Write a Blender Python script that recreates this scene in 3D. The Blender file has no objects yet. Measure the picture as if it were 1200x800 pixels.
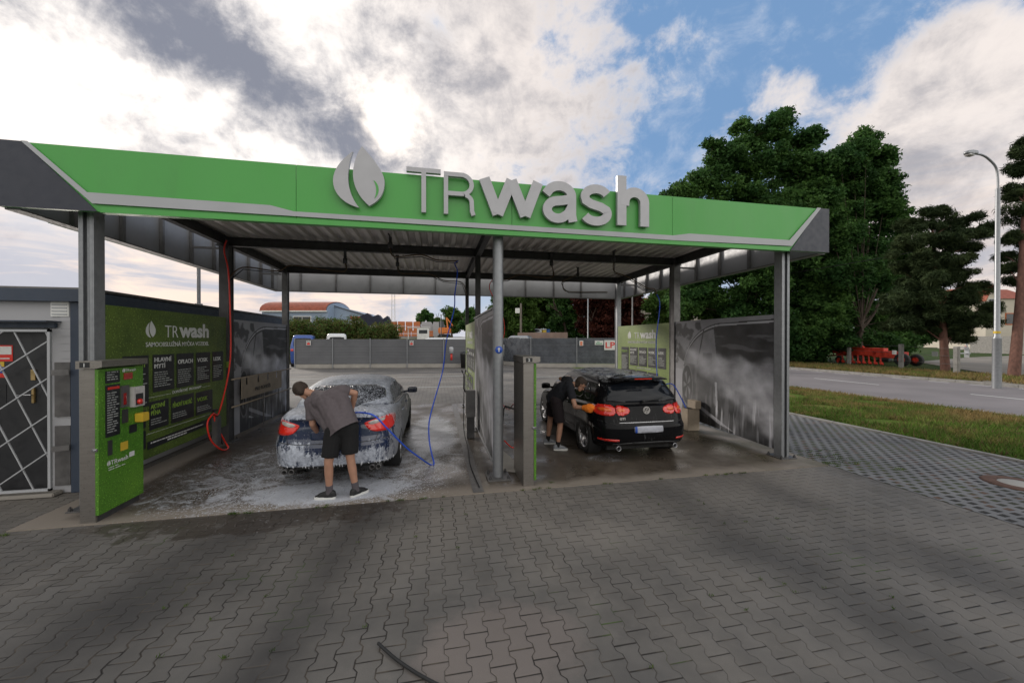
import bpy, bmesh, math, random
import numpy as np
from mathutils import Vector, Matrix, noise
from mathutils.bvhtree import BVHTree
random.seed(7); rng = np.random.default_rng(7)
SC = bpy.context.scene; COL = SC.collection
PI = math.pi; sin = math.sin; cos = math.cos; rad = math.radians
# ---------------------------------------------------------------- surveying helpers (camera station of the photograph)
FOC = 441.8; YAW = rad(11.40); PIT = rad(-.242); CAM = (-.905, -5.54, 2.05)
def ray(px, py):
    a = (px-600)/FOC; b = -(py-400)/FOC
    Z = cos(PIT)-b*sin(PIT); Y = b*cos(PIT)+sin(PIT)
    return (a*cos(YAW)+Z*sin(YAW), -a*sin(YAW)+Z*cos(YAW), Y)
def G(px, py, z=0.0):
    r = ray(px, py); t = (z-CAM[2])/r[2]
    return Vector((CAM[0]+r[0]*t, CAM[1]+r[1]*t, z))
def D(px, py, d):
    r = ray(px, py); Z = r[0]*sin(YAW)+r[1]*cos(YAW); t = d/Z
    return Vector(tuple(CAM[i]+r[i]*t for i in range(3)))
def PV(px, py, V):
    r = ray(px, py); t = (V-CAM[1])/r[1]
    return Vector(tuple(CAM[i]+r[i]*t for i in range(3)))
# ---------------------------------------------------------------- node helper
class NT:
    def __init__(s, tree): s.t = tree; s.n = tree.nodes; s.l = tree.links
    def node(s, kind, **kw):
        n = s.n.new(kind)
        for k, v in kw.items(): setattr(n, k, v)
        return n
    def put(s, sock, v):
        if hasattr(v, 'links'): s.l.new(v, sock)
        elif v is not None:
            if hasattr(sock.default_value, '__len__') and not hasattr(v, '__len__'): v = (v,)*len(sock.default_value)
            if hasattr(sock.default_value, '__len__') and len(sock.default_value) == 4 and len(v) == 3: v = (*v, 1)
            sock.default_value = v
    def m(s, op, a, b=None, c=None):
        n = s.node('ShaderNodeMath', operation=op); s.put(n.inputs[0], a)
        if b is not None: s.put(n.inputs[1], b)
        if c is not None: s.put(n.inputs[2], c)
        return n.outputs[0]
    def vm(s, op, a, b=None):
        n = s.node('ShaderNodeVectorMath', operation=op); s.put(n.inputs[0], a)
        if b is not None: s.put(n.inputs[1], b)
        return n.outputs['Value'] if op in ('LENGTH', 'DISTANCE', 'DOT_PRODUCT') else n.outputs[0]
    def mix(s, f, a, b, mode='MIX'):
        n = s.node('ShaderNodeMix', data_type='RGBA', blend_type=mode)
        s.put(n.inputs[0], f); s.put(n.inputs[6], a); s.put(n.inputs[7], b); return n.outputs[2]
    def mr(s, v, a, b, c=0., d=1., smooth=False):
        n = s.node('ShaderNodeMapRange'); n.clamp = True
        if smooth: n.interpolation_type = 'SMOOTHSTEP'
        for i, x in enumerate((v, a, b, c, d)): s.put(n.inputs[i], x)
        return n.outputs[0]
    def noise(s, vec, scale, detail=4, rough=.55, dist=0.):
        n = s.node('ShaderNodeTexNoise'); s.put(n.inputs['Vector'], vec); s.put(n.inputs['Scale'], scale)
        s.put(n.inputs['Detail'], detail); s.put(n.inputs['Roughness'], rough); s.put(n.inputs['Distortion'], dist)
        return n.outputs[0]
    def voro(s, vec, scale, feature='F1', out=0, rnd=1.):
        n = s.node('ShaderNodeTexVoronoi', feature=feature); s.put(n.inputs['Vector'], vec); s.put(n.inputs['Scale'], scale)
        s.put(n.inputs['Randomness'], rnd); return n.outputs[out]
    def xyz(s, v):
        n = s.node('ShaderNodeSeparateXYZ'); s.put(n.inputs[0], v); return n.outputs
    def comb(s, x, y, z=0.):
        n = s.node('ShaderNodeCombineXYZ')
        for i, q in enumerate((x, y, z)): s.put(n.inputs[i], q)
        return n.outputs[0]
    def mapv(s, v, scale=(1, 1, 1), loc=(0, 0, 0), rot=(0, 0, 0)):
        n = s.node('ShaderNodeMapping'); s.put(n.inputs[0], v)
        n.inputs[1].default_value = loc; n.inputs[2].default_value = rot; n.inputs[3].default_value = scale
        return n.outputs[0]
    def bump(s, h, strength=.3, dist=.01):
        n = s.node('ShaderNodeBump'); s.put(n.inputs['Height'], h); s.put(n.inputs['Strength'], strength); s.put(n.inputs['Distance'], dist)
        return n.outputs[0]
MATS = {}
def newmat(name):
    m = bpy.data.materials.new(name); m.use_nodes = True; t = NT(m.node_tree)
    b = m.node_tree.nodes['Principled BSDF']; MATS[name] = m
    return m, t, b
def world_pos(t): return t.node('ShaderNodeNewGeometry').outputs['Position']
def obj_pos(t): return t.node('ShaderNodeTexCoord').outputs['Object']
def pm(name, col, rough=.5, metal=0., var=.12, vscale=3., bump=0., bscale=40., coat=0., stretch=None, dirt=0., rvar=.1, spec=None, trans=0.):
    """plain surface with gentle colour, gloss and relief variation"""
    m, t, b = newmat(name); P = obj_pos(t)
    if stretch: P = t.mapv(P, stretch)
    n = t.noise(P, vscale, 5); c1 = tuple(max(0, c*(1-var)) for c in col); c2 = tuple(min(1, c*(1+var)) for c in col)
    c = t.mix(t.mr(n, .3, .7), c1, c2)
    if dirt:
        d = t.noise(P, vscale*2.7, 8, .7)
        c = t.mix(t.mr(d, .52, .75, 0, dirt), c, (.05, .042, .033))
    t.put(b.inputs['Base Color'], c); b.inputs['Metallic'].default_value = metal
    t.put(b.inputs['Roughness'], t.mr(t.noise(P, vscale*4, 3), .3, .7, max(.02, rough-rvar), min(1, rough+rvar)))
    if coat: b.inputs['Coat Weight'].default_value = coat; b.inputs['Coat Roughness'].default_value = .04
    if spec is not None: b.inputs['Specular IOR Level'].default_value = spec
    if trans: b.inputs['Transmission Weight'].default_value = trans
    if bump: t.put(b.inputs['Normal'], t.bump(t.noise(P, bscale, 4), bump, .004))
    return m
# ---------------------------------------------------------------- mesh builder
def R3(rz=0, rx=0, ry=0): return Matrix.Rotation(rz, 3, 'Z') @ Matrix.Rotation(ry, 3, 'Y') @ Matrix.Rotation(rx, 3, 'X')
def _txt(s, size, extrude, offset, align, shear=0, space=1.):
    cu = bpy.data.curves.new('t', 'FONT'); cu.body = s; cu.size = size; cu.extrude = extrude; cu.offset = offset
    cu.align_x = align; cu.resolution_u = 4; cu.shear = shear; cu.space_character = space
    ob = bpy.data.objects.new('t', cu); COL.objects.link(ob)
    dg = bpy.context.evaluated_depsgraph_get(); me = bpy.data.meshes.new_from_object(ob.evaluated_get(dg))
    vs = [v.co.copy() for v in me.vertices]; fs = [tuple(p.vertices) for p in me.polygons]
    bpy.data.objects.remove(ob); bpy.data.curves.remove(cu); bpy.data.meshes.remove(me)
    return vs, fs
class MB:
    def __init__(s): s.v = []; s.f = []; s.mi = []; s.sm = []; s.k = 0
    def mat(s, k): s.k = k; return s
    def add(s, vs, fs, smooth=False):
        o = len(s.v); s.v += [tuple(v) for v in vs]
        for f in fs: s.f.append(tuple(i+o for i in f)); s.mi.append(s.k); s.sm.append(smooth)
        return s
    def box(s, x0, x1, y0, y1, z0, z1, ch=0.):
        if ch:
            b = bmesh.new(); bmesh.ops.create_cube(b, size=1)
            for v in b.verts: v.co = Vector(((x0+x1)/2+v.co.x*(x1-x0), (y0+y1)/2+v.co.y*(y1-y0), (z0+z1)/2+v.co.z*(z1-z0)))
            bmesh.ops.bevel(b, geom=b.edges[:], offset=ch, segments=2, affect='EDGES')
            b.verts.index_update(); s.add([v.co for v in b.verts], [[v.index for v in f.verts] for f in b.faces]); b.free(); return s
        v = [(x, y, z) for z in (z0, z1) for y in (y0, y1) for x in (x0, x1)]
        return s.add(v, [(0, 2, 3, 1), (4, 5, 7, 6), (0, 1, 5, 4), (2, 6, 7, 3), (0, 4, 6, 2), (1, 3, 7, 5)])
    def obox(s, c, size, M):
        h = [q/2 for q in size]
        v = [Vector(c)+M@Vector((x*h[0], y*h[1], z*h[2])) for z in (-1, 1) for y in (-1, 1) for x in (-1, 1)]
        return s.add(v, [(0, 2, 3, 1), (4, 5, 7, 6), (0, 1, 5, 4), (2, 6, 7, 3), (0, 4, 6, 2), (1, 3, 7, 5)])
    def bar(s, a, b, w, h=None, up=(0, 0, 1)):
        a = Vector(a); b = Vector(b); d = b-a; L = d.length; d.normalize(); h = h or w
        u = Vector(up); sx = d.cross(u)
        if sx.length < 1e-4: sx = d.cross(Vector((1, 0, 0)))
        sx.normalize(); uz = sx.cross(d)
        M = Matrix((sx, d, uz)).transposed()
        return s.obox((a+b)/2, (w, L, h), M)
    def tube(s, pts, r, n=8, cap=True, smooth=True):
        pts = [Vector(p) for p in pts]; N = len(pts); rs = r if hasattr(r, '__len__') else [r]*N
        T = [(pts[min(i+1, N-1)]-pts[max(i-1, 0)]).normalized() for i in range(N)]
        q = T[0].cross(Vector((0, 0, 1)));
        if q.length < .05: q = T[0].cross(Vector((1, 0, 0)))
        q.normalize(); vs = []
        for i in range(N):
            q = (q-T[i]*q.dot(T[i])).normalized(); w = T[i].cross(q)
            for k in range(n):
                a = 2*PI*k/n; vs.append(pts[i]+(q*cos(a)+w*sin(a))*rs[i])
        fs = [(i*n+k, i*n+(k+1) % n, (i+1)*n+(k+1) % n, (i+1)*n+k) for i in range(N-1) for k in range(n)]
        s.add(vs, fs, smooth)
        if cap:
            o = len(s.v)-N*n
            for f in (tuple(range(n))[::-1], tuple(range((N-1)*n, N*n))): s.f.append(tuple(i+o for i in f)); s.mi.append(s.k); s.sm.append(False)
        return s
    def lathe(s, prof, c=(0, 0, 0), M=None, n=24, smooth=True):
        M = M or Matrix.Identity(3); c = Vector(c); vs = []
        for r, z in prof:
            for k in range(n): a = 2*PI*k/n; vs.append(c+M@Vector((r*cos(a), r*sin(a), z)))
        m = len(prof)
        return s.add(vs, [(i*n+k, i*n+(k+1) % n, (i+1)*n+(k+1) % n, (i+1)*n+k) for i in range(m-1) for k in range(n)], smooth)
    def prism(s, poly, o, ex, ey, ez, t):
        """2-D polygon in the frame ex, ey at o, pushed t along ez"""
        o = Vector(o); ex = Vector(ex); ey = Vector(ey); ez = Vector(ez)
        n = len(poly); A = [o+ex*p[0]+ey*p[1] for p in poly]; B = [a+ez*t for a in A]
        b = bmesh.new(); vv = [b.verts.new(p) for p in A+B]
        b.faces.new(vv[:n][::-1]); b.faces.new(vv[n:])
        for i in range(n): b.faces.new((vv[i], vv[(i+1) % n], vv[n+(i+1) % n], vv[n+i]))
        b.normal_update(); bmesh.ops.triangulate(b, faces=[f for f in b.faces if len(f.verts) > 4], ngon_method='EAR_CLIP'); b.verts.index_update()
        s.add([v.co for v in b.verts], [[v.index for v in f.verts] for f in b.faces]); b.free(); return s
    def text(s, body, size, o, ex, ey, t=.002, offset=0., align='LEFT', stretch=1., shear=0, space=1.):
        ex = Vector(ex); ey = Vector(ey); ez = ex.cross(ey); o = Vector(o)
        vs, fs = _txt(body, size, t/2, offset, align, shear, space)
        return s.add([o+ex*(v.x*stretch)+ey*v.y+ez*(v.z+t/2) for v in vs], fs)
    def fit(s, body, o, ex, ey, x0, x1, y0, y1, t=.003, offset=0.):
        """text stretched to fill a box of its plane"""
        ex = Vector(ex); ey = Vector(ey); ez = ex.cross(ey); o = Vector(o); vs, fs = _txt(body, 1., .5, offset, 'LEFT')
        ax = min(v.x for v in vs); bx = max(v.x for v in vs); ay = min(v.y for v in vs); by = max(v.y for v in vs)
        return s.add([o+ex*(x0+(v.x-ax)/(bx-ax)*(x1-x0))+ey*(y0+(v.y-ay)/(by-ay)*(y1-y0))+ez*(v.z+.5)*t for v in vs], fs)
    def build(s, name, mat, parent=None, world=True, bevel=0.):
        me = bpy.data.meshes.new(name); V = s.v
        if world and parent is not None:
            o = ORG.get(parent.name, (0, 0, 0)); V = [(v[0]-o[0], v[1]-o[1], v[2]-o[2]) for v in V]
        me.from_pydata(V, [], s.f); ms = mat if isinstance(mat, (list, tuple)) else [mat]
        for m in ms: me.materials.append(MATS[m] if isinstance(m, str) else m)
        me.polygons.foreach_set('material_index', s.mi); me.polygons.foreach_set('use_smooth', s.sm); me.update()
        ob = bpy.data.objects.new(name, me); COL.objects.link(ob)
        if parent is not None:
            ob.parent = parent; ORG[ob.name] = ORG.get(parent.name, (0, 0, 0)) if world else (0, 0, 0)
        if bevel:
            q = ob.modifiers.new('bevel', 'BEVEL'); q.width = bevel; q.segments = 2; q.limit_method = 'ANGLE'
        return ob
ORG = {}
def tag(o, label=None, cat=None, group=None, kind=None):
    if label: o['label'] = label
    if cat: o['category'] = cat
    if group: o['group'] = group
    if kind: o['kind'] = kind
    return o
def thing(name, label, cat, loc=(0, 0, 0), rotz=0, group=None):
    o = bpy.data.objects.new(name, None); COL.objects.link(o); o.location = loc; o.rotation_euler = (0, 0, rotz)
    o.empty_display_size = .1; ORG[o.name] = tuple(loc); return tag(o, label, cat, group)
def struct(mb, name, mat): return tag(mb.build(name, mat), kind='structure')
def dup(root, loc, rotz=0, label=None, scale=None):
    kids = {}
    for o in bpy.data.objects:
        if o.parent: kids.setdefault(o.parent.name, []).append(o)
    def rec(o, par):
        c = o.copy(); COL.objects.link(c); c.parent = par
        for k in kids.get(o.name, []): rec(k, c)
        return c
    r = rec(root, None); r.location = loc; r.rotation_euler = (0, 0, rotz)
    if scale: r.scale = (scale,)*3
    if label: r['label'] = label
    return r
def spline(pts, n=8):
    P = [Vector(p) for p in pts]; out = []
    for i in range(len(P)-1):
        a = P[max(i-1, 0)]; b = P[i]; c = P[i+1]; d = P[min(i+2, len(P)-1)]
        for k in range(n):
            t = k/n; out.append(.5*((2*b)+(c-a)*t+(2*a-5*b+4*c-d)*t*t+(3*b-a-3*c+d)*t**3))
    out.append(P[-1]); return out
def chaikin(poly, k=2):
    for _ in range(k):
        q = []
        for i in range(len(poly)):
            a = poly[i]; b = poly[(i+1) % len(poly)]
            q += [(a[0]*.75+b[0]*.25, a[1]*.75+b[1]*.25), (a[0]*.25+b[0]*.75, a[1]*.25+b[1]*.75)]
        poly = q
    return poly
X, Y, Z = Vector((1, 0, 0)), Vector((0, 1, 0)), Vector((0, 0, 1))
# ================================================================ materials
pm('galvanised steel', (.27, .28, .295), .45, .6, .10, 14, .1, 60)
pm('weathered steel', (.17, .165, .165), .5, .7, .2, 8, .1, 60, dirt=.25)
pm('dark steel', (.08, .078, .08), .55, .5, .2, 6, .1, 50)
pm('stainless', (.30, .28, .26), .36, .85, .08, 6, .08, 80, stretch=(1, 1, 8))
pm('anthracite paint', (.028, .032, .048), .45, 0, .06, 3)
pm('green sheet', (.075, .36, .068), .38, 0, .06, .8, .05, 7, stretch=(1, 1, .35), dirt=.10)
pm('fascia grey', (.40, .41, .43), .42, 0, .05, 3)
pm('fascia inner', (.30, .30, .31), .5, .35, .1, 1.5, dirt=.15)
pm('roof sheet', (.62, .58, .55), .45, .35, .18, 1.2, .1, 30, stretch=(1, .25, 1), dirt=.25)
pm('sign aluminium', (.42, .42, .44), .45, .2, .05, 4)
pm('cladding', (.42, .42, .44), .5, 0, .05, 2)
pm('slate paint', (.04, .055, .085), .5, 0, .08, 3)
pm('door black', (.02, .021, .024), .4, 0, .1, 4)
pm('brass', (.45, .33, .16), .35, .9)
pm('white paint', (.74, .74, .72), .5)
pm('white matt', (.62, .62, .60), .7)
pm('panel black', (.014, .015, .017), .4)
pm('print white', (.62, .63, .62), .6)
pm('print grey', (.38, .40, .38), .6)
pm('print lime', (.22, .36, .05), .6)
pm('red paint', (.55, .03, .02), .4, 0, .15, 6)
pm('machine red', (.62, .05, .025), .5, 0, .25, 5, dirt=.35)
pm('red hose', (.75, .035, .02), .38)
pm('blue hose', (.02, .09, .62), .35)
pm('rubber', (.015, .015, .015), .7)
pm('tyre', (.02, .02, .02), .75, bump=.3, bscale=60)
pm('yellow plastic', (.62, .42, .04), .45)
pm('orange mitt', (.85, .22, .02), .9, 0, .15, 30, .6, 90)
pm('blue plastic', (.02, .10, .45), .3)
pm('sign blue', (.015, .07, .38), .4)
pm('sign red', (.62, .03, .02), .45)
pm('sign green', (.03, .25, .1), .45)
pm('concrete', (.27, .25, .225), .85, 0, .15, 2, .3, 40, dirt=.3)
pm('concrete pale', (.34, .32, .29), .85, 0, .12, 2, .3, 40, dirt=.2)
pm('kerb stone', (.25, .24, .225), .85, 0, .2, 5, .3, 40, dirt=.3)
pm('bark', (.075, .055, .042), .9, 0, .35, 9, .8, 14, stretch=(1, 1, .25))
pm('pine bark', (.13, .062, .045), .9, 0, .35, 9, .8, 12, stretch=(1, 1, .3))
pm('wood grey', (.13, .11, .09), .85, 0, .3, 9, .4, 30, stretch=(1, 1, .2))
pm('board beige', (.30, .245, .185), .75, 0, .12, 5, dirt=.25)
pm('dark print', (.03, .03, .03), .6)
pm('brown pipe', (.13, .085, .05), .45, .6, .2, 10)
pm('brick', (.40, .13, .055), .85, 0, .2, 3)
pm('brick load', (.50, .17, .07), .85, 0, .2, 8)
pm('roof tile', (.30, .085, .05), .8, 0, .25, 2)
pm('roof tile orange', (.52, .15, .05), .8, 0, .25, 2)
pm('blue cladding', (.27, .34, .44), .6, 0, .08, .6)
pm('plaster', (.55, .50, .42), .85, 0, .08, .5)
pm('window dark', (.02, .025, .03), .12, 0, .1, 3)
pm('net blue black', (.012, .016, .035), .7)
pm('tarpaulin', (.028, .030, .042), .7)
pm('chrome', (.55, .55, .57), .12, 1, .02)
pm('silver alloy', (.42, .42, .44), .28, .9, .05)
pm('alloy dark', (.05, .05, .055), .25, .7)
pm('glass dark', (.008, .010, .014), .06, 0, .1, 2, coat=.1, spec=.25)
pm('lens red', (.62, .02, .012), .08, 0, .15, 18, coat=1)
pm('lens red dark', (.30, .01, .008), .08, 0, .1, 18, coat=1)
pm('lens orange', (.75, .13, .02), .1, 0, .1, 18, coat=1)
pm('lens clear', (.5, .48, .46), .08, 0, .1, 20, coat=1)
pm('black paint', (.005, .005, .006), .16, 0, .1, 2, coat=.12, rvar=.05, spec=.14)
pm('black trim', (.012, .012, .013), .45)
pm('skin', (.40, .215, .145), .55, 0, .1, 14, .1, 90)
pm('hair', (.035, .022, .015), .75, 0, .4, 90, .9, 160)
pm('tee grey', (.105, .088, .095), .95, 0, .08, 30, .4, 220)
pm('tee navy', (.010, .011, .016), .95, 0, .1, 30, .4, 220)
pm('cloth black', (.006, .006, .007), .95, 0, .1, 30, .4, 220)
pm('cloth maroon black', (.012, .007, .009), .95, 0, .1, 30, .4, 220)
pm('sock grey', (.085, .075, .085), .95, 0, .1, 40, .4, 220)
pm('shoe black', (.01, .01, .011), .6, 0, .3, 30)
pm('shoe grey', (.21, .22, .24), .8, 0, .2, 40)
pm('sole white', (.6, .6, .58), .6)
pm('foam', (.74, .76, .80), .55, 0, .06, 30, .8, 60)
pm('plate blur', (.36, .37, .42), .3)
pm('manhole rust', (.12, .065, .045), .8, .3, .3, 20, .5, 60)
pm('vehicle white', (.66, .67, .68), .3, 0, .04, 3, coat=.5)
pm('vehicle blue', (.02, .07, .30), .3, coat=.5)
pm('vehicle silver', (.33, .34, .35), .3, .5, coat=.5)
pm('bin yellow', (.6, .42, .05), .5); pm('bin blue', (.02, .10, .35), .5)
pm('orange lamp', (.7, .2, .03), .4)
pm('concrete wall brown', (.24, .17, .14), .9, 0, .2, 2, dirt=.2)
pm('dry soil', (.13, .10, .07), .95, 0, .25, 2, .5, 20)
def droplet(name, dark, light, scale=55):
    m, t, b = newmat(name); P = obj_pos(t)
    big = t.noise(P, 1.6, 3); v = t.voro(t.vm('ADD', P, t.mapv(t.noise(P, 6, 2), (.02,)*3)), scale)
    c = t.mix(t.mr(big, .3, .7), dark, light)
    drop = t.mr(v, .12, .42, 1, 0)
    c = t.mix(t.m('MULTIPLY', drop, .36), c, tuple(min(1, x*2.1+.03) for x in light))
    edge = t.m('SUBTRACT', t.mr(v, .30, .42), t.mr(v, .42, .55))
    c = t.mix(t.m('MULTIPLY', edge, .55), c, tuple(x*.3 for x in dark))
    t.put(b.inputs['Base Color'], c); b.inputs['Roughness'].default_value = .45
    return m
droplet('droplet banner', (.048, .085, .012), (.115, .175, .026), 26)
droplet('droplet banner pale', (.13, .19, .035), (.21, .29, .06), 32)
droplet('droplet panel', (.05, .17, .012), (.11, .26, .022), 34)
def leafmat(name, a, b_, scale=.35, tr=.12, dry=None):
    m, t, b = newmat(name); P = world_pos(t)
    c = t.mix(t.mr(t.noise(P, scale, 4, .6), .35, .68), a, b_)
    c = t.mix(t.mr(t.noise(P, 2.4, 2), .35, .7), c, tuple(x*.6 for x in a))
    if dry: c = t.mix(t.mr(t.m('ADD', t.noise(P, .8, 6, .7, 1.), t.mr(t.xyz(P)[0], 10.5, 13.5, -.06, .10)), .50, .62, 0, .9), c, dry)
    t.put(b.inputs['Base Color'], c); b.inputs['Roughness'].default_value = .75
    b.inputs['Specular IOR Level'].default_value = .2
    tr_ = t.node('ShaderNodeBsdfTranslucent'); t.put(tr_.inputs[0], c); mx = t.node('ShaderNodeMixShader'); mx.inputs[0].default_value = tr
    t.l.new(b.outputs[0], mx.inputs[1]); t.l.new(tr_.outputs[0], mx.inputs[2])
    t.l.new(mx.outputs[0], t.n['Material Output'].inputs[0])
leafmat('leaf dark', (.034, .10, .026), (.14, .27, .06), tr=.38)
leafmat('leaf mid', (.06, .13, .025), (.13, .22, .045), tr=.35)
leafmat('leaf maroon', (.05, .014, .010), (.12, .032, .018), tr=.25)
leafmat('needle', (.04, .068, .026), (.10, .135, .05), tr=.25)
leafmat('reed', (.10, .11, .03), (.20, .17, .06), 1.2, .3)
leafmat('weed', (.06, .115, .022), (.15, .20, .045), .5, .3)
leafmat('grass blade', (.085, .16, .022), (.20, .28, .055), .5, .3, (.28, .19, .08))
leafmat('dry grass', (.16, .12, .05), (.22, .18, .08), .5, .3)
# ================================================================ ground materials
def paving_mat():
    m, t, b = newmat('interlocking paving'); P = world_pos(t); x, y, _ = t.xyz(P)
    wob = t.m('MULTIPLY', t.m('SUBTRACT', t.noise(P, 5, 2), .5), .006); x = t.m('ADD', x, wob); y = t.m('ADD', y, wob)
    tri = t.m('ABSOLUTE', t.m('SUBTRACT', t.m('FLOORED_MODULO', t.m('DIVIDE', y, .2), 1.), .5))      # .5 at y=0 .. 0 at y=.1
    T = t.m('MULTIPLY', t.mr(tri, .17, .33, 1, -1), .0135)
    u = t.m('FLOORED_MODULO', t.m('SUBTRACT', x, T), .28)
    half = t.m('SUBTRACT', .14, t.m('MULTIPLY', T, 2.))
    odd = t.m('GREATER_THAN', u, half)
    d1 = t.m('MINIMUM', u, t.m('SUBTRACT', .28, u)); d2 = t.m('ABSOLUTE', t.m('SUBTRACT', u, half))
    yo = t.m('SUBTRACT', y, t.m('MULTIPLY', odd, .1)); ym = t.m('FLOORED_MODULO', yo, .2)
    d3 = t.m('MINIMUM', ym, t.m('SUBTRACT', .2, ym))
    dv = t.m('MINIMUM', d1, d2)
    wv = t.m('MULTIPLY', t.mr(t.noise(P, .9, 3), .42, .66, .0016, .0062), t.mr(x, -.4, 1.4, 1., .25)); wh = t.mr(t.noise(t.vm('ADD', P, (31, 7, 0)), .9, 3), .40, .66, .0022, .0055)
    jv = t.mr(t.m('SUBTRACT', dv, wv), -.0008, .0022, 1, 0); jh = t.mr(t.m('SUBTRACT', d3, wh), -.0008, .0022, 1, 0)
    j = t.m('MAXIMUM', jv, jh)
    cx = t.m('ADD', t.m('MULTIPLY', t.m('FLOOR', t.m('DIVIDE', t.m('SUBTRACT', x, T), .28)), 2.), odd)
    cy = t.m('FLOOR', t.m('DIVIDE', yo, .2))
    wn = t.node('ShaderNodeTexWhiteNoise', noise_dimensions='2D'); t.put(wn.inputs[0], t.comb(cx, cy, 0)); rnd = wn.outputs[0]
    base = t.mix(rnd, (.108, .099, .089), (.140, .130, .119))
    base = t.mix(t.mr(t.noise(P, .35, 6, .62), .42, .62), base, (.20, .180, .158)); base = t.mix(t.mr(t.noise(t.vm('ADD', P, (9, 4, 0)), .55, 6, .62), .50, .66, 0, .6), base, (.062, .058, .055)); base = t.mix(t.mr(t.noise(t.vm('ADD', P, (19, 4, 0)), 4., 6, .7), .58, .70, 0, .35), base, (.20, .18, .16))
    px_ = t.m('DIVIDE', t.m('SUBTRACT', x, -.48), .62); py_ = t.m('DIVIDE', t.m('SUBTRACT', y, -3.05), .5)
    spot = t.mr(t.m('ADD', t.m('ADD', t.m('MULTIPLY', px_, px_), t.m('MULTIPLY', py_, py_)), t.m('MULTIPLY', t.m('SUBTRACT', t.noise(P, 2.5, 6, .7), .5), 1.6)), .35, 1.15, .75, 0, True)
    base = t.mix(spot, base, (.21, .175, .155))
    # tyre grime: dark tracks running out of each bay, following the wheels
    def track(cx_, w, y0, drift):
        xx = t.m('SUBTRACT', x, t.m('ADD', cx_, t.m('MULTIPLY', y, drift)))
        g = t.m('POWER', 2.718, t.m('MULTIPLY', t.m('MULTIPLY', xx, xx), -1./(w*w)))
        return t.m('MULTIPLY', g, t.mr(t.noise(P, 1.1, 5), .3, .6, .35, 1.))
    tr = t.m('ADD', t.m('ADD', track(-2.75, .5, 0, .22), track(-1.65, .3, 0, .1)), t.m('ADD', track(1.9, .38, 0, -.12), track(3.5, .45, 0, -.1)))
    tr = t.m('MULTIPLY', t.m('MINIMUM', tr, 1.), t.mr(y, 1., -.5, 0, 1))
    base = t.mix(t.m('MULTIPLY', tr, t.mr(x, -1.2, 1., .88, .6)), base, (.038, .035, .034))
    spk = t.noise(P, 260, 2); base = t.mix(t.mr(spk, .35, .7, 0, .28), base, (.035, .032, .03))
    # wet run-off in front of bay one
    dx = t.m('DIVIDE', t.m('SUBTRACT', x, -2.9), 1.9); dy = t.m('DIVIDE', t.m('SUBTRACT', y, -.45), .62)
    rr = t.m('ADD', t.m('MULTIPLY', dx, dx), t.m('MULTIPLY', dy, dy))
    wet = t.mr(t.m('ADD', rr, t.m('MULTIPLY', t.m('SUBTRACT', t.noise(P, 3.5, 4), .5), 2.6)), .75, .95, 1, 0)
    base = t.mix(t.m('MULTIPLY', wet, .6), base, (.035, .026, .018))
    foam = t.mr(t.noise(P, 22, 7, .75), .60, .66); fm = t.m('MULTIPLY', foam, t.m('MULTIPLY', wet, .45)); base = t.mix(fm, base, (.5, .5, .52))
    moss = t.m('MULTIPLY', j, t.mr(t.noise(P, 1.3, 4), .60, .68)); jc = t.mix(moss, t.mix(t.mr(t.noise(P, 6, 4), .45, .62), (.018, .014, .011), (.075, .06, .045)), (.05, .085, .015))
    pale = t.m('MULTIPLY', j, 0)
    c = t.mix(j, base, jc)
    t.put(b.inputs['Base Color'], c)
    t.put(b.inputs['Roughness'], t.m('SUBTRACT', t.mr(t.noise(P, 3, 3), .3, .7, .72, .9), t.m('MULTIPLY', wet, .42)))
    edge = t.mr(t.m('MINIMUM', dv, d3), 0, .012); h = t.m('ADD', t.m('MULTIPLY', edge, 1.), t.m('ADD', t.m('MULTIPLY', rnd, .25), t.m('MULTIPLY', spk, .12)))
    t.put(b.inputs['Normal'], t.bump(h, .55, .006))
paving_mat()
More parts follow.
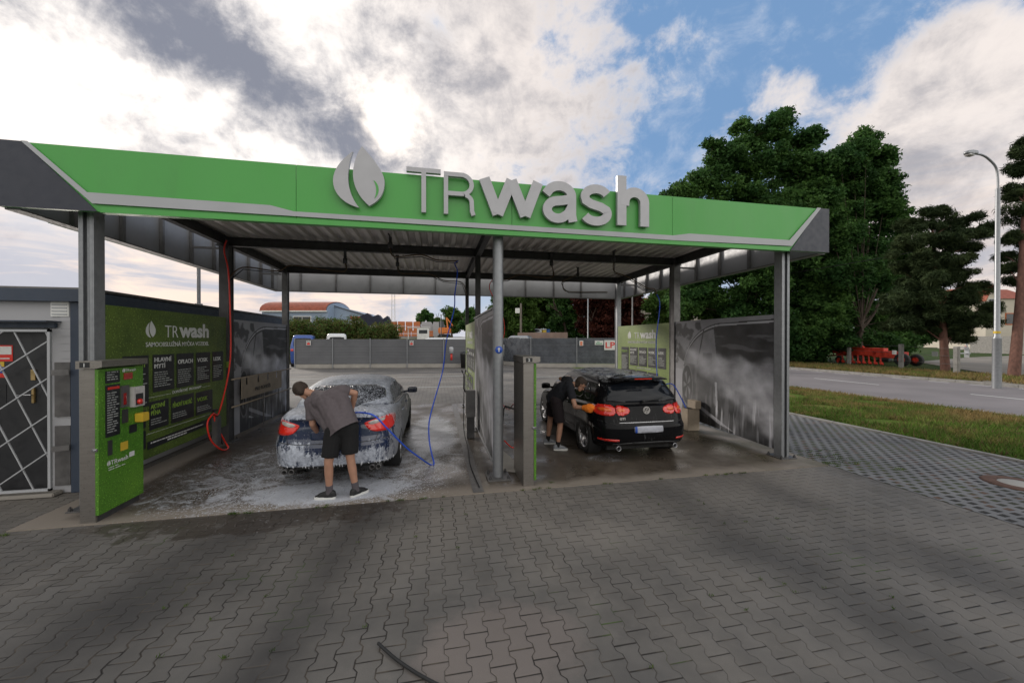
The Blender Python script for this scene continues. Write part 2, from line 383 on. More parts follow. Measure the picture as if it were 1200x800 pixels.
def slab_mat():
    m, t, b = newmat('wet concrete slab'); P = world_pos(t); x, y, _ = t.xyz(P)
    base = t.mix(t.mr(t.noise(P, .8, 7, .65), .35, .65), (.055, .043, .033), (.115, .095, .075))
    base = t.mix(t.mr(t.noise(P, 7, 6, .7), .45, .7, 0, .7), base, (.04, .031, .024))
    dry = t.m('MAXIMUM', t.mr(t.m('ADD', y, t.m('MULTIPLY', t.noise(P, 1.5, 4), .45)), .05, -.2), t.m('MAXIMUM', t.mr(x, -4.9, -5.1), t.mr(t.m('ADD', x, t.m('MULTIPLY', t.noise(P, 1.5, 4), .5)), 4.9, 5.3)))
    base = t.mix(t.m('MULTIPLY', dry, .8), base, (.25, .215, .18))
    green = t.m('MULTIPLY', t.mr(x, 3.9, 4.8), t.mr(t.noise(P, 2, 4), .4, .6)); base = t.mix(t.m('MULTIPLY', green, .5), base, (.05, .05, .018))
    # foam lying round the first car and behind it
    def ell(cx_, cy_, a, c_): 
        dx = t.m('DIVIDE', t.m('SUBTRACT', x, cx_), a); dy = t.m('DIVIDE', t.m('SUBTRACT', y, cy_), c_)
        return t.m('ADD', t.m('MULTIPLY', dx, dx), t.m('MULTIPLY', dy, dy))
    bay = t.mr(ell(-2.6, 1.0, 3.1, 2.8), .10, 1.0, 1, 0, True)
    near = t.mr(ell(-2.3, -.05, 1.45, .55), .2, 1.1, 1, 0, True); side = t.mr(ell(-1.0, 2.9, .75, 2.6), .1, 1., 1, 0, True)
    den = t.m('MAXIMUM', t.m('MULTIPLY', bay, .62), t.m('MAXIMUM', near, t.m('MULTIPLY', side, .95)))
    golf = t.mr(ell(2.0, .55, .55, .35), .2, 1.0, 1, 0, True); den = t.m('MAXIMUM', den, t.m('MULTIPLY', golf, .45))
    sw = t.noise(P, 2.2, 5, .6, 2.5); fine = t.noise(P, 34, 8, .8)
    film = t.mr(t.m('ADD', t.m('MULTIPLY', den, .9), t.m('MULTIPLY', t.m('SUBTRACT', sw, .5), 1.9)), .36, .95, 0, .82, True)
    spots = t.mr(t.m('ADD', fine, t.m('MULTIPLY', den, .20)), .64, .68)
    spots = t.m('MULTIPLY', spots, t.mr(den, .05, .35))
    f = t.m('MAXIMUM', film, t.m('MULTIPLY', spots, .8)); f = t.m('MULTIPLY', f, t.mr(fine, .3, .55, .55, 1.))
    base = t.mix(f, base, (.56, .59, .66))
    t.put(b.inputs['Base Color'], base)
    wet = t.m('MULTIPLY', t.m('SUBTRACT', 1, dry), t.mr(t.noise(P, 1.2, 4), .3, .6))
    t.put(b.inputs['Roughness'], t.mr(wet, 0, 1, .75, .22))
    t.put(b.inputs['Normal'], t.bump(t.m('ADD', t.noise(P, 60, 4), t.m('MULTIPLY', f, .8)), .25, .006))
slab_mat()
def lattice_mat():
    m, t, b = newmat('grass paver lattice'); P = world_pos(t); x, y, _ = t.xyz(P)
    row = t.m('FLOOR', t.m('DIVIDE', y, .105)); st = t.m('MULTIPLY', t.m('FLOORED_MODULO', row, 2.), .10)
    u = t.m('ABSOLUTE', t.m('SUBTRACT', t.m('FLOORED_MODULO', t.m('ADD', x, st), .2), .1)); v = t.m('ABSOLUTE', t.m('SUBTRACT', t.m('FLOORED_MODULO', y, .105), .0525))
    hole = t.m('MULTIPLY', t.mr(u, .046, .054, 1, 0), t.mr(v, .030, .037, 1, 0))
    con = t.mix(t.mr(t.noise(P, .8, 6), .35, .65), (.125, .125, .13), (.20, .198, .20))
    con = t.mix(t.mr(t.noise(P, 120, 2), .4, .7, 0, .3), con, (.08, .078, .075))
    fill = t.mix(t.mr(t.noise(P, 1.1, 4), .42, .62), (.018, .016, .014), (.05, .06, .018)); fill = t.mix(t.mr(t.noise(P, 4., 3), .55, .62), fill, (.10, .055, .035))
    t.put(b.inputs['Base Color'], t.mix(hole, con, fill)); b.inputs['Roughness'].default_value = .9
    t.put(b.inputs['Normal'], t.bump(t.m('SUBTRACT', t.noise(P, 60, 3), t.m('MULTIPLY', hole, 3)), .6, .01))
lattice_mat()
def asphalt_mat(name, a, b_, lane=False):
    m, t, b = newmat(name); P = world_pos(t)
    c = t.mix(t.mr(t.noise(P, .5, 6), .35, .65), a, b_); c = t.mix(t.mr(t.noise(P, 150, 2), .4, .7, 0, .35), c, tuple(q*.5 for q in a))
    t.put(b.inputs['Base Color'], c); b.inputs['Roughness'].default_value = .8
    t.put(b.inputs['Normal'], t.bump(t.noise(P, 150, 3), .3, .005))
asphalt_mat('asphalt', (.17, .155, .16), (.22, .20, .205)); asphalt_mat('gravel path', (.17, .15, .12), (.24, .21, .175))
def turf_mat(name, a, b_, c3):
    m, t, b = newmat(name); P = world_pos(t)
    c = t.mix(t.mr(t.noise(P, .5, 6, .7), .4, .6), a, b_); c = t.mix(t.mr(t.noise(P, 1.1, 6, .7, 1.), .54, .64), c, c3)
    c = t.mix(t.mr(t.noise(P, 30, 5, .8), .35, .7, 0, .6), c, tuple(q*.35 for q in a))
    t.put(b.inputs['Base Color'], c); b.inputs['Roughness'].default_value = .95; b.inputs['Specular IOR Level'].default_value = .1
    t.put(b.inputs['Normal'], t.bump(t.noise(P, 40, 6, .8), 1., .04))
turf_mat('turf', (.085, .15, .022), (.15, .21, .04), (.24, .165, .07)); turf_mat('field', (.035, .07, .018), (.06, .09, .025), (.12, .10, .05))
turf_mat('bank earth', (.075, .08, .03), (.12, .10, .05), (.15, .09, .04))
# ================================================================ ground
def sheet(name, mat, pts, z, n=1):
    b = MB(); b.add([(p[0], p[1], z) for p in pts], [tuple(range(len(pts)))]); return struct(b, name, mat)
sheet('ground', 'field', [(-900, -300), (900, -300), (900, 1200), (-900, 1200)], -.02)
sheet('paved_yard', 'interlocking paving', [(-40, -14), (5.45, -14), (8.8, -9), (8.8, 29), (-40, 29)], -.008)
sheet('grass_pavers', 'grass paver lattice', [(5.42, -4.2), (8.8, -5.0), (8.8, 20), (5.42, 12)], -.003)
b = MB(); b.box(-5.42, 5.4, -.52, 6.75, -.15, .004); struct(b, 'wash_bay_slab', 'wet concrete slab')
sheet('drain_channel', 'weathered steel', [(-.42, -.5), (-.27, -.5), (-.27, 6.6), (-.42, 6.6)], .008)
sheet('yard_grating', 'dark steel', [(-11, 18.3), (4, 18.3), (4, 18.8), (-11, 18.8)], -.004)
sheet('verge', 'turf', [(8.8, -14), (14.2, -14), (14.2, 60), (8.8, 60)], .012)
sheet('road', 'asphalt', [(14.2, -60), (23.6, -60), (23.6, 160), (14.2, 160)], 0)
sheet('roadside_path', 'gravel path', [(23.6, -60), (25.3, -60), (25.3, 160), (23.6, 160)], .02)
b = MB()
for yy in np.arange(-40, 120, 6.): b.add([(18.85, yy, .004), (18.97, yy, .004), (18.97, yy+3, .004), (18.85, yy+3, .004)], [(0, 1, 2, 3)])
for yy in np.arange(-40, 140, 1.5):
    b.add([(23.1, yy, .004), (23.22, yy, .004), (23.22, yy+.8, .004), (23.1, yy+.8, .004)], [(0, 1, 2, 3)])
    b.add([(14.5, yy, .004), (14.6, yy, .004), (14.6, yy+.8, .004), (14.5, yy+.8, .004)], [(0, 1, 2, 3)])
struct(b, 'road_markings', 'white matt')
b = MB()
for (x0, x1, yy) in ((-9, -4.3, 16.0), (-3.0, .9, 16.0), (-2.0, 1.0, 11.2), (3.2, 9, 14.6), (-8.6, -6, 12.4)):
    b.add([(x0, yy, -.004), (x1, yy, -.004), (x1, yy+.12, -.004), (x0, yy+.12, -.004)], [(0, 1, 2, 3)])
struct(b, 'bay_markings', 'print grey')
b = MB()
for i in range(26): b.box(8.68, 8.80, -5+i*1.0+.004, -4+i*1.0-.004, -.05, .03, .008)
struct(b, 'verge_kerb', 'kerb stone')
b = MB()
for i in range(60): b.box(14.12, 14.27, -20+i*1.0+.004, -19+i*1.0-.004, -.05, .05, .008); 
for i in range(60): b.box(23.55, 23.7, -20+i*1.0+.004, -19+i*1.0-.004, -.05, .12, .008)
struct(b, 'road_kerb', 'kerb stone')
b = MB()   # the drive that leaves the road beyond the right-hand pine
dp = [(25.3, 10.3), (27.5, 10.0), (31, 10.8), (38, 15.5), (60, 22), (60, 26), (44, 22), (37.5, 19), (33.5, 14.2), (31, 12.2), (25.3, 11.6)]
dp = [(25.3, 5.5), (31, 9.6), (38, 12), (60, 18), (90, 26), (90, 33), (60, 27), (43, 21.5), (36.5, 15.5), (32, 11.2), (25.3, 8.0)]
b.add([(p[0], p[1], .012) for p in dp], [tuple(range(len(dp)))]); struct(b, 'driveway', 'gravel path')
# raised land behind the yard fence
NX, NY = 60, 26; vs = []; 
for j in range(NY+1):
    for i in range(NX+1):
        xx = -110+ i*(140)/NX; yy = 27.5+ (j/NY)**1.6*190
        h = min(1, max(0, (yy-(29 if xx < 3 else 30))/13)); h = h*h*(3-2*h)*2.35
        e = min(1, max(0, (24-xx)/6)); h *= e
        vs.append((xx, yy, h-.03+noise.noise(Vector((xx*.13, yy*.13, 0)))*.22*min(1, h)))
b = MB(); b.add(vs, [(j*(NX+1)+i, j*(NX+1)+i+1, (j+1)*(NX+1)+i+1, (j+1)*(NX+1)+i) for j in range(NY) for i in range(NX)], True)
struct(b, 'raised_land', 'bank earth')
# grass blades (uncountable)
def blades(name, mats, pts, h0, h1, w=.006):
    n = len(pts); a = rng.uniform(0, 2*PI, n); hh = rng.uniform(h0, h1, n); ln = rng.normal(0, .45, (n, 2))*hh[:, None]
    V = np.zeros((n, 3, 3)); ww = w*(.7+.6*rng.random(n))
    V[:, 0, :2] = pts[:, :2]+np.stack([np.cos(a), np.sin(a)], 1)*ww[:, None]; V[:, 1, :2] = pts[:, :2]-np.stack([np.cos(a), np.sin(a)], 1)*ww[:, None]
    V[:, 0, 2] = V[:, 1, 2] = pts[:, 2]; V[:, 2, :2] = pts[:, :2]+ln; V[:, 2, 2] = pts[:, 2]+hh
    me = bpy.data.meshes.new(name); me.from_pydata(V.reshape(-1, 3).tolist(), [], np.arange(3*n).reshape(-1, 3).tolist())
    for q in mats: me.materials.append(MATS[q])
    me.polygons.foreach_set('material_index', (rng.random(n) < .22).astype(int)*(len(mats)-1)); me.update()
    ob = bpy.data.objects.new(name, me); COL.objects.link(ob); ob['kind'] = 'stuff'; return ob
def patchpts(n, x0, x1, y0, y1, z, thr=-.1, sc=.8):
    out = []
    P = np.stack([rng.uniform(x0, x1, n), rng.uniform(y0, y1, n)], 1)
    return np.array([(p[0], p[1], z) for p in P if noise.noise(Vector((p[0]*sc, p[1]*sc, 3))) > thr])
g1 = patchpts(60000, 8.85, 14.1, -3.5, 12, .01, -.28); tag(blades('verge_grass', ['grass blade', 'dry grass'], g1, .05, .15, .012), 'rough green and straw coloured grass on the roadside verge', 'grass')
g2 = patchpts(22000, 25.4, 31, 4, 30, .0, -.3); tag(blades('far_verge_grass', ['grass blade', 'dry grass'], g2, .08, .25, .02), 'long grass between the road and the post fence', 'grass')
# weeds in the joints along the slab edge and between the pavers
W = []
def tuft(cx_, cy_, n, r, z=.0):
    for _ in range(n): a = random.random()*2*PI; q = r*random.random()**.7; W.append((cx_+q*cos(a), cy_+q*sin(a)*.6, z))
for i in range(90):
    xx = random.uniform(-3.3, 4.9); 
    if noise.noise(Vector((xx*1.3, 5, 0))) > -.02: tuft(xx, -.545+random.gauss(0, .012), 26, .035)
for i in range(60):
    tuft(5.35+random.random()*.9, -.6+random.random()*.9, 12, .05)
tuft(5.5, -.45, 120, .13); tuft(5.9, -.55, 60, .1); tuft(6.3, -.9, 90, .11); tuft(-5.35, -.62, 60, .05); tuft(4.95, .12, 60, .06); tuft(.72, -.36, 60, .05)
for i in range(55):
    cx_ = round(random.uniform(-3, 3)/.14)*.14; cy_ = round(random.uniform(-3.4, -.8)/.1)*.1
    if noise.noise(Vector((cx_*.7, cy_*.7, 9))) > -.05: tuft(cx_, cy_, 9, .022)
tag(blades('joint_weeds', ['weed'], np.array(W), .008, .032, .003), 'small green weeds growing in the paving joints', 'weeds')
# foam heaps on the wet slab are stuff too
b = MB()
for i in range(1500):
    a = random.random()*2*PI; r = random.gauss(1, .16); px_ = -2.35+1.25*r*cos(a); py_ = .15+.75*r*sin(a)
    if py_ > 1.2 or py_ < -.48: continue
    s_ = random.uniform(.002, .007); h_ = s_*random.uniform(.25, .5); n = 7
    ring = [(px_+s_*cos(2*PI*k/n)*random.uniform(.7, 1.2), py_+s_*sin(2*PI*k/n)*random.uniform(.7, 1.2), .006) for k in range(n)]
    b.add(ring+[(px_, py_, .006+h_)], [(k, (k+1) % n, n) for k in range(n)], True)
tag(b.build('foam_on_slab', 'foam'), 'flecks of white soap foam lying on the wet slab round the first car', 'soap foam', kind='stuff')
# manhole
t = thing('manhole_cover', 'round rusty manhole cover with a pale concrete centre set in the grass pavers', 'manhole cover', (7.22, -1.72, 0))
MBm = MB(); MBm.lathe([(.2, .012), (.33, .014), (.36, .004), (.36, -.01)], (7.22, -1.72, 0), n=40); MBm.build('rim', 'manhole rust', t)
MBm = MB(); MBm.lathe([(.0, .011), (.19, .011), (.2, .006)], (7.22, -1.72, 0), n=40); MBm.build('lid', 'concrete pale', t)
# scrap of black cable on the paving
b = MB(); b.tube(spline([G(443, 753, .02), G(462, 770, .012), G(485, 786, .01), G(512, 801, .01), G(540, 812, .01)]), .010, 8)
tag(b.build('cable_piece', 'rubber'), 'curved piece of black rubber cable lying on the grey paving', 'cable')
# ================================================================ the wash shelter
S, D1, D2 = 5.03, 3.02, 6.06
can = thing('wash_shelter', 'open steel car wash shelter with green fascia and corrugated roof over two bays', 'car wash shelter', (0, 0, 0))
def hcol(x, y, z1, mat, w=.17, d=.2, t_=.012):
    b = MB(); b.box(x-w/2, x+w/2, y-d/2, y-d/2+t_, .02, z1); b.box(x-w/2, x+w/2, y+d/2-t_, y+d/2, .02, z1)
    b.box(x-t_/2, x+t_/2, y-d/2+t_+.001, y+d/2-t_-.001, .02, z1)
    b.box(x-w/2+.012, x-w/2+.05, y-d/2+t_+.001, y+d/2-t_-.001, .021, z1-.01)
    b.box(x+w/2-.05, x+w/2-.012, y-d/2+t_+.001, y+d/2-t_-.001, .021, z1-.01)
    c = b.build('column', mat, can)
    b = MB(); b.box(x-.16, x+.16, y-.16, y+.16, .005, .022, .003); p = b.build('base_plate', 'weathered steel', c)
    for sx in (-1, 1):
        for sy in (-1, 1):
            q = MB(); q.lathe([(.0, .07), (.01, .07), (.012, .05), (.02, .05), (.022, .03), (.022, .022)], (x+sx*.12, y+sy*.12, 0), n=6, smooth=False); q.build('bolt', 'dark steel', c)
    return c
def hcol_turned(x, y, z1, mat, w=.155, d=.155, t_=.014):
    """same section turned a quarter: the open channel looks to the front"""
    b = MB()
    for s_ in (-1, 1):
        b.box(*sorted((x+s_*w/2, x+s_*(w/2-t_))), y-d/2, y+d/2, .02, z1)
        b.box(*sorted((x+s_*(w/2-t_-.001), x+s_*(w/2-.045))), y-d/2, y-d/2+t_, .021, z1-.01); b.box(*sorted((x+s_*(w/2-t_-.001), x+s_*(w/2-.045))), y+d/2-t_, y+d/2, .021, z1-.01)
    b.box(x-w/2+t_+.001, x+w/2-t_-.001, y-.025, y-.012, .02, z1); b.box(x-.010, x+.010, y-.05, y-.026, .021, z1-.01)
    c = b.build('column', mat, can)
    b = MB(); b.box(x-.16, x+.16, y-.16, y+.16, .005, .022, .003); b.build('base_plate', 'weathered steel', c)
    for sx in (-1, 1):
        for sy in (-1, 1): q = MB(); q.lathe([(.0, .07), (.01, .07), (.012, .05), (.02, .05), (.022, .03), (.022, .022)], (x+sx*.13, y+sy*.13, 0), n=6, smooth=False); q.build('bolt', 'dark steel', c)
for x in (-S, S):
    hcol_turned(x, 0, 4.02, 'galvanised steel'); hcol(x, D1, 4.02, 'weathered steel' if x > 0 else 'dark steel'); hcol(x, D2, 4.02, 'galvanised steel' if x > 0 else 'weathered steel', .14, .15)
hcol(0.03, D1, 4.02, 'dark steel', .11, .13); hcol(.03, D2, 4.02, 'dark steel', .10, .11)
b = MB(); b.lathe([(.078, .03), (.078, 4.0)], n=32); c = b.build('column', 'galvanised steel', can)
b = MB(); b.box(-.17, .17, -.17, .17, .005, .03, .003); b.build('base_plate', 'weathered steel', c)
for sx in (-1, 1):
    for sy in (-1, 1):
        q = MB(); q.lathe([(.0, .08), (.01, .08), (.012, .055), (.022, .055), (.022, .03)], (sx*.13, sy*.13, 0), n=6, smooth=False); q.build('bolt', 'dark steel', c)
# roof sheet: trapezoidal ribs running front to back
b = MB(); xs = []; x = -5.28; 
while x < 5.28: xs += [(x, 4.17), (x+.11, 4.17), (x+.135, 4.108), (x+.215, 4.108), (x+.24, 4.17)]; x += .24
vs = []; ys = (-.16, 2.0, 4.2, 6.45)
for yy in ys: vs += [(p[0], yy, p[1]) for p in xs]
n = len(xs); b.add(vs, [(j*n+i, (j+1)*n+i, (j+1)*n+i+1, j*n+i+1) for j in range(len(ys)-1) for i in range(n-1) if abs(xs[i][0]-xs[i+1][0])+abs(xs[i][1]-xs[i+1][1]) > 1e-6])
o = b.build('roof_sheet', 'roof sheet', can); q = o.modifiers.new('t', 'SOLIDIFY'); q.thickness = .004; q.offset = 1
def ibeam(a, bb, h=.18, w=.11):
    m = MB(); A = Vector(a); B = Vector(bb)
    m.bar(A+Z*(h/2-.005), B+Z*(h/2-.005), w, .01); m.bar(A-Z*(h/2-.005), B-Z*(h/2-.005), w, .01); m.bar(A, B, .009, h-.022); return m.build('beam', 'dark steel', can)
for y in (.0, D1, D2): ibeam((-5.2, y, 4.02), (5.2, y, 4.02))
for x in (-S, 0.03, S):
    for y0, y1 in ((.06, D1-.06), (D1+.06, D2-.06)): ibeam((x, y0, 4.02), (x, y1, 4.02))
# fascia
FX, FY0, FY1, FB, FT = 5.70, -.25, 7.22, 3.55, 4.29
def ytop(x): return FT
joints = [-FX, -2.66, .16, 2.72, FX]
for i in range(4):
    b = MB(); b.box(joints[i]+.003, joints[i+1]-.003, FY0, FY0+.04, FB, FT); f = b.build('fascia_panel', 'green sheet', can)
for sgn in (-1, 1):
    b = MB(); cap = [(-FX*1, FB-.001), (-4.78, FB-.001), (-5.49, FT+.003), (-FX, FT+.003)] if sgn < 0 else [(FX, FB-.001), (FX, FT+.003), (5.52, FT+.003), (4.92, FB-.001)]
    b.prism(cap, (0, FY0-.003, 0), X, Z, Y, -.012); b.box(*((-FX-.012, -FX-.001) if sgn < 0 else (FX+.001, FX+.012)), FY0-.015, FY0+.5, FB-.001, FT+.003)
    tag(b.build('end_cap', 'anthracite paint', can), 'dark grey slanted end cap')
# the grey line: slanting at both ends, a step in its width at two joints
L = [(-5.49, FT+.004), (-5.43, FT+.004), (-4.87, 3.76), (-2.95, 3.745), (-2.68, 3.685), (2.72, 3.675), (3.01, 3.72), (4.89, 3.715), (5.46, FT+.004), (5.53, FT+.004), (4.94, 3.62), (2.72, 3.60), (-2.68, 3.625), (-4.82, 3.635)]
b = MB(); b.prism(L, (0, FY0-.018, 0), X, Z, Y, -.008); b.build('stripe', 'fascia grey', can)
b = MB(); b.box(-4.75, 4.9, FY0-.016, FY0-.002, FB-.012, FB+.05); b.box(-4.75, 4.9, FY0-.002, FY0+.07, FB-.012, FB-.002); b.build('lower_lip', 'green sheet', can)
b = MB()   # side and rear fascias: metal skin, ribs inside, green edge below
for sgn in (-1, 1): b.box(*sorted((sgn*FX, sgn*(FX-.03))), FY0+.045, FY1, FB, FT)
b.box(-FX+.035, FX-.035, FY1-.03, FY1, FB, FT); b.build('fascia_panel', 'fascia inner', can)
b = MB()
for sgn in (-1, 1): b.box(*sorted((sgn*(FX+.004), sgn*(FX-.14))), FY0+.05, FY1+.004, FB-.02, FB-.004)
b.box(-FX+.145, FX-.145, FY1-.14, FY1+.004, FB-.02, FB-.004); b.build('lower_rail', 'weathered steel', can)
b = MB()
for sgn in (-1, 1): b.box(*sorted((sgn*(FX+.006), sgn*(FX+.016))), FY0+.55, FY1+.016, FB-.024, FB+.06)
b.build('edge_trim', 'green sheet', can)
for sgn in (-1, 1):
    for yy in (.55, 1.35, 2.2, 3.02, 3.8, 4.6, 5.35, 6.06, 6.8):
        b = MB(); x0 = sgn*(FX-.035); x1 = sgn*(FX-.09); b.box(*sorted((x0, x1)), yy-.025, yy+.025, FB+.002, FT-.01)
        if yy in (3.02, 6.06, .55): b.box(*sorted((sgn*(FX-.095), sgn*5.14)), yy-.02, yy+.02, 3.86, 3.9)
        b.build('rib', 'weathered steel', can)
for xx in np.arange(-5.0, 5.2, 1.02):
    b = MB(); b.box(xx-.02, xx+.02, FY1-.09, FY1-.035, FB+.002, FT-.01); b.build('rib', 'weathered steel', can)
# drop emblem and letters standing on the fascia
def leaf_polys():
    def bez(p0, p1, p2, p3, n=14): return [tuple((1-t)**3*a+3*(1-t)**2*t*b_+3*(1-t)*t*t*c+t**3*d for a, b_, c, d in zip(p0, p1, p2, p3)) for t in [i/n for i in range(n)]]
    # right leaf: tip at top, pointed foot; unit height 1
    right = bez((.56, 1), (.78, .80), (1.0, .60), (1.0, .42))+bez((1.0, .42), (1.0, .18), (.85, .08), (.70, .0))+bez((.70, .0), (.42, .18), (.34, .45), (.40, .66))+bez((.40, .66), (.43, .82), (.50, .93), (.56, 1))
    slot = bez((.78, .44), (.90, .40), (.93, .22), (.80, .13))+bez((.80, .13), (.86, .24), (.84, .36), (.78, .44))
    left = bez((.38, .90), (.12, .72), (.0, .55), (.0, .38))+bez((.0, .38), (.0, .16), (.22, .0), (.50, -.04))+bez((.50, -.04), (.30, .16), (.26, .40), (.30, .60))+bez((.30, .60), (.32, .74), (.35, .84), (.38, .90))
    return left, right, slot
LF, RT, SL = leaf_polys()
def emblem(b, o, ex, ey, size, t_, ez=None):
    ez = Vector(ex).cross(Vector(ey)); 
    for P_ in (LF, RT): b.prism([(p[0]*size*.82, p[1]*size) for p in P_], o, ex, ey, ez, t_)
FYL = FY0-.03
e = MB(); emblem(e, (-2.2, FYL, 3.80), X, Z, .77, .05); e.build('drop_emblem', 'sign aluminium', can)
e = MB(); e.prism([(p[0]*.77*.82, p[1]*.77) for p in SL], (-2.2, FYL-.05, 3.80), X, Z, Y, -.004); e.build('drop_emblem_cutout', 'green sheet', can)
def strokes(b, polys, w, ox, oz, y0, t_):
    """letters from flat strokes; overlapping strokes differ 1 mm in depth"""
    for k, pl in enumerate(polys):
        closed = pl[0] == pl[-1]; P_ = [Vector((p[0], p[1])) for p in pl]; n = len(P_); Lh = []; Rh = []
        for i in range(n):
            if closed: a = P_[(i-1) % (n-1)]; c = P_[(i+1) % (n-1)]
            else: a = P_[max(i-1, 0)]; c = P_[min(i+1, n-1)]
            d1 = (P_[i]-a); d2 = (c-P_[i]); d1 = d1.normalized() if d1.length > 1e-6 else d2.normalized(); d2 = d2.normalized() if d2.length > 1e-6 else d1
            d = (d1+d2).normalized(); nrm = Vector((-d.y, d.x)); s_ = w/2/max(.5, nrm.dot(Vector((-d1.y, d1.x))))
            Lh.append(P_[i]+nrm*s_); Rh.append(P_[i]-nrm*s_)
        f = y0-t_-k*.0012; bk = y0
        vs = []
        for l, r in zip(Lh, Rh): vs += [(ox+l.x, f, oz+l.y), (ox+r.x, f, oz+r.y), (ox+r.x, bk, oz+r.y), (ox+l.x, bk, oz+l.y)]
        fs = []
        for i in range(n-1): a = i*4; c = a+4; fs += [(a, a+1, c+1, c), (a+1, a+2, c+2, c+1), (a+2, a+3, c+3, c+2), (a+3, a, c, c+3)]
        if not closed: fs += [(3, 2, 1, 0), ((n-1)*4, (n-1)*4+1, (n-1)*4+2, (n-1)*4+3)]
        b.add(vs, fs)
def arc(cx_, cy_, rx, ry, a0, a1, n=20): return [(cx_+rx*cos(rad(a0+(a1-a0)*i/n)), cy_+ry*sin(rad(a0+(a1-a0)*i/n))) for i in range(n+1)]
def letter(nm, polys, w, ox, t_=.055):
    b = MB(); strokes(b, polys, w, ox, 3.765, FYL+.008, t_); tag(b.build('sign_letter', 'sign aluminium', can), 'aluminium letter '+nm)
zb_ = 0.0
letter('T', [[(-.0, .565), (.45, .565)], [(.225, .60-.06), (.225, .0)]], .06, -1.29)
letter('R', [[(.03, 0), (.03, .54)], [(.0, .545), (.26, .545)]+arc(.24, .415, .14, .13, 90, -90)[1:]+[(.06, .285)], [(.27, .275)]+arc(.25, .18, .13, .10, 80, 0, 8)+[(.385, .06), (.405, 0)]], .058, -.80)
letter('w', [[(.045, .53), (.235, .04)], [(.235, .04), (.43, .53)], [(.43, .53), (.63, .04)], [(.63, .04), (.815, .53)]], .150, -.29)
letter('a', [[(.06, .38)]+arc(.265, .37, .185, .14, 155, 0, 14)+[(.45, .1), (.47, .0)], [(.44, .33), (.30, .30)]+arc(.235, .165, .155, .125, 100, 300, 16)+[(.40, .12), (.44, .20)]], .132, .585)
letter('s', [arc(.265, .385, .18, .125, 25, 180, 12)+[(.10, .33), (.18, .285), (.34, .245), (.425, .20)]+arc(.255, .155, .185, .12, 10, -155, 14)], .130, 1.155)
letter('h', [[(.065, 0), (.065, .74)], [(.11, .30)]+arc(.275, .35, .165, .155, 165, 0, 14)+[(.44, 0)]], .145, 1.76)
# ceiling booms with their pipework
def boom(label, pivot, elbow, path, mats=('brown pipe', 'dark steel')):
    t = thing('hose_boom', label, 'hose boom', pivot, group='swivelling hose booms under the roof'); p = Vector(pivot)
    b = MB(); b.lathe([(.0, .25), (.05, .25), (.05, .2), (.03, .19), (.03, .05), (.045, .04), (.045, -.06), (.0, -.06)], pivot, n=12); b.build('swivel', 'dark steel', t)
    b = MB(); b.tube(spline(path, 5), .013, 8); b.build('boom_pipe', 'brown pipe', t)
    b = MB(); b.tube([p+Vector((.0, 0, .02)), p+Vector((.03, 0, -.12))]+[Vector(q)-Z*.035+Y*.02 for q in path[1:]], .009, 6); b.build('feed_hose', 'rubber', t); return t
boom('hose boom reaching left under the roof of the first bay', (-2.78, 2.95, 3.72), None, [(-2.78, 2.95, 3.68), (-2.78, 2.95, 3.5), (-3.1, 2.95, 3.5), (-3.8, 2.95, 3.58), (-4.1, 3.0, 3.46), (-4.75, 3.05, 3.52), (-5.0, 3.0, 3.25)])
boom('hose boom carrying the hanging blue hose over the first bay', (-1.8, 2.35, 3.95), None, [(-1.8, 2.35, 3.9), (-1.72, 2.35, 3.72), (-1.2, 2.35, 3.78), (-.9, 2.4, 3.70), (-.45, 2.42, 3.70)])
boom('rearmost hose boom of the first bay reaching to the rear centre post', (-1.85, 4.3, 3.95), None, [(-1.85, 4.3, 3.9), (-1.75, 4.3, 3.72), (-1.1, 4.4, 3.75), (-.7, 4.6, 3.62), (-.2, 4.9, 3.62), (.0, 5.9, 3.4)])
boom('hose boom reaching left to the red hose over the second bay', (1.75, 2.95, 3.85), None, [(1.75, 2.95, 3.8), (1.8, 2.95, 3.55), (1.5, 2.95, 3.50), (1.0, 2.95, 3.55), (.7, 3.0, 3.44), (.36, 3.02, 3.42)])
boom('short hose boom with a red coupling near the middle of the second bay', (3.05, 4.6, 3.9), None, [(3.05, 4.6, 3.9), (2.55, 4.4, 3.68), (2.5, 4.3, 3.52), (2.75, 4.5, 3.40), (4.0, 4.7, 3.45)])
boom('hose boom carrying the blue hose over the right side of the second bay', (3.2, 2.7, 3.95), None, [(3.2, 2.7, 3.9), (3.22, 2.7, 3.66), (3.6, 2.75, 3.55), (4.1, 2.8, 3.32), (4.35, 2.85, 3.30), (4.45, 2.9, 3.18)])
b = MB(); b.tube(spline([(-.45, 2.42, 3.70), D(533, 309, 7.75), D(536, 317, 7.7), D(535, 330, 7.65), D(533, 345, 7.6), D(532, 363, 7.5), D(523, 400, 7.3), D(519, 433, 7.0), D(509, 469, 6.7), D(503, 494, 6.5), D(503, 515, 6.4), D(506, 532, 6.3), G(508.5, 543, .02), G(504, 544, .015), D(492, 536, 5.85), D(475.5, 523.5, 5.55), D(453, 501, 5.25), D(439.5, 487.5, 5.15), D(426, 483.5, 5.2), D(412, 484, 5.25), D(398, 490, 5.3)], 8), .012, 8)
tag(b.build('hanging_hose', 'blue hose'), 'blue hose hanging from the boom and trailing over the foamed car boot', 'hose')
b = MB(); b.tube(spline([(.36, 3.0, 3.42), (.30, 3.0, 3.2), D(589, 370, 8.7), D(590, 395, 8.7), (.35, 2.95, 1.9), (.16, 2.9, 1.2), D(593, 478, 8.0), D(602, 477, 6.6)+Z*.05, D(608, 490, 6.3), D(606, 520, 6.2), D(600, 524, 6.1), D(591, 516, 6.0)], 8), .0095, 8)
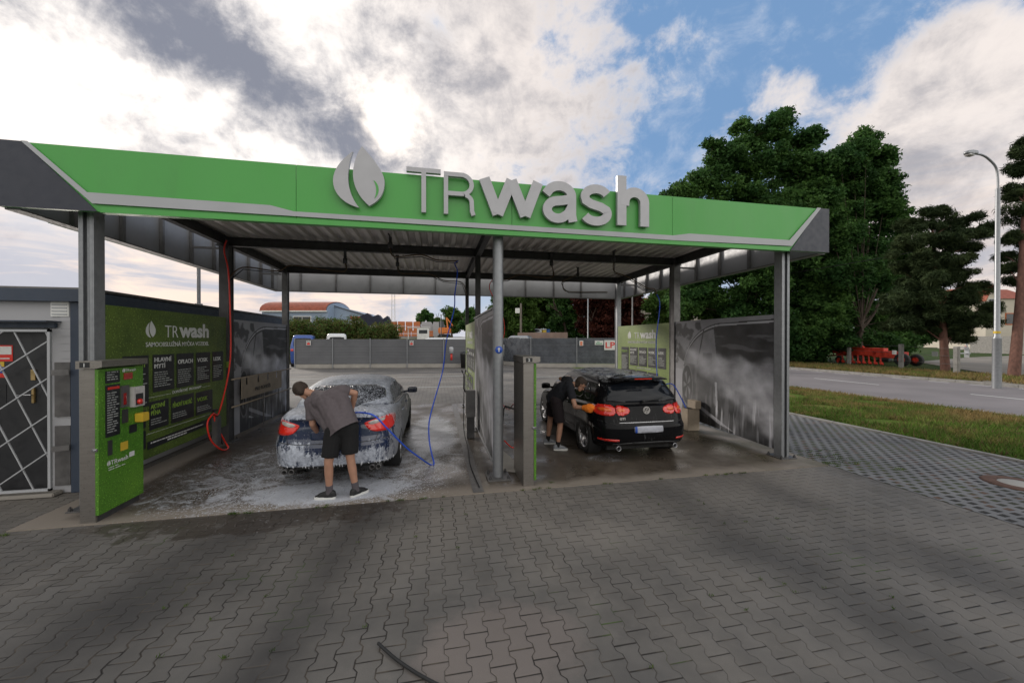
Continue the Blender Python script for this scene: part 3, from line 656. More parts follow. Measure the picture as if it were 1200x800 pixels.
tag(b.build('hanging_hose', 'red hose'), 'red hose hanging behind the round centre post', 'hose')
b = MB(); b.tube(spline([(4.45, 2.9, 3.18), (4.5, 2.85, 2.9), D(769, 400, 9.1), D(770, 440, 8.8), D(771, 456, 8.6), D(778, 451, 8.4), D(788, 450, 8.3), D(796, 462, 8.2), D(804, 478, 8.1)], 8), .011, 8)
tag(b.build('hanging_hose', 'blue hose'), 'blue hose falling beside the black car into the beige brush box', 'hose')
b = MB(); b.tube(spline([(-4.93, 2.82, 4.0), (-4.98, 2.84, 3.8), (-4.9, 2.82, 3.4), (-4.86, 2.8, 2.6), (-4.82, 2.7, 1.6), (-4.8, 2.3, .75), (-4.78, 2.05, .74), (-4.78, 1.88, .6), (-4.76, 1.95, .3), (-4.72, 2.2, .06), (-4.72, 2.42, .03), (-4.76, 2.4, .15), (-4.8, 2.2, .5), (-4.82, 2.15, .72)], 8), .014, 8)
tag(b.build('hanging_hose', 'red hose'), 'red hose running down the dark left post and looping to the floor', 'hose')
t = thing('spray_lance', 'black spray lance standing in its holder against the green banner', 'spray lance', (-4.85, 2.2, 0))
b = MB(); b.tube([(-4.82, 2.12, .80), (-4.80, 2.22, .66), (-4.78, 2.34, .12)], [.016, .02, .009], 10); b.build('barrel', 'rubber', t)
b = MB(); b.box(-4.86, -4.77, 2.16, 2.30, .13, .66, .01); b.build('holder', 'weathered steel', t)
b = MB(); b.tube([(-4.81, 2.02, .80), (-4.81, 2.24, .78)], .02, 8); b.tube([(-4.81, 2.07, .79), (-4.81, 2.1, .70)], .008, 6); b.build('trigger_grip', 'rubber', t)
t = thing('spray_lance', 'black spray gun hanging behind the centre post beside the pay column', 'spray lance', (.2, .75, 0))
p0 = D(592, 476, 6.6); p1 = D(603, 479, 6.6)
b = MB(); b.tube([p1, p0, p0+Vector((-.03, 0, -.06)), D(589, 497, 6.6)], [.016, .02, .016, .014], 8); b.build('trigger_grip', 'rubber', t)
b = MB(); b.box(.02, .10, .08, .13, .78, .9, .008); b.build('hook', 'dark steel', t)
# ------------------------------------------------ banners
def bn(name, label, cat='banner', group=None): return thing(name, label, cat, (0, 0, 0), group=group)
def lines(b, o, ex, ey, x0, x1, ys, h=.012, t_=.002, gaps=.25):
    """fine print too small to read: short bars"""
    ez = ex.cross(ey)
    for y in ys:
        x = x0; stop = x0+(x1-x0)*random.uniform(.55, 1)
        while x < stop-.01:
            w = random.uniform(.025, .08); w = min(w, stop-x); b.prism([(x, y), (x+w, y), (x+w, y+h), (x, y+h)], o, ex, ey, ez, t_); x += w+.014
def green_banner(label, o, ex, W=2.7, mat='droplet banner', y0=0.):
    """o = foot of the left edge as seen by the reader; ex = reading direction"""
    ey = Z; ez = ex.cross(ey); o = Vector(o); t = bn('program_banner', label)
    b = MB(); b.prism([(0, .34), (W, .36), (W, 2.49), (0, 2.49)], o, ex, ey, ez, -.02); b.build('printed_sheet', mat, t)
    f = o+ez*.003
    b = MB(); emblem(b, f+ex*(.67)+ey*2.09, ex, ey, .235, .002); b.build('drop_emblem', 'print white', t); b = MB()
    b.fit('TR', f, ex, ey, 1.06, 1.36, 2.09, 2.27, .003, -.012); b.fit('wash', f, ex, ey, 1.385, 2.19, 2.085, 2.33, .003, .035); b.build('brand_lettering', 'print white', t); b = MB()
    b.fit('SAMOOBSLUŽNÁ MYČKA VOZIDEL', f, ex, ey, .67, 2.19, 1.95, 2.04, .003, .004); b.build('subtitle', 'print white', t)
    cells = [(.26, .72, 1.83, 1.10, 'PŘEDMYTÍ', 'print lime', []), (.80, 1.26, 1.83, 1.28, 'HLAVNÍ\nMYTÍ', 'print white', 1), (1.32, 1.75, 1.83, 1.28, 'OPLACH', 'print white', 1), (1.82, 2.23, 1.83, 1.28, 'VOSK', 'print white', 1), (2.30, 2.66, 1.83, 1.28, 'LESK', 'print white', 1),
             (.26, .66, 1.05, .80, '', 'print lime', 1), (.26, .66, .76, .50, '', 'print lime', 1), (.73, 1.13, 1.15, .74, 'AKTIVNÍ\nPĚNA', 'print lime', 1), (1.19, 1.75, 1.15, .74, 'PĚNOVÝ KARTÁČ', 'print lime', 1), (1.81, 2.3, 1.14, .74, 'VOSK', 'print lime', 1)]
    for (a, c, zt, zb, s_, tm, _) in cells:
        a = min(a, W-.1); c = min(c, W-.03)
        b = MB(); b.prism([(a, zb), (c, zb), (c, zt), (a, zt)], f, ex, ey, ez, .003); pnl = b.build('program_panel', 'panel black', t)
        g = f+ez*.0045; b = MB(); zz = zt-.13 
        if s_:
            sz = .095 if '\n' not in s_ else .09
            wid = max(len(q) for q in s_.split('\n'))*sz*.66; st = min(1.25, (c-a-.05)/wid)
            for k, q in enumerate(s_.split('\n')): b.text(q, sz, g+ex*(a+.025)+ey*(zt-.105-k*.095-(.06 if '\n' not in s_ else 0)), ex, ey, .003, .0015, stretch=st)
            zz = zt-.27
            b.build('panel_title', tm, pnl); b = MB()
        lines(b, g, ex, ey, a+.03, c-.03, np.arange(zz, zb+.05, -.034)); b.build('fine_print', 'print grey', pnl)
    b = MB(); b.text('DOPLŇKOVÉ', .06, f+ex*1.22+ey*1.205, ex, ey, .003, 0, stretch=1.05); b.build('heading', 'print white', t); b = MB(); b.text('PROGRAMY', .06, f+ex*1.63+ey*1.205, ex, ey, .003, 0, stretch=1.05); b.build('heading', 'print white', t)
    for zz, gap in ((1.21, True), (.69, False)):
        b = MB()
        for k in range(52):
            xx = .68+k*.03
            if xx < W-.05 and not (gap and 1.17 < xx < 2.0): b.prism([(xx, zz), (xx+.018, zz), (xx+.018, zz+.006), (xx, zz+.006)], f, ex, ey, ez, .002)
        b.build('dashed_rule', 'print white', t)
    b = MB(); b.prism([(.69, .47), (2.25, .50), (2.25, .62), (.69, .58)], f, ex, ey, ez, .003); st_ = b.build('footer_strip', 'panel black', t)
    b = MB(); lines(b, f+ez*.0045, ex, ey, .75, 2.1, [.545], .016); lines(b, f+ez*.0045, ex, ey, 1.1, 1.9, [.505], .02); b.build('fine_print', 'print white', st_)
    return t
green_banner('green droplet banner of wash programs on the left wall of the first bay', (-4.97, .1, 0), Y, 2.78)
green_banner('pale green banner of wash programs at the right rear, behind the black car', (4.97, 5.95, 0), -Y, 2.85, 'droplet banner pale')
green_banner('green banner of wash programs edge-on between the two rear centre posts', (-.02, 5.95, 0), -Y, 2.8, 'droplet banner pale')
# photographs of a car being jet-washed, printed in greys
def fbm(x, y, o=4, s=0):
    return sum(noise.noise(Vector((x*2**k, y*2**k, s+k*7.3)))*.5**k for k in range(o))
def sst(a, b_, x): q = min(1, max(0, (x-a)/(b_-a))); return q*q*(3-2*q)
def car_print(u, v):
    """u 0..1 along, v 0..1 up; returns grey"""
    g = .20+.05*fbm(u*4, v*4, 5)
    tr = fbm(u*9, v*7, 5, 3)
    if .45 < v < .98 and u < .36: g = g*(1-.8*sst(.02, .3, tr+.28-abs(v-.70)*1.2))
    e = ((u-.56)/.44)**2
    roofv = .50+.46*max(0, 1-e)**.5 if .12 < u < .56 else (.96+.02*(u-.56) if u >= .56 else 0)
    if u > .12 and v < roofv and v > .52:
        rim = roofv-v
        if u > .47+(.96-v)*.12: g = .022+.02*fbm(u*9, v*9, 5, 9)+(.06*sst(.25, .5, fbm(u*3, v*14, 4, 8)))      # dark roof and pillar
        elif rim > .045 and v > .56: g = .17+.07*fbm(u*9, v*6, 3, 5)                                       # side glass
        else: g = .03
        if .012 < rim < .026: g = .34
        if abs(u-.30-(v-.6)*.22) < .007: g = .03
        if .36 < u < .46 and v < .68: g = .05+.05*fbm(u*20, v*20, 3)
    if v <= .56 and u > .09+.06*max(0, v-.4)*5:
        g = .035+.03*fbm(u*7, v*9, 5, 2)+.06*sst(.48, .56, v)
        r = math.hypot((u-.165)/.065, (v-.34)/.20)
        if r < 1: g = .012+.09*(abs(math.sin(math.atan2(v-.34, (u-.165)*2.6)*2.5)) > .8)*(.15 < r < .7)
        if 1 < r < 1.1: g = .10
        if abs(v-.20+(u-.2)*.42) < .018 and u > .24: g = .20
        if abs(v-.13+(u-.2)*.42) < .008 and u > .24: g = .34
        if v < .10-(u-.25)*.2: g = .018
        g += .05*sst(.1, .5, fbm(u*16, v*2.2, 4, 12))
    if u <= .10 and v < .5: g = .24+.04*fbm(u*5, v*8, 4)
    s_ = u-.07
    if s_ > 0:
        up = .745-.13*s_; lo = .70-.70*s_; n_ = fbm(u*4.5, v*4.5, 6, 20)*.055*min(1, s_*4+.2)
        m_ = sst(up+.03+n_, up-.06+n_, v)*sst(lo-.06+n_, lo+.09+n_, v)*sst(0, .05, s_)
        m_ = m_*(.72+.5*fbm(u*6, v*6, 5, 33)); m_ = max(0, min(1, m_)); g = g*(1-m_)+m_*(.35+.13*fbm(u*7, v*7, 6, 31))
    dr = fbm(u*26, v*2.0, 4, 40)
    if v < .42 and u > .42: g += .26*sst(.22, .6, dr)*sst(.42, .15, v)*sst(.42, .55, u)
    if abs(u-.50-(.4-v)*.05) < .010 and .05 < v < .42: g += .22*sst(.05, .2, v)
    return max(.008, g)
def photo_mat():
    m, t, b = newmat('printed photo'); a = t.node('ShaderNodeAttribute'); a.attribute_name = 'print'
    t.put(b.inputs['Base Color'], a.outputs['Color']); b.inputs['Roughness'].default_value = .45
photo_mat()
def photo_banner(label, o, ex, W=2.72, z0=.12, z1=2.49, gain=1., z0b=None):
    ez = ex.cross(Z); o = Vector(o); t = bn('photo_banner', label); z0b = z0 if z0b is None else z0b
    nx, ny = 230, 190; vs = []; cols = []
    for j in range(ny+1):
        for i in range(nx+1):
            zb = z0+(z0b-z0)*i/nx; vs.append(o+ex*(W*i/nx)+Z*(zb+(z1-zb)*j/ny)); c = car_print(i/nx, j/ny)*gain*1.0; cols += [c*1.0, c*1.0, c*1.09, 1]
    b = MB(); b.add(vs, [(j*(nx+1)+i, j*(nx+1)+i+1, (j+1)*(nx+1)+i+1, (j+1)*(nx+1)+i) for j in range(ny) for i in range(nx)])
    ob = b.build('printed_sheet', 'printed photo', t); at = ob.data.color_attributes.new('print', 'FLOAT_COLOR', 'POINT'); at.data.foreach_set('color', cols)
    b = MB(); b.prism([(0, z0), (W, z0b), (W, z1), (0, z1)], o-ez*.004, ex, Z, ez, -.02); b.build('backing_board', 'weathered steel', t); return t
photo_banner('large grey photo banner of a sprayed car on the right wall of the second bay', (4.97, 2.92, 0), -Y, 2.82, .22, 2.5, 1.25, .12)
photo_banner('grey photo banner of a sprayed car on the left wall behind the mat board', (-4.98, 3.13, 0), Y, 2.84, .08, 2.47, 1.5)
photo_banner('grey photo banner of a sprayed car seen edge-on beside the round centre post', (-.05, 2.95, 0), -Y, 2.78, .2, 2.52, 1.15)
b = MB(); b.box(-.075, -.055, .15, 2.95, .19, .215); b.box(-.075, -.055, .15, 2.95, 2.52, 2.545); tag(b.build('banner_rail', 'galvanised steel'), 'pair of thin steel rails holding the centre photo banner', 'banner rail')
# rails and mat board at left rear
t = thing('mat_rack', 'two thin steel rails with a beige hanging board on the left rear wall', 'rack', (-4.8, 4.2, 0))
for (za, zb) in ((1.26, 1.25), (.71, .70)): b = MB(); b.tube([(-4.88, 2.9, za), (-4.88, 6.0, zb)], .017, 8); b.build('rail', 'board beige', t)
b = MB(); b.box(-4.852, -4.84, 3.2, 5.25, .82, 1.10)
ye = [3.2, 3.375, 3.465, 3.905, 3.995, 4.405, 4.495, 4.905, 4.995, 5.25]
for k in range(0, 10, 2): b.box(-4.852, -4.84, ye[k], ye[k+1], 1.1002, 1.26)
bd = b.build('slotted_board', 'board beige', t)
b = MB(); b.text('PRO ROHOŽE', .11, (-4.826, 3.75, .93), Y, Z, .003, .001, stretch=1.15); b.build('lettering', 'dark print', bd)
b = MB(); b.bar((-4.86, 4.25, .08), (-4.86, 4.25, .85), .02); b.build('upright', 'weathered steel', t); b = MB(); b.bar((-4.86, 5.1, .3), (-4.86, 5.1, .8), .012); b.build('upright', 'weathered steel', t)
# small green plate on the dark left post, blue arrow sign on the round post
b = MB(); b.box(-5.12, -4.93, 2.905, 2.916, 1.50, 1.62, .002); tag(b.build('post_plate', 'droplet banner pale'), 'small green plate fixed across the dark left post', 'plate')
t = thing('arrow_sign', 'round blue sign with a white up arrow on the round centre post', 'sign', (0, -.09, 1.9))
Mx = Matrix.Rotation(PI/2, 3, 'X'); b = MB(); b.lathe([(0, .004), (.052, .004), (.055, .0), (.055, -.006)], (-.0, -.082, 1.905), Mx, 32); b.build('disc', 'sign blue', t)
b = MB(); b.prism([(-.007, -.03), (.007, -.03), (.007, .005), (.022, .005), (0, .034), (-.022, .005), (-.007, .005)], (0, -.087, 1.905), X, Z, Y, -.002); b.build('arrow', 'white matt', t)
# beige brush box in the second bay, grey box by the centre post
t = thing('brush_box', 'beige steel brush box standing before the right photo banner', 'box', (4.75, 2.05, 0))
b = MB(); b.box(4.62, 4.92, 1.95, 2.18, 0.01, .5, .006); b.box(4.78, 4.92, 1.90, 2.18, .505, .68, .005); b.build('bin', 'board beige', t)
b = MB(); b.box(4.64, 4.76, 1.97, 2.14, .501, .51); b.build('brush_slot', 'rubber', t)
t = thing('brush_box', 'dark steel brush box at the foot of the centre posts', 'box', (-.2, 2.6, 0))
b = MB(); b.box(-.30, -.10, 2.28, 2.5, .45, 1.0, .006); b.build('bin', 'weathered steel', t)
b = MB(); b.box(-.28, -.12, 2.3, 2.48, .01, .449); b.build('stand', 'dark steel', t)
b = MB(); b.tube([(-.33, 2.4, 1.3), (-.33, 2.42, 1.02), (-.26, 2.4, .9)], .018, 8); b.tube([(-.38, 2.38, 1.42), (-.33, 2.4, 1.3), (-.29, 2.4, 1.42)], .014, 8); b.build('trigger_grip', 'rubber', t)
b = MB(); b.tube(spline([(-.33, 2.4, 1.02), (-.36, 2.1, .3), (-.33, 1.4, .05), (-.36, .6, .02), (-.32, -.35, .02)]), .008, 6); tag(b.build('floor_hose', 'rubber'), 'thin black hose lying along the drain channel', 'hose')
b = MB(); b.prism([(-.0, .15), (.42, .0), (.34, .62), (.02, 2.6)], (.03, .1, .006), X, Y, Z, .03); tag(b.build('floor_plinth', 'concrete pale'), 'pale concrete plinth wedge behind the round centre post', 'plinth')
# ------------------------------------------------ pay columns
def pay_column(label, x, y, number, rich):
    t = thing('pay_column', label, 'pay column', (x, y, 0), group='pay columns'); dy = .66
    b = MB(); b.box(x-.15, x, y, y+dy, .0, 1.72, .004); b.build('steel_cabinet', 'stainless', t)
    b = MB(); prof = [(x-.16, 1.728), (x+.02, 1.728), (x+.085, 1.745), (x+.085, 1.815), (x-.16, 1.815)]
    b.prism([(p[0]-x, p[1]) for p in prof], (x, y-.03, 0), X, Z, Y, dy+.02); cp = b.build('rain_hood', 'stainless', t)
    b = MB(); b.prism([(-.12, 1.742), (-.03, 1.742), (-.03, 1.80), (-.12, 1.80)], (x, y-.031, 0), X, Z, Y, -.003); b.build('number_plate', 'panel black', cp)
    b = MB(); b.text(number, .055, (x-.09, y-.0345, 1.752), X, Z, .002, .001); b.build('number', 'print white', cp)
    xf = x+.034; b = MB(); b.box(x+.001, xf, y-.006, y+dy-.01, .085, 1.72); b.build('front_panel', 'droplet panel', t)
    b = MB(); b.box(x-.14, x+.002, y+.02, y+dy-.03, .0, .08); b.build('plinth', 'dark steel', t)
    b = MB(); b.box(x-.03, x+.03, y-.02, y-.001, .80, .835, .004); b.tube([(x, y-.02, .817), (x, y-.035, .817)], .01, 10); b.build('lock', 'chrome', t)
    F = Vector((xf, y+.48, 0)); y0 = y+.03
    def rect(nm, a, c, z0, z1, mat, d=.004, par=t):
        q = MB(); q.box(xf+.0015, xf+.0015+d, y+a, y+c, z0, z1); return q.build(nm, mat, par)
    rect('instruction_sheet', .08, .28, 1.55, 1.69, 'panel black'); r_ = rect('instruction_sheet', .08, .28, .93, 1.53, 'panel black')
    rect('red_bar', .11, .27, 1.475, 1.505, 'red paint', .007, r_)
    b = MB(); lines(b, Vector((xf+.0065, y, 0)), Y, Z, .10, .27, np.arange(1.43, .96, -.028), .01, .001); lines(b, Vector((xf+.0065, y, 0)), Y, Z, .10, .27, np.arange(1.67, 1.58, -.028), .01, .001); b.build('fine_print', 'print grey', r_)
    rect('display', .34, .47, 1.57, 1.65, 'lens red dark', .006)
    b = MB(); b.text('TRwash', .05, (xf+.003, y+.36, 1.665), Y, Z, .001, 0, stretch=1.05); emblem(b, Vector((xf+.003, y+.32, 1.66)), Y, Z, .05, .001); b.build('lettering', 'print white', t)
    s_ = rect('coin_slot', .29, .40, 1.24, 1.50, 'weathered steel', .02); rect('coin_slot_light', .31, .35, 1.27, 1.41, 'lens red dark', .024, s_)
    s_ = rect('cover_flap', .43, .60, 1.22, 1.47, 'lens clear', .05); rect('button', .45, .57, 1.24, 1.38, 'dark print', .053, s_)
    q = MB(); q.lathe([(0, .03), (.028, .03), (.034, .02), (.034, 0)], (xf+.054, y+.50, 1.28), Matrix.Rotation(PI/2, 3, 'Y'), 16); q.build('stop_button', 'lens red', s_)
    rect('coin_return', .31, .38, 1.05, 1.21, 'dark print', .02)
    q = MB(); q.box(xf+.0015, xf+.09, y+.50, y+.62, 1.02, 1.13, .008); q.build('card_reader', 'yellow plastic', t)
    rect('notice', .42, .54, .90, 1.0, 'panel black', .003); rect('sticker', .29, .40, .72, .82, 'yellow plastic', .002)
    rect('bank_slot', .11, .16, .72, .89, 'dark print', .012)
    b = MB(); b.text('TRwash', .075, (xf+.002, y+.15, .60), Y, Z, .001, .001, stretch=1.05); emblem(b, Vector((xf+.002, y+.10, .60)), Y, Z, .06, .001); lines(b, Vector((xf+.002, y, 0)), Y, Z, .12, .36, [.57, .545], .008, .001)
    b.prism([(.42, .61), (.50, .61), (.50, .67), (.42, .67)], (xf+.002, y, 0), Y, Z, X, .001); b.build('lettering', 'print white', t)
    return t
pay_column('first pay column with lime droplet panel, buttons and yellow card reader', -4.64, -.49, '1', True)
pay_column('second pay column beside the round centre post, seen almost from behind', .44, -.42, '2', False)
# ================================================================ neighbouring cabin on the left
t = thing('cabin', 'low grey clad cabin with dark blue trim at the left edge', 'building', (-7.5, 3, 0))
b = MB(); b.box(-10.6, -5.62, .62, 7.6, 0, 2.60); w = b.build('wall', 'cladding', t)
b = MB()
for k in range(26):
    z0 = .1+k*.1
    for (xa, xb) in ((-10.6, -7.02), (-5.84, -5.72)): b.box(xa, xb, .612, .6195, z0, z0+.092)
b.build('cladding_board', 'cladding', w)
b = MB(); b.box(-10.7, -5.55, .5, .64, 2.56, 2.72); b.box(-5.62, -5.52, .642, 7.7, 2.50, 2.70); b.build('fascia_board', 'slate paint', t)
b = MB(); b.box(-10.7, -5.56, .645, 7.7, 2.721, 2.76); b.build('roof', 'weathered steel', t)
b = MB(); b.box(-5.715, -5.57, .59, .66, .0, 2.555); b.build('corner_trim', 'slate paint', t)
b = MB(); b.box(-7.0, -5.86, .56, .60, 2.21, 2.28, .004); b.box(-7.0, -5.82, .4, .6, 2.285, 2.30); b.build('door_canopy', 'slate paint', t)
d = MB(); d.box(-7.0, -5.96, .585, .611, .08, 2.2); dr = d.build('door', 'door black', t)
d = MB(); d.box(-6.115, -6.085, .555, .584, 1.22, 1.42, .004); d.box(-6.13, -6.08, .565, .584, 1.52, 1.66, .003); d.build('handle_plate', 'brass', dr)
d = MB(); d.tube([(-6.1, .56, 1.33), (-6.1, .53, 1.33), (-6.25, .53, 1.33)], .009, 8); d.build('handle', 'chrome', dr)
def sticker(nm, x0, x1, z0, z1, mat, par, d=.0): 
    q = MB(); q.box(x0, x1, .580-d, .5835-d, z0, z1); return q.build(nm, mat, par)
s_ = sticker('warning_sign', -6.62, -6.33, 1.77, 1.98, 'sign red', dr); sticker('picture_field', -6.60, -6.34, 1.86, 1.965, 'white matt', s_, .004); sticker('text_bar', -6.59, -6.36, 1.80, 1.815, 'white matt', s_, .004)
sticker('yellow_sticker', -6.6, -6.42, 1.70, 1.765, 'yellow plastic', dr); sticker('blue_sticker', -6.6, -6.42, 1.62, 1.695, 'sign blue', dr); sticker('red_sticker', -6.6, -6.41, 1.56, 1.615, 'sign red', dr)
s_ = sticker('opening_hours_board', -6.66, -6.40, 1.2, 1.47, 'panel black', dr); q = MB(); lines(q, Vector((-6.66, .576, 0)), X, Z, .02, .22, np.arange(1.43, 1.24, -.03), .012, .001); q.build('fine_print', 'print white', s_)
b = MB(); b.box(-7.0, -6.7, .58, .61, .0, .07); b.box(-6.98, -5.8, .45, .6, -.0, .05, .01); b.build('doorstep', 'concrete', t)
b = MB(); b.box(-5.94, -5.735, .598, .6105, 2.36, 2.56, .004)
v_ = b.build('vent', 'white paint', t); b = MB()
for k in range(4): b.box(-5.92, -5.755, .590, .597, 2.385+k*.042, 2.40+k*.042)
b.build('slat', 'fascia grey', v_)
b = MB(); b.box(-5.90, -5.73, .600, .6115, .1, .9); b.box(-5.90, -5.73, .600, .6115, 1.02, 1.75); b.build('metal_plate', 'weathered steel', t)
g = thing('security_grille', 'pale hinged security grille of crossed diagonal bars over the cabin door', 'grille', (-6.4, .5, 0))
b = MB(); yg = .47; b.bar((-7.0, yg, 2.17), (-5.83, yg, 2.17), .03); b.bar((-7.0, yg, .10), (-5.83, yg, .10), .03); b.bar((-5.845, yg, .085), (-5.845, yg, 2.185), .03); b.build('frame', 'fascia grey', g)
b = MB()
def zseg(x0, z0, x1, z1, yy):
    # clip to the frame
    t0, t1 = 0., 1.
    for (p, q_) in ((-(x1-x0), x0+7.0), (x1-x0, -5.86-x0), (-(z1-z0), z0-.115), (z1-z0, 2.155-z0)):
        if abs(p) < 1e-9: continue
        r = q_/p
        if p < 0: t0 = max(t0, r)
        else: t1 = min(t1, r)
    if t0 < t1: b.bar((x0+(x1-x0)*t0, yy, z0+(z1-z0)*t0), (x0+(x1-x0)*t1, yy, z0+(z1-z0)*t1), .013)
for k in range(8):
    zseg(-7.2, -1.4+k*.48, -5.7, -1.4+k*.48+1.15, yg-.012)
    zseg(-7.4+k*.33, 2.6, -7.4+k*.33+1.25, -.4, yg+.012)
b.build('diagonal_bars', 'fascia grey', g)
for z_ in (.62, 1.62): q = MB(); q.bar((-5.83, yg, z_), (-5.7, .55, z_), .03, .07); q.build('hinge', 'weathered steel', g)
# far flue pipe behind the cabin
b = MB(); b.lathe([(.06, 0), (.06, 3.1), (.10, 3.1), (.10, 3.2), (.05, 3.2), (.05, 4.6), (.0, 4.6)], (-8.3, 8.19, 0), n=16)
tag(b.build('flue_pipe', 'weathered steel'), 'thin metal flue pipe rising behind the cabin roof', 'flue pipe')
# ================================================================ cars
def boxbody(nu, nv, nw, fn, r=.2):
    """a rounded box lattice pushed into shape by fn(u, v, w)"""
    def ax(n): return [-1+2*i/n for i in range(n+1)]
    U, V, W = ax(nu), ax(nv), ax(nw); idx = {}; vs = []
    def vid(i, j, k):
        if (i, j, k) in idx: return idx[(i, j, k)]
        p = Vector((U[i], V[j], W[k])); q = Vector([max(-(1-r), min(1-r, c)) for c in p]); d = p-q
        if d.length > 1e-9: p = q+d.normalized()*r*min(1, max(abs(d.x), abs(d.y), abs(d.z))/r)
        idx[(i, j, k)] = len(vs); vs.append(fn(*p)); return idx[(i, j, k)]
    fs = []
    for i in range(nu):
        for j in range(nv):
            fs.append((vid(i, j, 0), vid(i, j+1, 0), vid(i+1, j+1, 0), vid(i+1, j, 0))); fs.append((vid(i, j, nw), vid(i+1, j, nw), vid(i+1, j+1, nw), vid(i, j+1, nw)))
    for i in range(nu):
        for k in range(nw):
            fs.append((vid(i, 0, k), vid(i+1, 0, k), vid(i+1, 0, k+1), vid(i, 0, k+1))); fs.append((vid(i, nv, k), vid(i, nv, k+1), vid(i+1, nv, k+1), vid(i+1, nv, k)))
    for j in range(nv):
        for k in range(nw):
            fs.append((vid(0, j, k), vid(0, j, k+1), vid(0, j+1, k+1), vid(0, j+1, k))); fs.append((vid(nu, j, k), vid(nu, j+1, k), vid(nu, j+1, k+1), vid(nu, j, k+1)))
    return vs, fs
def itp(x, tab):
    """smooth interpolation in a table of (x, value)"""
    if x <= tab[0][0]: return tab[0][1]
    for (a, p), (b_, q) in zip(tab, tab[1:]):
        if x <= b_: t = (x-a)/(b_-a); t = t*t*(3-2*t)*.6+t*.4; return p+(q-p)*t
    return tab[-1][1]
def boolean_cut(ob, cutters):
    for c in cutters:
        m = ob.modifiers.new('cut', 'BOOLEAN'); m.object = c; m.operation = 'DIFFERENCE'; m.solver = 'EXACT'
    dg = bpy.context.evaluated_depsgraph_get(); me = bpy.data.meshes.new_from_object(ob.evaluated_get(dg))
    ob.modifiers.clear(); old = ob.data; ob.data = me; bpy.data.meshes.remove(old)
    for c in cutters: bpy.data.objects.remove(c)
def raw(mb, name='tmp'):
    me = bpy.data.meshes.new(name); me.from_pydata(mb.v, [], mb.f); ob = bpy.data.objects.new(name, me); COL.objects.link(ob); return ob
class Car:
    def __init__(s, root, body): 
        s.root = root; s.body = body; bpy.context.view_layer.update()
        me = body.data; s.bvh = BVHTree.FromPolygons([v.co.copy() for v in me.vertices], [tuple(p.vertices) for p in me.polygons])
    def patch(s, name, mat, poly, view, off=.004, par=None, cell=.035, thick=.004, smooth=True, hint=None):
        """a panel (light, pane, seam) cut to an outline and laid on the body as seen along view: 'rear' (x,z), 'left'/'right' (y,z), 'top' (x,y)"""
        b = bmesh.new(); f = b.faces.new([b.verts.new((p[0], p[1], 0)) for p in poly]); b.normal_update()
        bmesh.ops.triangulate(b, faces=b.faces[:])
        xs = [p[0] for p in poly]; ys = [p[1] for p in poly]
        for ax, lo, hi in ((0, min(xs), max(xs)), (1, min(ys), max(ys))):
            q = lo+cell
            while q < hi-.001:
                co = [0, 0, 0]; no = [0, 0, 0]; co[ax] = q; no[ax] = 1
                bmesh.ops.bisect_plane(b, geom=b.verts[:]+b.edges[:]+b.faces[:], plane_co=co, plane_no=no); q += cell
        dirs = {'rear': Vector((0, 1, 0)), 'front': Vector((0, -1, 0)), 'left': Vector((1, 0, 0)), 'right': Vector((-1, 0, 0)), 'top': Vector((0, 0, -1))}
        d = dirs[view]; bad = 0; vs = []
        b.verts.index_update()
        for v in b.verts:
            p, q = v.co.x, v.co.y
            o = Vector((p, -5, q)) if view == 'rear' else Vector((p, 5, q)) if view == 'front' else Vector((-5, p, q)) if view == 'left' else Vector((5, p, q)) if view == 'right' else Vector((p, q, 5))
            hit = s.bvh.ray_cast(o, d)
            if hit[0] is None:
                n_ = s.bvh.find_nearest(o+d*(5-(.8 if view in ('left', 'right') else 2.1 if view != 'top' else 1.3))); P_, N_ = n_[0], n_[1]
            else: P_, N_ = hit[0], hit[1]
            if N_.dot(d) > 0: N_ = -N_
            vs.append(P_+(N_*.5-d*.5).normalized()*off)
        fs = [[v.index for v in f.verts] for f in b.faces]; b.free()
        m = MB(); m.add(vs, fs, smooth); ob = m.build(name, mat, par or s.root, world=False)
        me = ob.data; bm = bmesh.new(); bm.from_mesh(me)   # faces outwards
        for f in bm.faces:
            f.normal_update()
        av = sum((f.normal*f.calc_area() for f in bm.faces), Vector())
        if av.dot(d) > 0: bmesh.ops.reverse_faces(bm, faces=bm.faces)
        bm.to_mesh(me); bm.free()
        if thick: q = ob.modifiers.new('t', 'SOLIDIFY'); q.thickness = thick+off; q.offset = -1
        return ob
    def seam(s, name, pts, view, w=.007, mat='rubber', off=.0012, par=None):
        P_ = [Vector(p) for p in pts]; L_ = []; R_ = []
        for i, p in enumerate(P_):
            d = (P_[min(i+1, len(P_)-1)]-P_[max(i-1, 0)]).normalized(); n = Vector((-d.y, d.x)); L_.append(p+n*w/2); R_.append(p-n*w/2)
        return s.patch(name, mat, [tuple(q) for q in L_+R_[::-1]], view, off, par, .05, 0)
def rounded(x0, x1, z0, z1, k=2): 
    r = min(x1-x0, z1-z0)*.14
    return chaikin([(x0+r, z0), (x1-r, z0), (x1, z0+r), (x1, z1-r), (x1-r, z1), (x0+r, z1), (x0, z1-r), (x0, z0+r)], k)
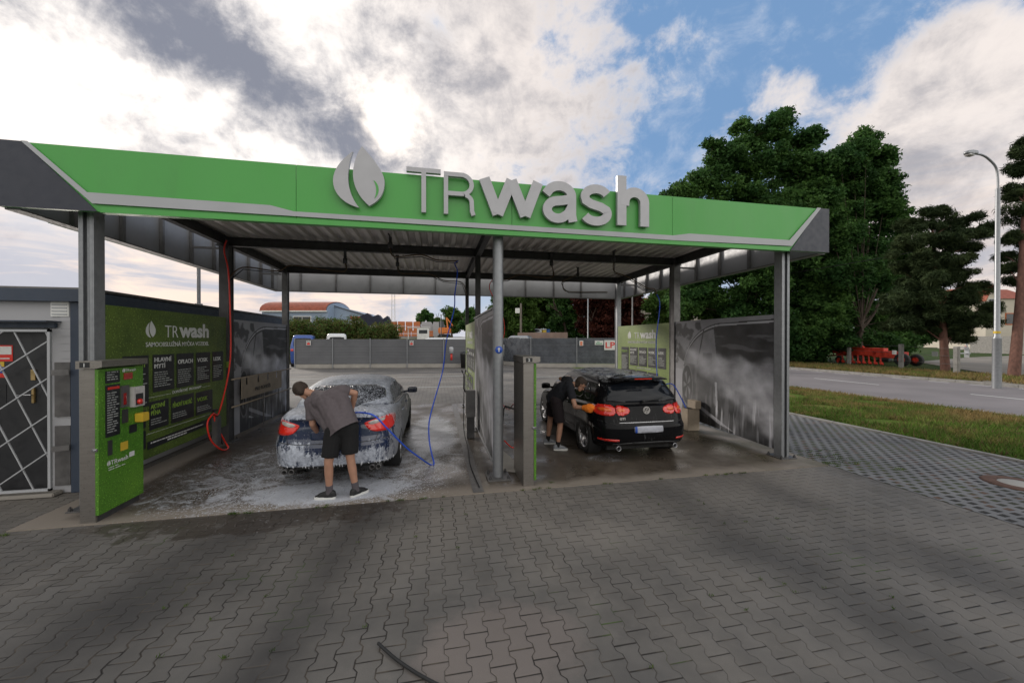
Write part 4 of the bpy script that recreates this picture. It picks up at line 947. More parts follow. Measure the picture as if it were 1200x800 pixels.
def wheel(root, x, y, side, R=.315, W=.2, rim='silver alloy', spokes=5, foam_=False):
    t = bpy.data.objects.new('wheel', None); COL.objects.link(t); t.parent = root; t.location = (x, y, R); ORG[t.name] = (0, 0, 0); t.empty_display_size = .1
    M = Matrix.Rotation(PI/2*side, 3, 'Y')      # lathe z axis -> outwards
    rr = R*.69; b = MB(); b.lathe([(rr, -W/2), (R*.94, -W/2), (R*.99, -W*.38), (R, -W*.2), (R, W*.2), (R*.99, W*.38), (R*.94, W/2), (R*.8, W*.53), (rr, W/2-.004)], M=M, n=48); b.build('tyre', 'tyre', t, world=False)
    b = MB(); b.lathe([(rr+.003, W/2+.002), (rr-.012, W/2), (rr-.02, W*.35), (rr-.03, -W*.2), (rr-.02, -W/2)], M=M, n=48)
    for k in range(spokes):
        a0 = 2*PI*k/spokes+.3
        for da in (-.17, .17):
            a = a0+da; p0 = M@Vector((.045*cos(a0+da*.8), .045*sin(a0+da*.8), W*.32)); p1 = M@Vector(((rr-.012)*cos(a), (rr-.012)*sin(a), W*.44))
            b.bar(p0, p1, .034, .022, up=M@Z)
    b.lathe([(0, W*.40), (.03, W*.40), (.062, W*.34), (.066, W*.2)], M=M, n=24); b.build('rim', rim, t, world=False)
    b = MB(); b.lathe([(0, .0), (rr*.82, .0), (rr*.82, -.025), (0, -.025)], M=M, n=32); b.build('brake_disc', 'weathered steel', t, world=False)
    return t
def arch_cut(body, axles, hw, R):
    cs = []
    for y in axles:
        for sx in (-1, 1):
            m = MB(); m.lathe([(0, -.16), (R, -.16), (R, .16), (0, .16)], (sx*(hw-.05), y, .325), Matrix.Rotation(PI/2, 3, 'Y'), 40, False); cs.append(raw(m))
    boolean_cut(body, cs)
def make_body(root, lower, green, mat, axles, hw, R):
    m = MB(); vs, fs = boxbody(22, 64, 22, lower, .14); m.add(vs, fs, True)
    body = m.build('body', mat, root, world=False); arch_cut(body, axles, hw, R)
    m = MB(); vs, fs = boxbody(18, 36, 12, green, .13); m.add(vs, fs, True)
    me = body.data; bm = bmesh.new(); bm.from_mesh(me); off = len(bm.verts); nv = [bm.verts.new(v) for v in m.v]
    for f in m.f:
        q = bm.faces.new([nv[i] for i in f]); q.smooth = True
    for f in bm.faces: f.smooth = True
    bmesh.ops.recalc_face_normals(bm, faces=bm.faces[:])
    bm.to_mesh(me); bm.free()
    # sharp creases at the wheel arches
    try: me.set_sharp_from_angle(angle=rad(38))
    except Exception: pass
    return body
def arch_liners(root, axles, hw, R):
    m = MB()
    for y in axles:
        for sx in (-1, 1): m.lathe([(0, -.15*sx), (R-.004, -.15*sx), (R-.004, .1*sx)], (sx*(hw-.06), y, .325), Matrix.Rotation(PI/2, 3, 'Y'), 36, True)
    m.box(-.62, .62, axles[0]-.5, axles[1]+.4, .16, .24); return m.build('underside', 'rubber', root, world=False)
pm('mirror navy', (.008, .014, .035), .25, 0, .1, 20, coat=.5)
# ---- foamed saloon
def foam_paint(name, paint, amount, glass=0.):
    m, t, b = newmat(name); P = obj_pos(t); x, y, z = t.xyz(P)
    Pd = t.mapv(P, (1, 1, .12)); drip = t.noise(Pd, 26, 6, .7)
    nrm = t.xyz(t.node('ShaderNodeNewGeometry').outputs['Normal'])
    Ps = t.mapv(P, (1, 1, .32)); n1 = t.m('ADD', t.noise(Ps, 9, 9, .78, .8), t.m('MULTIPLY', t.m('SUBTRACT', drip, .5), .45)); n2 = t.noise(P, 38, 6, .8); n3 = t.noise(P, 2.3, 3)
    up = t.mr(nrm[2], .25, .8, 0, .17); low = t.mr(z, .74, .40, 0, .16); roof = t.mr(z, 1.1, 1.28, 0, .16)
    rearbare = t.m('MULTIPLY', t.mr(y, -1.85, -2.05), t.m('MULTIPLY', t.mr(z, .48, .6), t.mr(z, .99, .93))); sid = t.mr(t.m('ABSOLUTE', nrm[0]), .5, .85, 0, .06)
    if glass:
        up = roof = sid = low = t.m('ADD', 0., 0.)
        def ridge(sc, th, st=(1, 1, 1)): return t.mr(t.m('ABSOLUTE', t.m('SUBTRACT', t.noise(t.mapv(P, st), sc, 4, .6, 1.2), .5)), 0., th, .95, .3)
        n1 = t.m('MAXIMUM', t.m('MAXIMUM', ridge(9, .022), ridge(17, .030)), ridge(13, .035, (1, 1, .25)))
    v = t.m('ADD', t.m('ADD', n1, t.m('MULTIPLY', t.m('SUBTRACT', n2, .5), .55)), t.m('ADD', t.m('ADD', up, low), t.m('ADD', roof, sid)))
    v = t.m('SUBTRACT', v, t.m('MULTIPLY', rearbare, .13)); v = t.m('ADD', v, t.m('MULTIPLY', t.m('SUBTRACT', n3, .5), .75))
    f = t.mr(v, amount, amount+.10)
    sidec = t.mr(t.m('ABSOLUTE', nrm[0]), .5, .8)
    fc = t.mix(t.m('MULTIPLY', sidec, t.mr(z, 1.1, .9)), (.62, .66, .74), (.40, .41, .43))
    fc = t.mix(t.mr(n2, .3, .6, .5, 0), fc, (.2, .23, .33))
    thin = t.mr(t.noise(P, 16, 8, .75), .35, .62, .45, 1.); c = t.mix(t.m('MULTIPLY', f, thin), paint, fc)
    t.put(b.inputs['Base Color'], c); t.put(b.inputs['Roughness'], t.mr(f, 0, 1, .12, .55)); t.put(b.inputs['Coat Weight'], t.mr(f, 0, .6, .9, 0))
    t.put(b.inputs['Normal'], t.bump(t.m('ADD', t.m('MULTIPLY', f, .7), t.m('MULTIPLY', n2, .25)), .6, .010))
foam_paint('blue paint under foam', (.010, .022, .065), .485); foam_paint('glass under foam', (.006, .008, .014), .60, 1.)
foam_paint('lens under foam', (.75, .02, .012), .60); foam_paint('black paint wet', (.006, .006, .007), .98)
L_, W_, H_ = 4.45, .845, 1.36
def b_lower(u, v, w):
    k = (w+1)/2; y0 = v*L_/2
    zt = itp(y0, [(-2.22, 1.0), (-1.9, 1.02), (-1.3, 1.015), (-.6, .945), (.9, .915), (1.3, .875), (1.9, .76), (2.22, .62)])
    zb = itp(y0, [(-2.22, .29), (-1.7, .21), (1.6, .19), (2.22, .24)]); z = zb+(zt-zb)*k
    z += (1-abs(u)**2.4)*.055*max(0, (k-.6)/.4)
    yr = itp(z, [(.2, -2.10), (.32, -2.20), (.5, -2.235), (.62, -2.225), (.66, -2.185), (.80, -2.175), (.90, -2.165), (.97, -2.19), (1.05, -2.17)])
    yf = itp(z, [(.2, 2.16), (.4, 2.24), (.6, 2.2), (.8, 2.0)])
    tt = (v+1)/2; y = yr+(yf-yr)*tt
    y += .21*abs(u)**4.2*max(0, -v)**3; y -= .34*abs(u)**2.6*max(0, v)**3
    hw = itp(z, [(.2, .79), (.35, .83), (.60, .845), (.75, .83), (.88, .80), (1.0, .745)]); hw *= 1-.07*max(0, (abs(v)-.62)/.38)**2
    return (u*hw, y, z)
def b_green(u, v, w):
    k = (w+1)/2; z = .86+(H_-.86)*k; z += (1-abs(u)**2.2)*.045*max(0, (k-.4)/.6)-.05*max(0, k-.8)*5*(abs(v)**3)*.5
    yr = itp(k, [(0, -1.72), (.3, -1.60), (.75, -1.26), (1, -.98)]); yf = itp(k, [(0, 1.15), (.3, .95), (.8, .32), (1, .08)])
    y = yr+(yf-yr)*(v+1)/2; y += .10*abs(u)**3*max(0, -v); y -= .16*abs(u)**3*max(0, v)
    hw = itp(k, [(0, .775), (.3, .745), (.8, .635), (1, .56)]); hw *= 1-.10*max(0, -v)**2*(1-k)
    return (u*hw, y, z)
sal = thing('washed_car', 'blue four-door saloon covered in white soap foam in the first bay', 'car', (-2.33, 2.20, 0), rad(.6), 'cars being washed in the bays')
AX = (-1.24, 1.5)
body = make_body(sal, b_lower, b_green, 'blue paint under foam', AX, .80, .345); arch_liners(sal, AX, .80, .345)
c = Car(sal, body)
c.patch('rear_window', 'glass under foam', chaikin([(-.63, 1.07), (.63, 1.07), (.57, 1.30), (.0, 1.32), (-.57, 1.30)], 1), 'rear', .006)
for sx, vw in ((1, 'right'), (-1, 'left')):
    c.patch('side_window', 'glass under foam', chaikin([(-.45, .985), (.55, .965), (.42, 1.20), (.1, 1.28), (-.42, 1.28)], 1), vw, .005)
    c.patch('side_window', 'glass under foam', chaikin([(-1.28, 1.02), (-.5, .985), (-.47, 1.28), (-.9, 1.26)], 1), vw, .005)
    c.patch('door', 'blue paint under foam', [(-.52, .30), (.62, .30), (.66, .88), (.5, .90), (-.46, .91), (-.5, .7)], vw, .003, thick=0)
    c.seam('door_gap', [(-.49, .30), (-.49, .92)], vw, .009); c.seam('door_gap', [(.66, .3), (.70, .86)], vw, .009); c.seam('door_gap', [(-1.22, .92), (-1.1, .75), (-.9, .62), (-.85, .42), (-.83, .3)], vw, .009)
    c.seam('window_trim', [(-1.3, 1.005), (-.5, .97), (.5, .95), (.8, .92)], vw, .014, 'chrome', .006)
    for yy in (-.62, .28):
        m = MB(); m.tube([(sx*.805, yy-.09, .80), (sx*.845, yy-.06, .805), (sx*.845, yy+.07, .805), (sx*.805, yy+.09, .80)], .013, 8); m.build('door_handle', 'blue paint under foam', sal, world=False)
    m = MB(); vs, fs = boxbody(8, 6, 8, lambda u, v, w: (sx*(.93+u*.10), .72+v*.05-(abs(u)**2)*.02, .975+w*.062), .5); m.add(vs, fs, True); m.bar((sx*.76, .74, .93), (sx*.86, .72, .95), .03, .04); m.build('wing_mirror', 'mirror navy', sal, world=False)
    # rear lamp: outer part on the wing, inner on the boot lid
    lp = c.patch('tail_light', 'lens under foam', chaikin([(sx*.79, .76), (sx*.79, .92), (sx*.70, .965), (sx*.43, .90), (sx*.41, .87), (sx*.50, .765), (sx*.66, .745)], 2), 'rear', .012, thick=.006)
    c.patch('reversing_lens', 'lens clear', chaikin([(sx*.68, .90), (sx*.66, .945), (sx*.45, .895), (sx*.50, .855), (sx*.60, .87)], 1), 'rear', .017, lp, thick=.002)
    c.seam('boot_gap', [(sx*.60, .93), (sx*.585, .70), (sx*.56, .63)], 'rear', .008)
    for k in (0, 1):
        m = MB(); M = Matrix.Rotation(PI/2, 3, 'X'); m.lathe([(.028, -.04), (.028, .03), (.033, .035), (.036, .02), (.036, -.10)], (sx*.56+(k-.5)*.085, -2.13, .262), M, 20); m.mat(1).lathe([(0, -.02), (.028, -.02)], (sx*.56+(k-.5)*.085, -2.13, .262), M, 20); m.build('exhaust_pipe', ['weathered steel', 'rubber'], sal, world=False)
c.seam('boot_gap', [(-.6, .935), (-.3, .965), (.3, .965), (.6, .935)], 'rear', .008); c.seam('bumper_gap', [(-.79, .655), (-.4, .635), (.4, .635), (.79, .655)], 'rear', .008)
pr = c.patch('number_plate', 'blue paint under foam', rounded(-.27, .27, .68, .80, 1), 'rear', .004)
c.patch('lower_valance', 'black trim', [(-.52, .25), (.52, .25), (.47, .33), (-.47, .33)], 'rear', .008)
m = MB(); m.lathe([(0, .008), (.028, .008), (.034, .004), (.036, 0)], (0, -2.178, .885), Matrix.Rotation(PI/2, 3, 'X'), 24); m.build('round_badge', 'chrome', sal, world=False)
for y in AX:
    for sx in (-1, 1): wheel(sal, sx*.735, y, sx, .315, .21, 'alloy dark' if y > 0 else 'silver alloy', 5)
# foam heaps and runs along the edges of the bumper and sills
m = MB()
for k in range(40):
    xx = random.uniform(-.78, .78); h_ = c.bvh.ray_cast(Vector((xx, -5, .31+random.random()*.03)), Y)
    if h_[0]: s_ = random.uniform(.004, .011); p = h_[0]; m.tube([p+Vector((0, -.002, .02)), p+Vector((0, -.005, -.0)), p+Vector((0, -.002, -random.uniform(.01, .035)))], [s_, s_*.8, s_*.15], 6)
for sx in (1, -1):
    for k in range(120):
        yy = random.uniform(-2.0, 2.0)
        if min(abs(yy-AX[0]), abs(yy-AX[1])) < .36: continue
        h_ = c.bvh.ray_cast(Vector((sx*5, yy, .24)), Vector((-sx, 0, 0)))
        if h_[0]: s_ = random.uniform(.008, .018); p = h_[0]; m.tube([p+Z*.03, p, p-Z*random.uniform(.01, .03)], [s_, s_*.8, s_*.15], 6)
tag(m.build('foam_runs', 'foam', sal, world=False), kind='stuff')
m = MB()
for k in range(420):
    xx = random.uniform(-.72, .72); yy = random.uniform(-2.15, .5); h_ = c.bvh.ray_cast(Vector((xx, yy, 5)), -Z)
    if h_[0] and noise.noise(Vector((xx*4, yy*4, 0))) > (-.2 if h_[0].z > 1.2 else .12):
        s_ = random.uniform(.005, .018); p = h_[0]; n = 8; q = h_[1]; u_ = q.orthogonal().normalized(); w_ = q.cross(u_)
        ring = [p+u_*s_*cos(2*PI*i/n)*random.uniform(.7, 1.3)+w_*s_*sin(2*PI*i/n)*random.uniform(.7, 1.3)-q*.002 for i in range(n)]
        r2 = [p+(r-p)*.6+q*s_*.25 for r in ring]; m.add(ring+r2+[p+q*s_*.36], [(i, (i+1) % n, n+(i+1) % n, n+i) for i in range(n)]+[(n+i, n+(i+1) % n, 2*n) for i in range(n)], True)
tag(m.build('foam_blobs', 'foam', sal, world=False), kind='stuff')
# ---- black hatchback
def roof_foam_paint():
    m, t, b = newmat('black paint foam roof'); P = obj_pos(t); x, y, z = t.xyz(P); nrm = t.xyz(t.node('ShaderNodeNewGeometry').outputs['Normal'])
    f = t.m('MULTIPLY', t.mr(t.m('ADD', t.noise(P, 6, 8, .75), t.m('MULTIPLY', t.m('SUBTRACT', t.noise(P, 40, 4), .5), .3)), .44, .56), t.m('MULTIPLY', t.mr(nrm[2], .75, .93), t.mr(z, 1.25, 1.33)))
    run = t.m('MULTIPLY', t.mr(t.noise(t.mapv(P, (1, 1, .15)), 22, 6, .75), .60, .68), t.mr(z, 1.38, .9, .5, .12)); f = t.m('MAXIMUM', f, run)
    t.put(b.inputs['Base Color'], t.mix(f, (.005, .005, .006), (.42, .43, .45))); t.put(b.inputs['Roughness'], t.mr(f, 0, 1, .15, .6)); b.inputs['Specular IOR Level'].default_value = .16
    t.put(b.inputs['Normal'], t.bump(f, .5, .008))
roof_foam_paint()
LG, WG, HG = 4.2, .86, 1.40
def g_lower(u, v, w):
    k = (w+1)/2; y0 = v*LG/2
    zt = itp(y0, [(-2.1, .93), (-1.8, .95), (-.6, .90), (.7, .885), (1.1, .88), (1.7, .79), (2.1, .62)])
    zb = itp(y0, [(-2.1, .26), (-1.7, .19), (1.6, .18), (2.1, .22)]); z = zb+(zt-zb)*k
    z += (1-abs(u)**2.4)*.05*max(0, (k-.6)/.4)
    yr = itp(z, [(.2, -2.02), (.3, -2.09), (.42, -2.12), (.60, -2.115), (.65, -2.07), (.78, -2.045), (.90, -2.02), (1.0, -1.95)])
    yf = itp(z, [(.2, 2.04), (.4, 2.1), (.6, 2.07), (.8, 1.9)])
    y = yr+(yf-yr)*(v+1)/2; y += .18*abs(u)**4.6*max(0, -v)**3; y -= .36*abs(u)**2.6*max(0, v)**3
    hw = itp(z, [(.2, .80), (.35, .84), (.58, .86), (.75, .85), (.88, .82), (1.0, .76)]); hw *= 1-.05*max(0, (abs(v)-.65)/.35)**2
    return (u*hw, y, z)
def g_green(u, v, w):
    k = (w+1)/2; z = .84+(HG-.84)*k; z += (1-abs(u)**2.2)*.04*max(0, (k-.4)/.6)-.02*max(0, k-.8)*5*max(0, -v)**3
    yr = itp(k, [(0, -1.98), (.3, -1.93), (.75, -1.76), (1, -1.58)]); yf = itp(k, [(0, 1.2), (.3, .98), (.8, .40), (1, .15)])
    y = yr+(yf-yr)*(v+1)/2; y += .10*abs(u)**3*max(0, -v); y -= .16*abs(u)**3*max(0, v)
    hw = itp(k, [(0, .80), (.3, .77), (.8, .655), (1, .56)]); hw *= 1-.03*max(0, -v)
    return (u*hw, y, z)
hb = thing('washed_car', 'wet black five-door hatchback with red tail lights in the second bay', 'car', (2.60, 2.30, 0), rad(-.3), 'cars being washed in the bays')
AX = (-1.32, 1.27)
body = make_body(hb, g_lower, g_green, 'black paint foam roof', AX, .815, .345); arch_liners(hb, AX, .815, .345)
c = Car(hb, body)
m = MB(); vs, fs = boxbody(24, 6, 4, lambda u, v, w: (u*.535, -1.79+v*.12+.06*abs(u)**3, 1.352-.016*v*-1*0+w*.016+(1-u*u)*.03+(v+1)*.012), .4); m.add(vs, fs, True); sp = m.build('roof_spoiler', 'black paint', hb, world=False)
m = MB(); m.box(-.16, .16, -1.938, -1.925, 1.372, 1.388); m.build('brake_light', 'lens red', sp, world=False)
c.patch('rear_window', 'glass dark', chaikin([(-.66, .985), (.66, .985), (.63, 1.06), (.53, 1.31), (-.53, 1.31), (-.63, 1.06)], 1), 'rear', .006)
m = MB(); m.tube([(-.02, -1.985, 1.0), (.0, -1.995, 1.01), (.34, -1.97, 1.045)], .008, 6); m.lathe([(0, .03), (.02, .03), (.025, 0)], (-.02, -1.97, 1.0), Matrix.Rotation(PI/2, 3, 'X'), 12); m.build('rear_wiper', 'rubber', hb, world=False)
for sx, vw in ((1, 'right'), (-1, 'left')):
    c.patch('side_window', 'glass dark', chaikin([(-.28, .925), (.62, .92), (.55, 1.17), (.2, 1.28), (-.26, 1.28)], 1), vw, .005)
    c.patch('side_window', 'glass dark', chaikin([(-1.15, .95), (-.34, .925), (-.32, 1.28), (-1.0, 1.255)], 1), vw, .005)
    c.patch('side_window', 'glass dark', chaikin([(-1.5, .99), (-1.2, .955), (-1.08, 1.24), (-1.2, 1.235)], 1), vw, .005)
    c.seam('door_gap', [(-.31, .28), (-.31, .91)], vw, .009); c.seam('door_gap', [(.80, .3), (.83, .86)], vw, .009); c.seam('door_gap', [(-1.2, .93), (-1.08, .75), (-.9, .60), (-.84, .42), (-.82, .28)], vw, .009)
    c.seam('side_trim', [(-.84, .36), (.9, .36)], vw, .03, 'black trim', .006)
    for yy in (-.55, .35):
        m = MB(); m.tube([(sx*.83, yy-.09, .79), (sx*.868, yy-.06, .795), (sx*.868, yy+.07, .795), (sx*.83, yy+.09, .79)], .013, 8); m.build('door_handle', 'black paint', hb, world=False)
    m = MB(); vs, fs = boxbody(8, 6, 8, lambda u, v, w: (sx*(.95+u*.10), .80+v*.05-(abs(u)**2)*.02, .965+w*.065), .5); m.add(vs, fs, True); m.bar((sx*.78, .82, .92), (sx*.88, .8, .94), .03, .04); m.build('wing_mirror', 'black paint', hb, world=False)
    lp = c.patch('tail_light', 'lens red', chaikin([(sx*.82, .79), (sx*.82, .94), (sx*.72, .955), (sx*.552, .947), (sx*.552, .785), (sx*.70, .775)], 1), 'rear', .012, thick=.006)
    c.patch('lens_band', 'lens orange', chaikin([(sx*.77, .845), (sx*.77, .90), (sx*.66, .905), (sx*.60, .87), (sx*.62, .84)], 1), 'rear', .0165, lp, thick=.002)
    l2 = c.patch('tail_light', 'lens red', chaikin([(sx*.54, .79), (sx*.54, .945), (sx*.40, .93), (sx*.31, .895), (sx*.31, .83), (sx*.40, .785)], 1), 'rear', .012, thick=.006)
    c.patch('lens_band', 'lens orange', chaikin([(sx*.52, .84), (sx*.52, .90), (sx*.40, .89), (sx*.38, .85)], 1), 'rear', .0165, l2, thick=.002)
    c.patch('side_lamp', 'lens red', chaikin([(-1.97, .80), (-1.97, .93), (-1.80, .93), (-1.72, .88), (-1.82, .80)], 1), vw, .006, thick=.003)
    c.patch('reflector', 'lens red', rounded(*sorted((sx*.52, sx*.80)), .365, .40, 1), 'rear', .008, thick=.003)
    c.seam('tailgate_gap', [(sx*.545, .98), (sx*.548, .78), (sx*.52, .66)], 'rear', .008)
    m = MB(); M = Matrix.Rotation(PI/2, 3, 'X'); m.lathe([(.034, -.04), (.034, .04), (.040, .045), (.043, .03), (.043, -.10)], (sx*.52, -2.03, .245), M, 20); m.mat(1).lathe([(0, -.02), (.034, -.02)], (sx*.52, -2.03, .245), M, 20); m.build('exhaust_pipe', ['silver alloy', 'rubber'], hb, world=False)
c.seam('bumper_gap', [(-.84, .70), (-.55, .645), (.55, .645), (.84, .70)], 'rear', .008)
c.seam('chrome_strip', [(-.5, .668), (.5, .668)], 'rear', .010, 'silver alloy', .006)
c.patch('number_plate', 'plate blur', rounded(-.26, .26, .50, .61, 1), 'rear', .008, thick=.004)
c.patch('plate_band', 'sign blue', [(-.255, .505), (-.215, .505), (-.215, .605), (-.255, .605)], 'rear', .0135, thick=.001)
c.patch('rear_diffuser', 'black trim', chaikin([(-.66, .25), (.66, .25), (.60, .345), (-.60, .345)], 1), 'rear', .006)
# emblem ring and letters
hit = c.bvh.ray_cast(Vector((0, -5, .86)), Y); ey_ = hit[0].y-.014
m = MB(); Mx = Matrix.Rotation(PI/2, 3, 'X'); m.lathe([(.050, .0), (.050, .010), (.059, .012), (.062, .006), (.062, -.01)], (0, ey_+.004, .86), Mx, 40)
for pl, yo in (([(-.022, .046), (.0, .006), (.022, .046)], 0), ([(-.042, .022), (-.020, -.040), (.0, .0), (.020, -.040), (.042, .022)], .0012)):
    st = []; 
    for a, d in zip(pl, pl[1:]): m.bar((a[0], ey_-.004-yo, .86+a[1]), (d[0], ey_-.004-yo, .86+d[1]), .0095, .007, up=(0, -1, 0))
m.build('round_emblem', 'lens clear', hb, world=False)
m = MB(); m.lathe([(0, .003), (.05, .003)], (0, ey_+.004, .86), Mx, 32); m.build('emblem_ground', 'black trim', hb, world=False)
hit = c.bvh.ray_cast(Vector((-.42, -5, .735)), Y); m = MB(); m.text('GTI', .055, (-.50, hit[0].y-.010, .715), X, Z, .004, .002, stretch=1.2); m.build('badge_letters', 'lens clear', hb, world=False)
m = MB(); h_ = c.bvh.ray_cast(Vector((0, -1.45, 5)), -Z); z_ = h_[0].z; m.add([(-.018, -1.42, z_), (.018, -1.42, z_), (.018, -1.54, z_), (-.018, -1.54, z_), (0, -1.535, z_+.07), (0, -1.47, z_+.045)], [(0, 1, 2, 3), (2, 3, 4), (0, 5, 4, 3), (1, 2, 4, 5), (0, 1, 5)]); m.build('roof_antenna', 'black trim', hb, world=False)
for y in AX:
    for sx in (-1, 1): wheel(hb, sx*.745, y, sx, .318, .21, 'silver alloy', 5)
# ================================================================ people
def cone(b, p, q, r0, r1, cap=True, n=14):
    p = Vector(p); q = Vector(q); d = q-p; L = d.length
    if L < 1e-5: d = Z.copy(); L = 1e-5
    d.normalize(); pts = []; rs = []
    if cap:
        for a in (85, 60, 30): pts.append(p-d*r0*sin(rad(a))); rs.append(r0*cos(rad(a)))
    pts.append(p); rs.append(r0); pts.append(q); rs.append(r1)
    if cap:
        for a in (30, 60, 85): pts.append(q+d*r1*sin(rad(a))); rs.append(r1*cos(rad(a)))
    q0 = d.orthogonal().normalized(); w = d.cross(q0); vs = []
    for P_, r in zip(pts, rs):
        for k in range(n): a = 2*PI*k/n; vs.append(P_+(q0*cos(a)+w*sin(a))*r)
    fs = [(i*n+k, i*n+(k+1) % n, (i+1)*n+(k+1) % n, (i+1)*n+k) for i in range(len(pts)-1) for k in range(n)]
    b.add(vs, fs+[tuple(range(n))[::-1], tuple(range((len(pts)-1)*n, len(pts)*n))], True)
def organic(name, mat, parts, parent, vox=.012, smooth=6, wrinkle=0., wscale=9, cut=None):
    b = MB()
    for p in parts: cone(b, p[0], p[1], p[2], p[3], p[4] if len(p) > 4 else True)
    ob = raw(b); m = ob.modifiers.new('r', 'REMESH'); m.mode = 'VOXEL'; m.voxel_size = vox
    m = ob.modifiers.new('s', 'SMOOTH'); m.iterations = smooth; m.factor = .5
    dg = bpy.context.evaluated_depsgraph_get(); me = bpy.data.meshes.new_from_object(ob.evaluated_get(dg)); bpy.data.objects.remove(ob)
    if cut:
        bm = bmesh.new(); bm.from_mesh(me)
        for co, no in cut: bmesh.ops.bisect_plane(bm, geom=bm.verts[:]+bm.edges[:]+bm.faces[:], plane_co=co, plane_no=no, clear_outer=True)
        bm.to_mesh(me); bm.free()
    if wrinkle:
        n = len(me.vertices); nr = np.zeros(n*3); me.vertices.foreach_get('normal', nr); co = np.zeros(n*3); me.vertices.foreach_get('co', co)
        co = co.reshape(-1, 3); nr = nr.reshape(-1, 3)
        for i in range(n):
            p = Vector(co[i]); q = noise.noise(Vector((p.x*wscale, p.y*wscale, p.z*wscale*.45)))
            co[i] += nr[i]*wrinkle*((1-abs(q)*2.2)+.5*noise.noise(p*wscale*2.3))
        me.vertices.foreach_set('co', co.ravel())
    me.polygons.foreach_set('use_smooth', [True]*len(me.polygons)); me.materials.clear(); me.materials.append(MATS[mat])
    me.transform(Matrix.Translation(-Vector(ORG.get(parent.name, (0, 0, 0)))))
    o = bpy.data.objects.new(name, me); COL.objects.link(o); o.parent = parent; ORG[o.name] = ORG[parent.name]; return o
def hand(parts, wrist, dirn, palm_n, side, L=.185, curl=.5):
    """palm, four fingers of different lengths with two bends, thumb from the side of the palm"""
    d = Vector(dirn).normalized(); n = Vector(palm_n); n = (n-d*n.dot(d)).normalized(); s_ = d.cross(n)*side; w = Vector(wrist)
    pl = L*.5
    for k in (-1.2, -.4, .4, 1.2): parts.append((w+s_*k*.013, w+d*pl+s_*k*.021, .015, .0125))
    for k, ln in zip((-1.5, -.5, .5, 1.5), (.40, .50, .47, .36)):
        a = w+d*pl+s_*k*.0205; dd = (d+n*curl*.5).normalized(); b_ = a+dd*L*ln*.5; dd2 = (d*(1-curl)+n*curl).normalized(); c_ = b_+dd2*L*ln*.45; dd3 = (d*(1-curl*1.5)+n*curl*1.3).normalized(); e_ = c_+dd3*L*ln*.28
        parts += [(a, b_, .0095, .0088), (b_, c_, .0088, .0078), (c_, e_, .0078, .0066)]
    a = w+d*pl*.25-s_*.024; dd = (d*.7-s_*.6+n*.35).normalized(); b_ = a+dd*L*.24; dd2 = (d*.8-s_*.15+n*.5).normalized(); parts += [(a, b_, .0135, .0105), (b_, b_+dd2*L*.19, .0105, .0085)]
def head(parts, c, fwd, up):
    """skull, jaw, nose, ears; returns places for eyes and mouth"""
    f = Vector(fwd).normalized(); u = Vector(up); u = (u-f*u.dot(f)).normalized(); s_ = f.cross(u); c = Vector(c)
    parts += [(c+u*.035-f*.025, c+u*.03+f*.025, .083, .078), (c+u*.02+s_*.012, c+u*.02-s_*.012, .078, .078), (c-u*.045+f*.035, c-u*.085+f*.062, .052, .030), (c-u*.02+f*.03, c-u*.05+f*.05, .06, .045),
              (c-u*.005+f*.090, c-u*.032+f*.108, .009, .014), (c-u*.068+f*.080, c-u*.068+f*.083, .016, .014)]
    for k in (-1, 1): parts += [(c+s_*k*.078+u*.014-f*.01, c+s_*k*.082-u*.022-f*.004, .014, .009), (c+f*.068+s_*k*.030+u*.022, c+f*.072+s_*k*.016+u*.024, .015, .012)]
    return f, u, s_
def face_bits(c, f, u, s_, par):
    for k in (-1, 1):
        m = MB(); cone(m, c+f*.083+s_*k*.030+u*.004, c+f*.084+s_*k*.030+u*.004, .009, .009); m.build('eye', 'white matt', par); 
        m = MB(); cone(m, c+f*.0915+s_*k*.030+u*.004, c+f*.0917+s_*k*.030+u*.004, .004, .004); m.build('pupil', 'rubber', par)
        m = MB(); m.tube([c+f*.088+s_*k*.016+u*.026, c+f*.089+s_*k*.032+u*.030, c+f*.080+s_*k*.047+u*.024], [.0025, .0035, .002], 6); m.build('eyebrow', 'hair', par)
    m = MB(); m.tube([c+f*.092-s_*.022-u*.060, c+f*.099-u*.058, c+f*.092+s_*.022-u*.060], [.002, .004, .002], 6); m.build('mouth', 'lens red dark', par)
def shoe(par, ankle, toe_dir, mat, L=.28):
    a = Vector(ankle); d = Vector((toe_dir[0], toe_dir[1], 0)).normalized(); g = Vector((a.x, a.y, 0)); s_ = d.cross(Z)
    pts = [(g-d*.055+Z*.05, g+d*.06+Z*.06, .042, .048), (g-d*.05+Z*.085, g-d*.0+Z*.105, .042, .045), (g+d*.04+Z*.075, g+d*.13+Z*.048, .046, .040), (g+d*.13+s_*.014+Z*.034, g+d*.185+Z*.03, .033, .027)]
    pts = [(g+(Vector(p[0])-g)*.88, g+(Vector(p[1])-g)*.88, p[2]*.9, p[3]*.9) for p in pts]
    o = organic('shoe', mat, pts, par, .008, 5)
    poly = []
    for t_, w in ((-.09, .022), (-.075, .033), (-.03, .037), (.04, .036), (.10, .044), (.15, .045), (.19, .036), (.215, .018)): poly.append((t_*.88, w*.92))
    poly = chaikin(poly+[(t_, -w) for t_, w in poly[::-1]], 1)
    m = MB(); m.prism(poly, g+Z*.003, d, Z.cross(d), Z, .030); m.build('sole', 'sole white', o)
    m = MB()
    for k in range(3): q = g+d*(.05+k*.022)+Z*(.102-k*.010); m.tube([q-s_*.028-Z*.008, q, q+s_*.028-Z*.008], .0028, 6)
    m.build('laces', 'sole white' if mat == 'shoe grey' else 'sock grey', o); return o
def limb_dir(a, b_): return (Vector(b_)-Vector(a)).normalized()
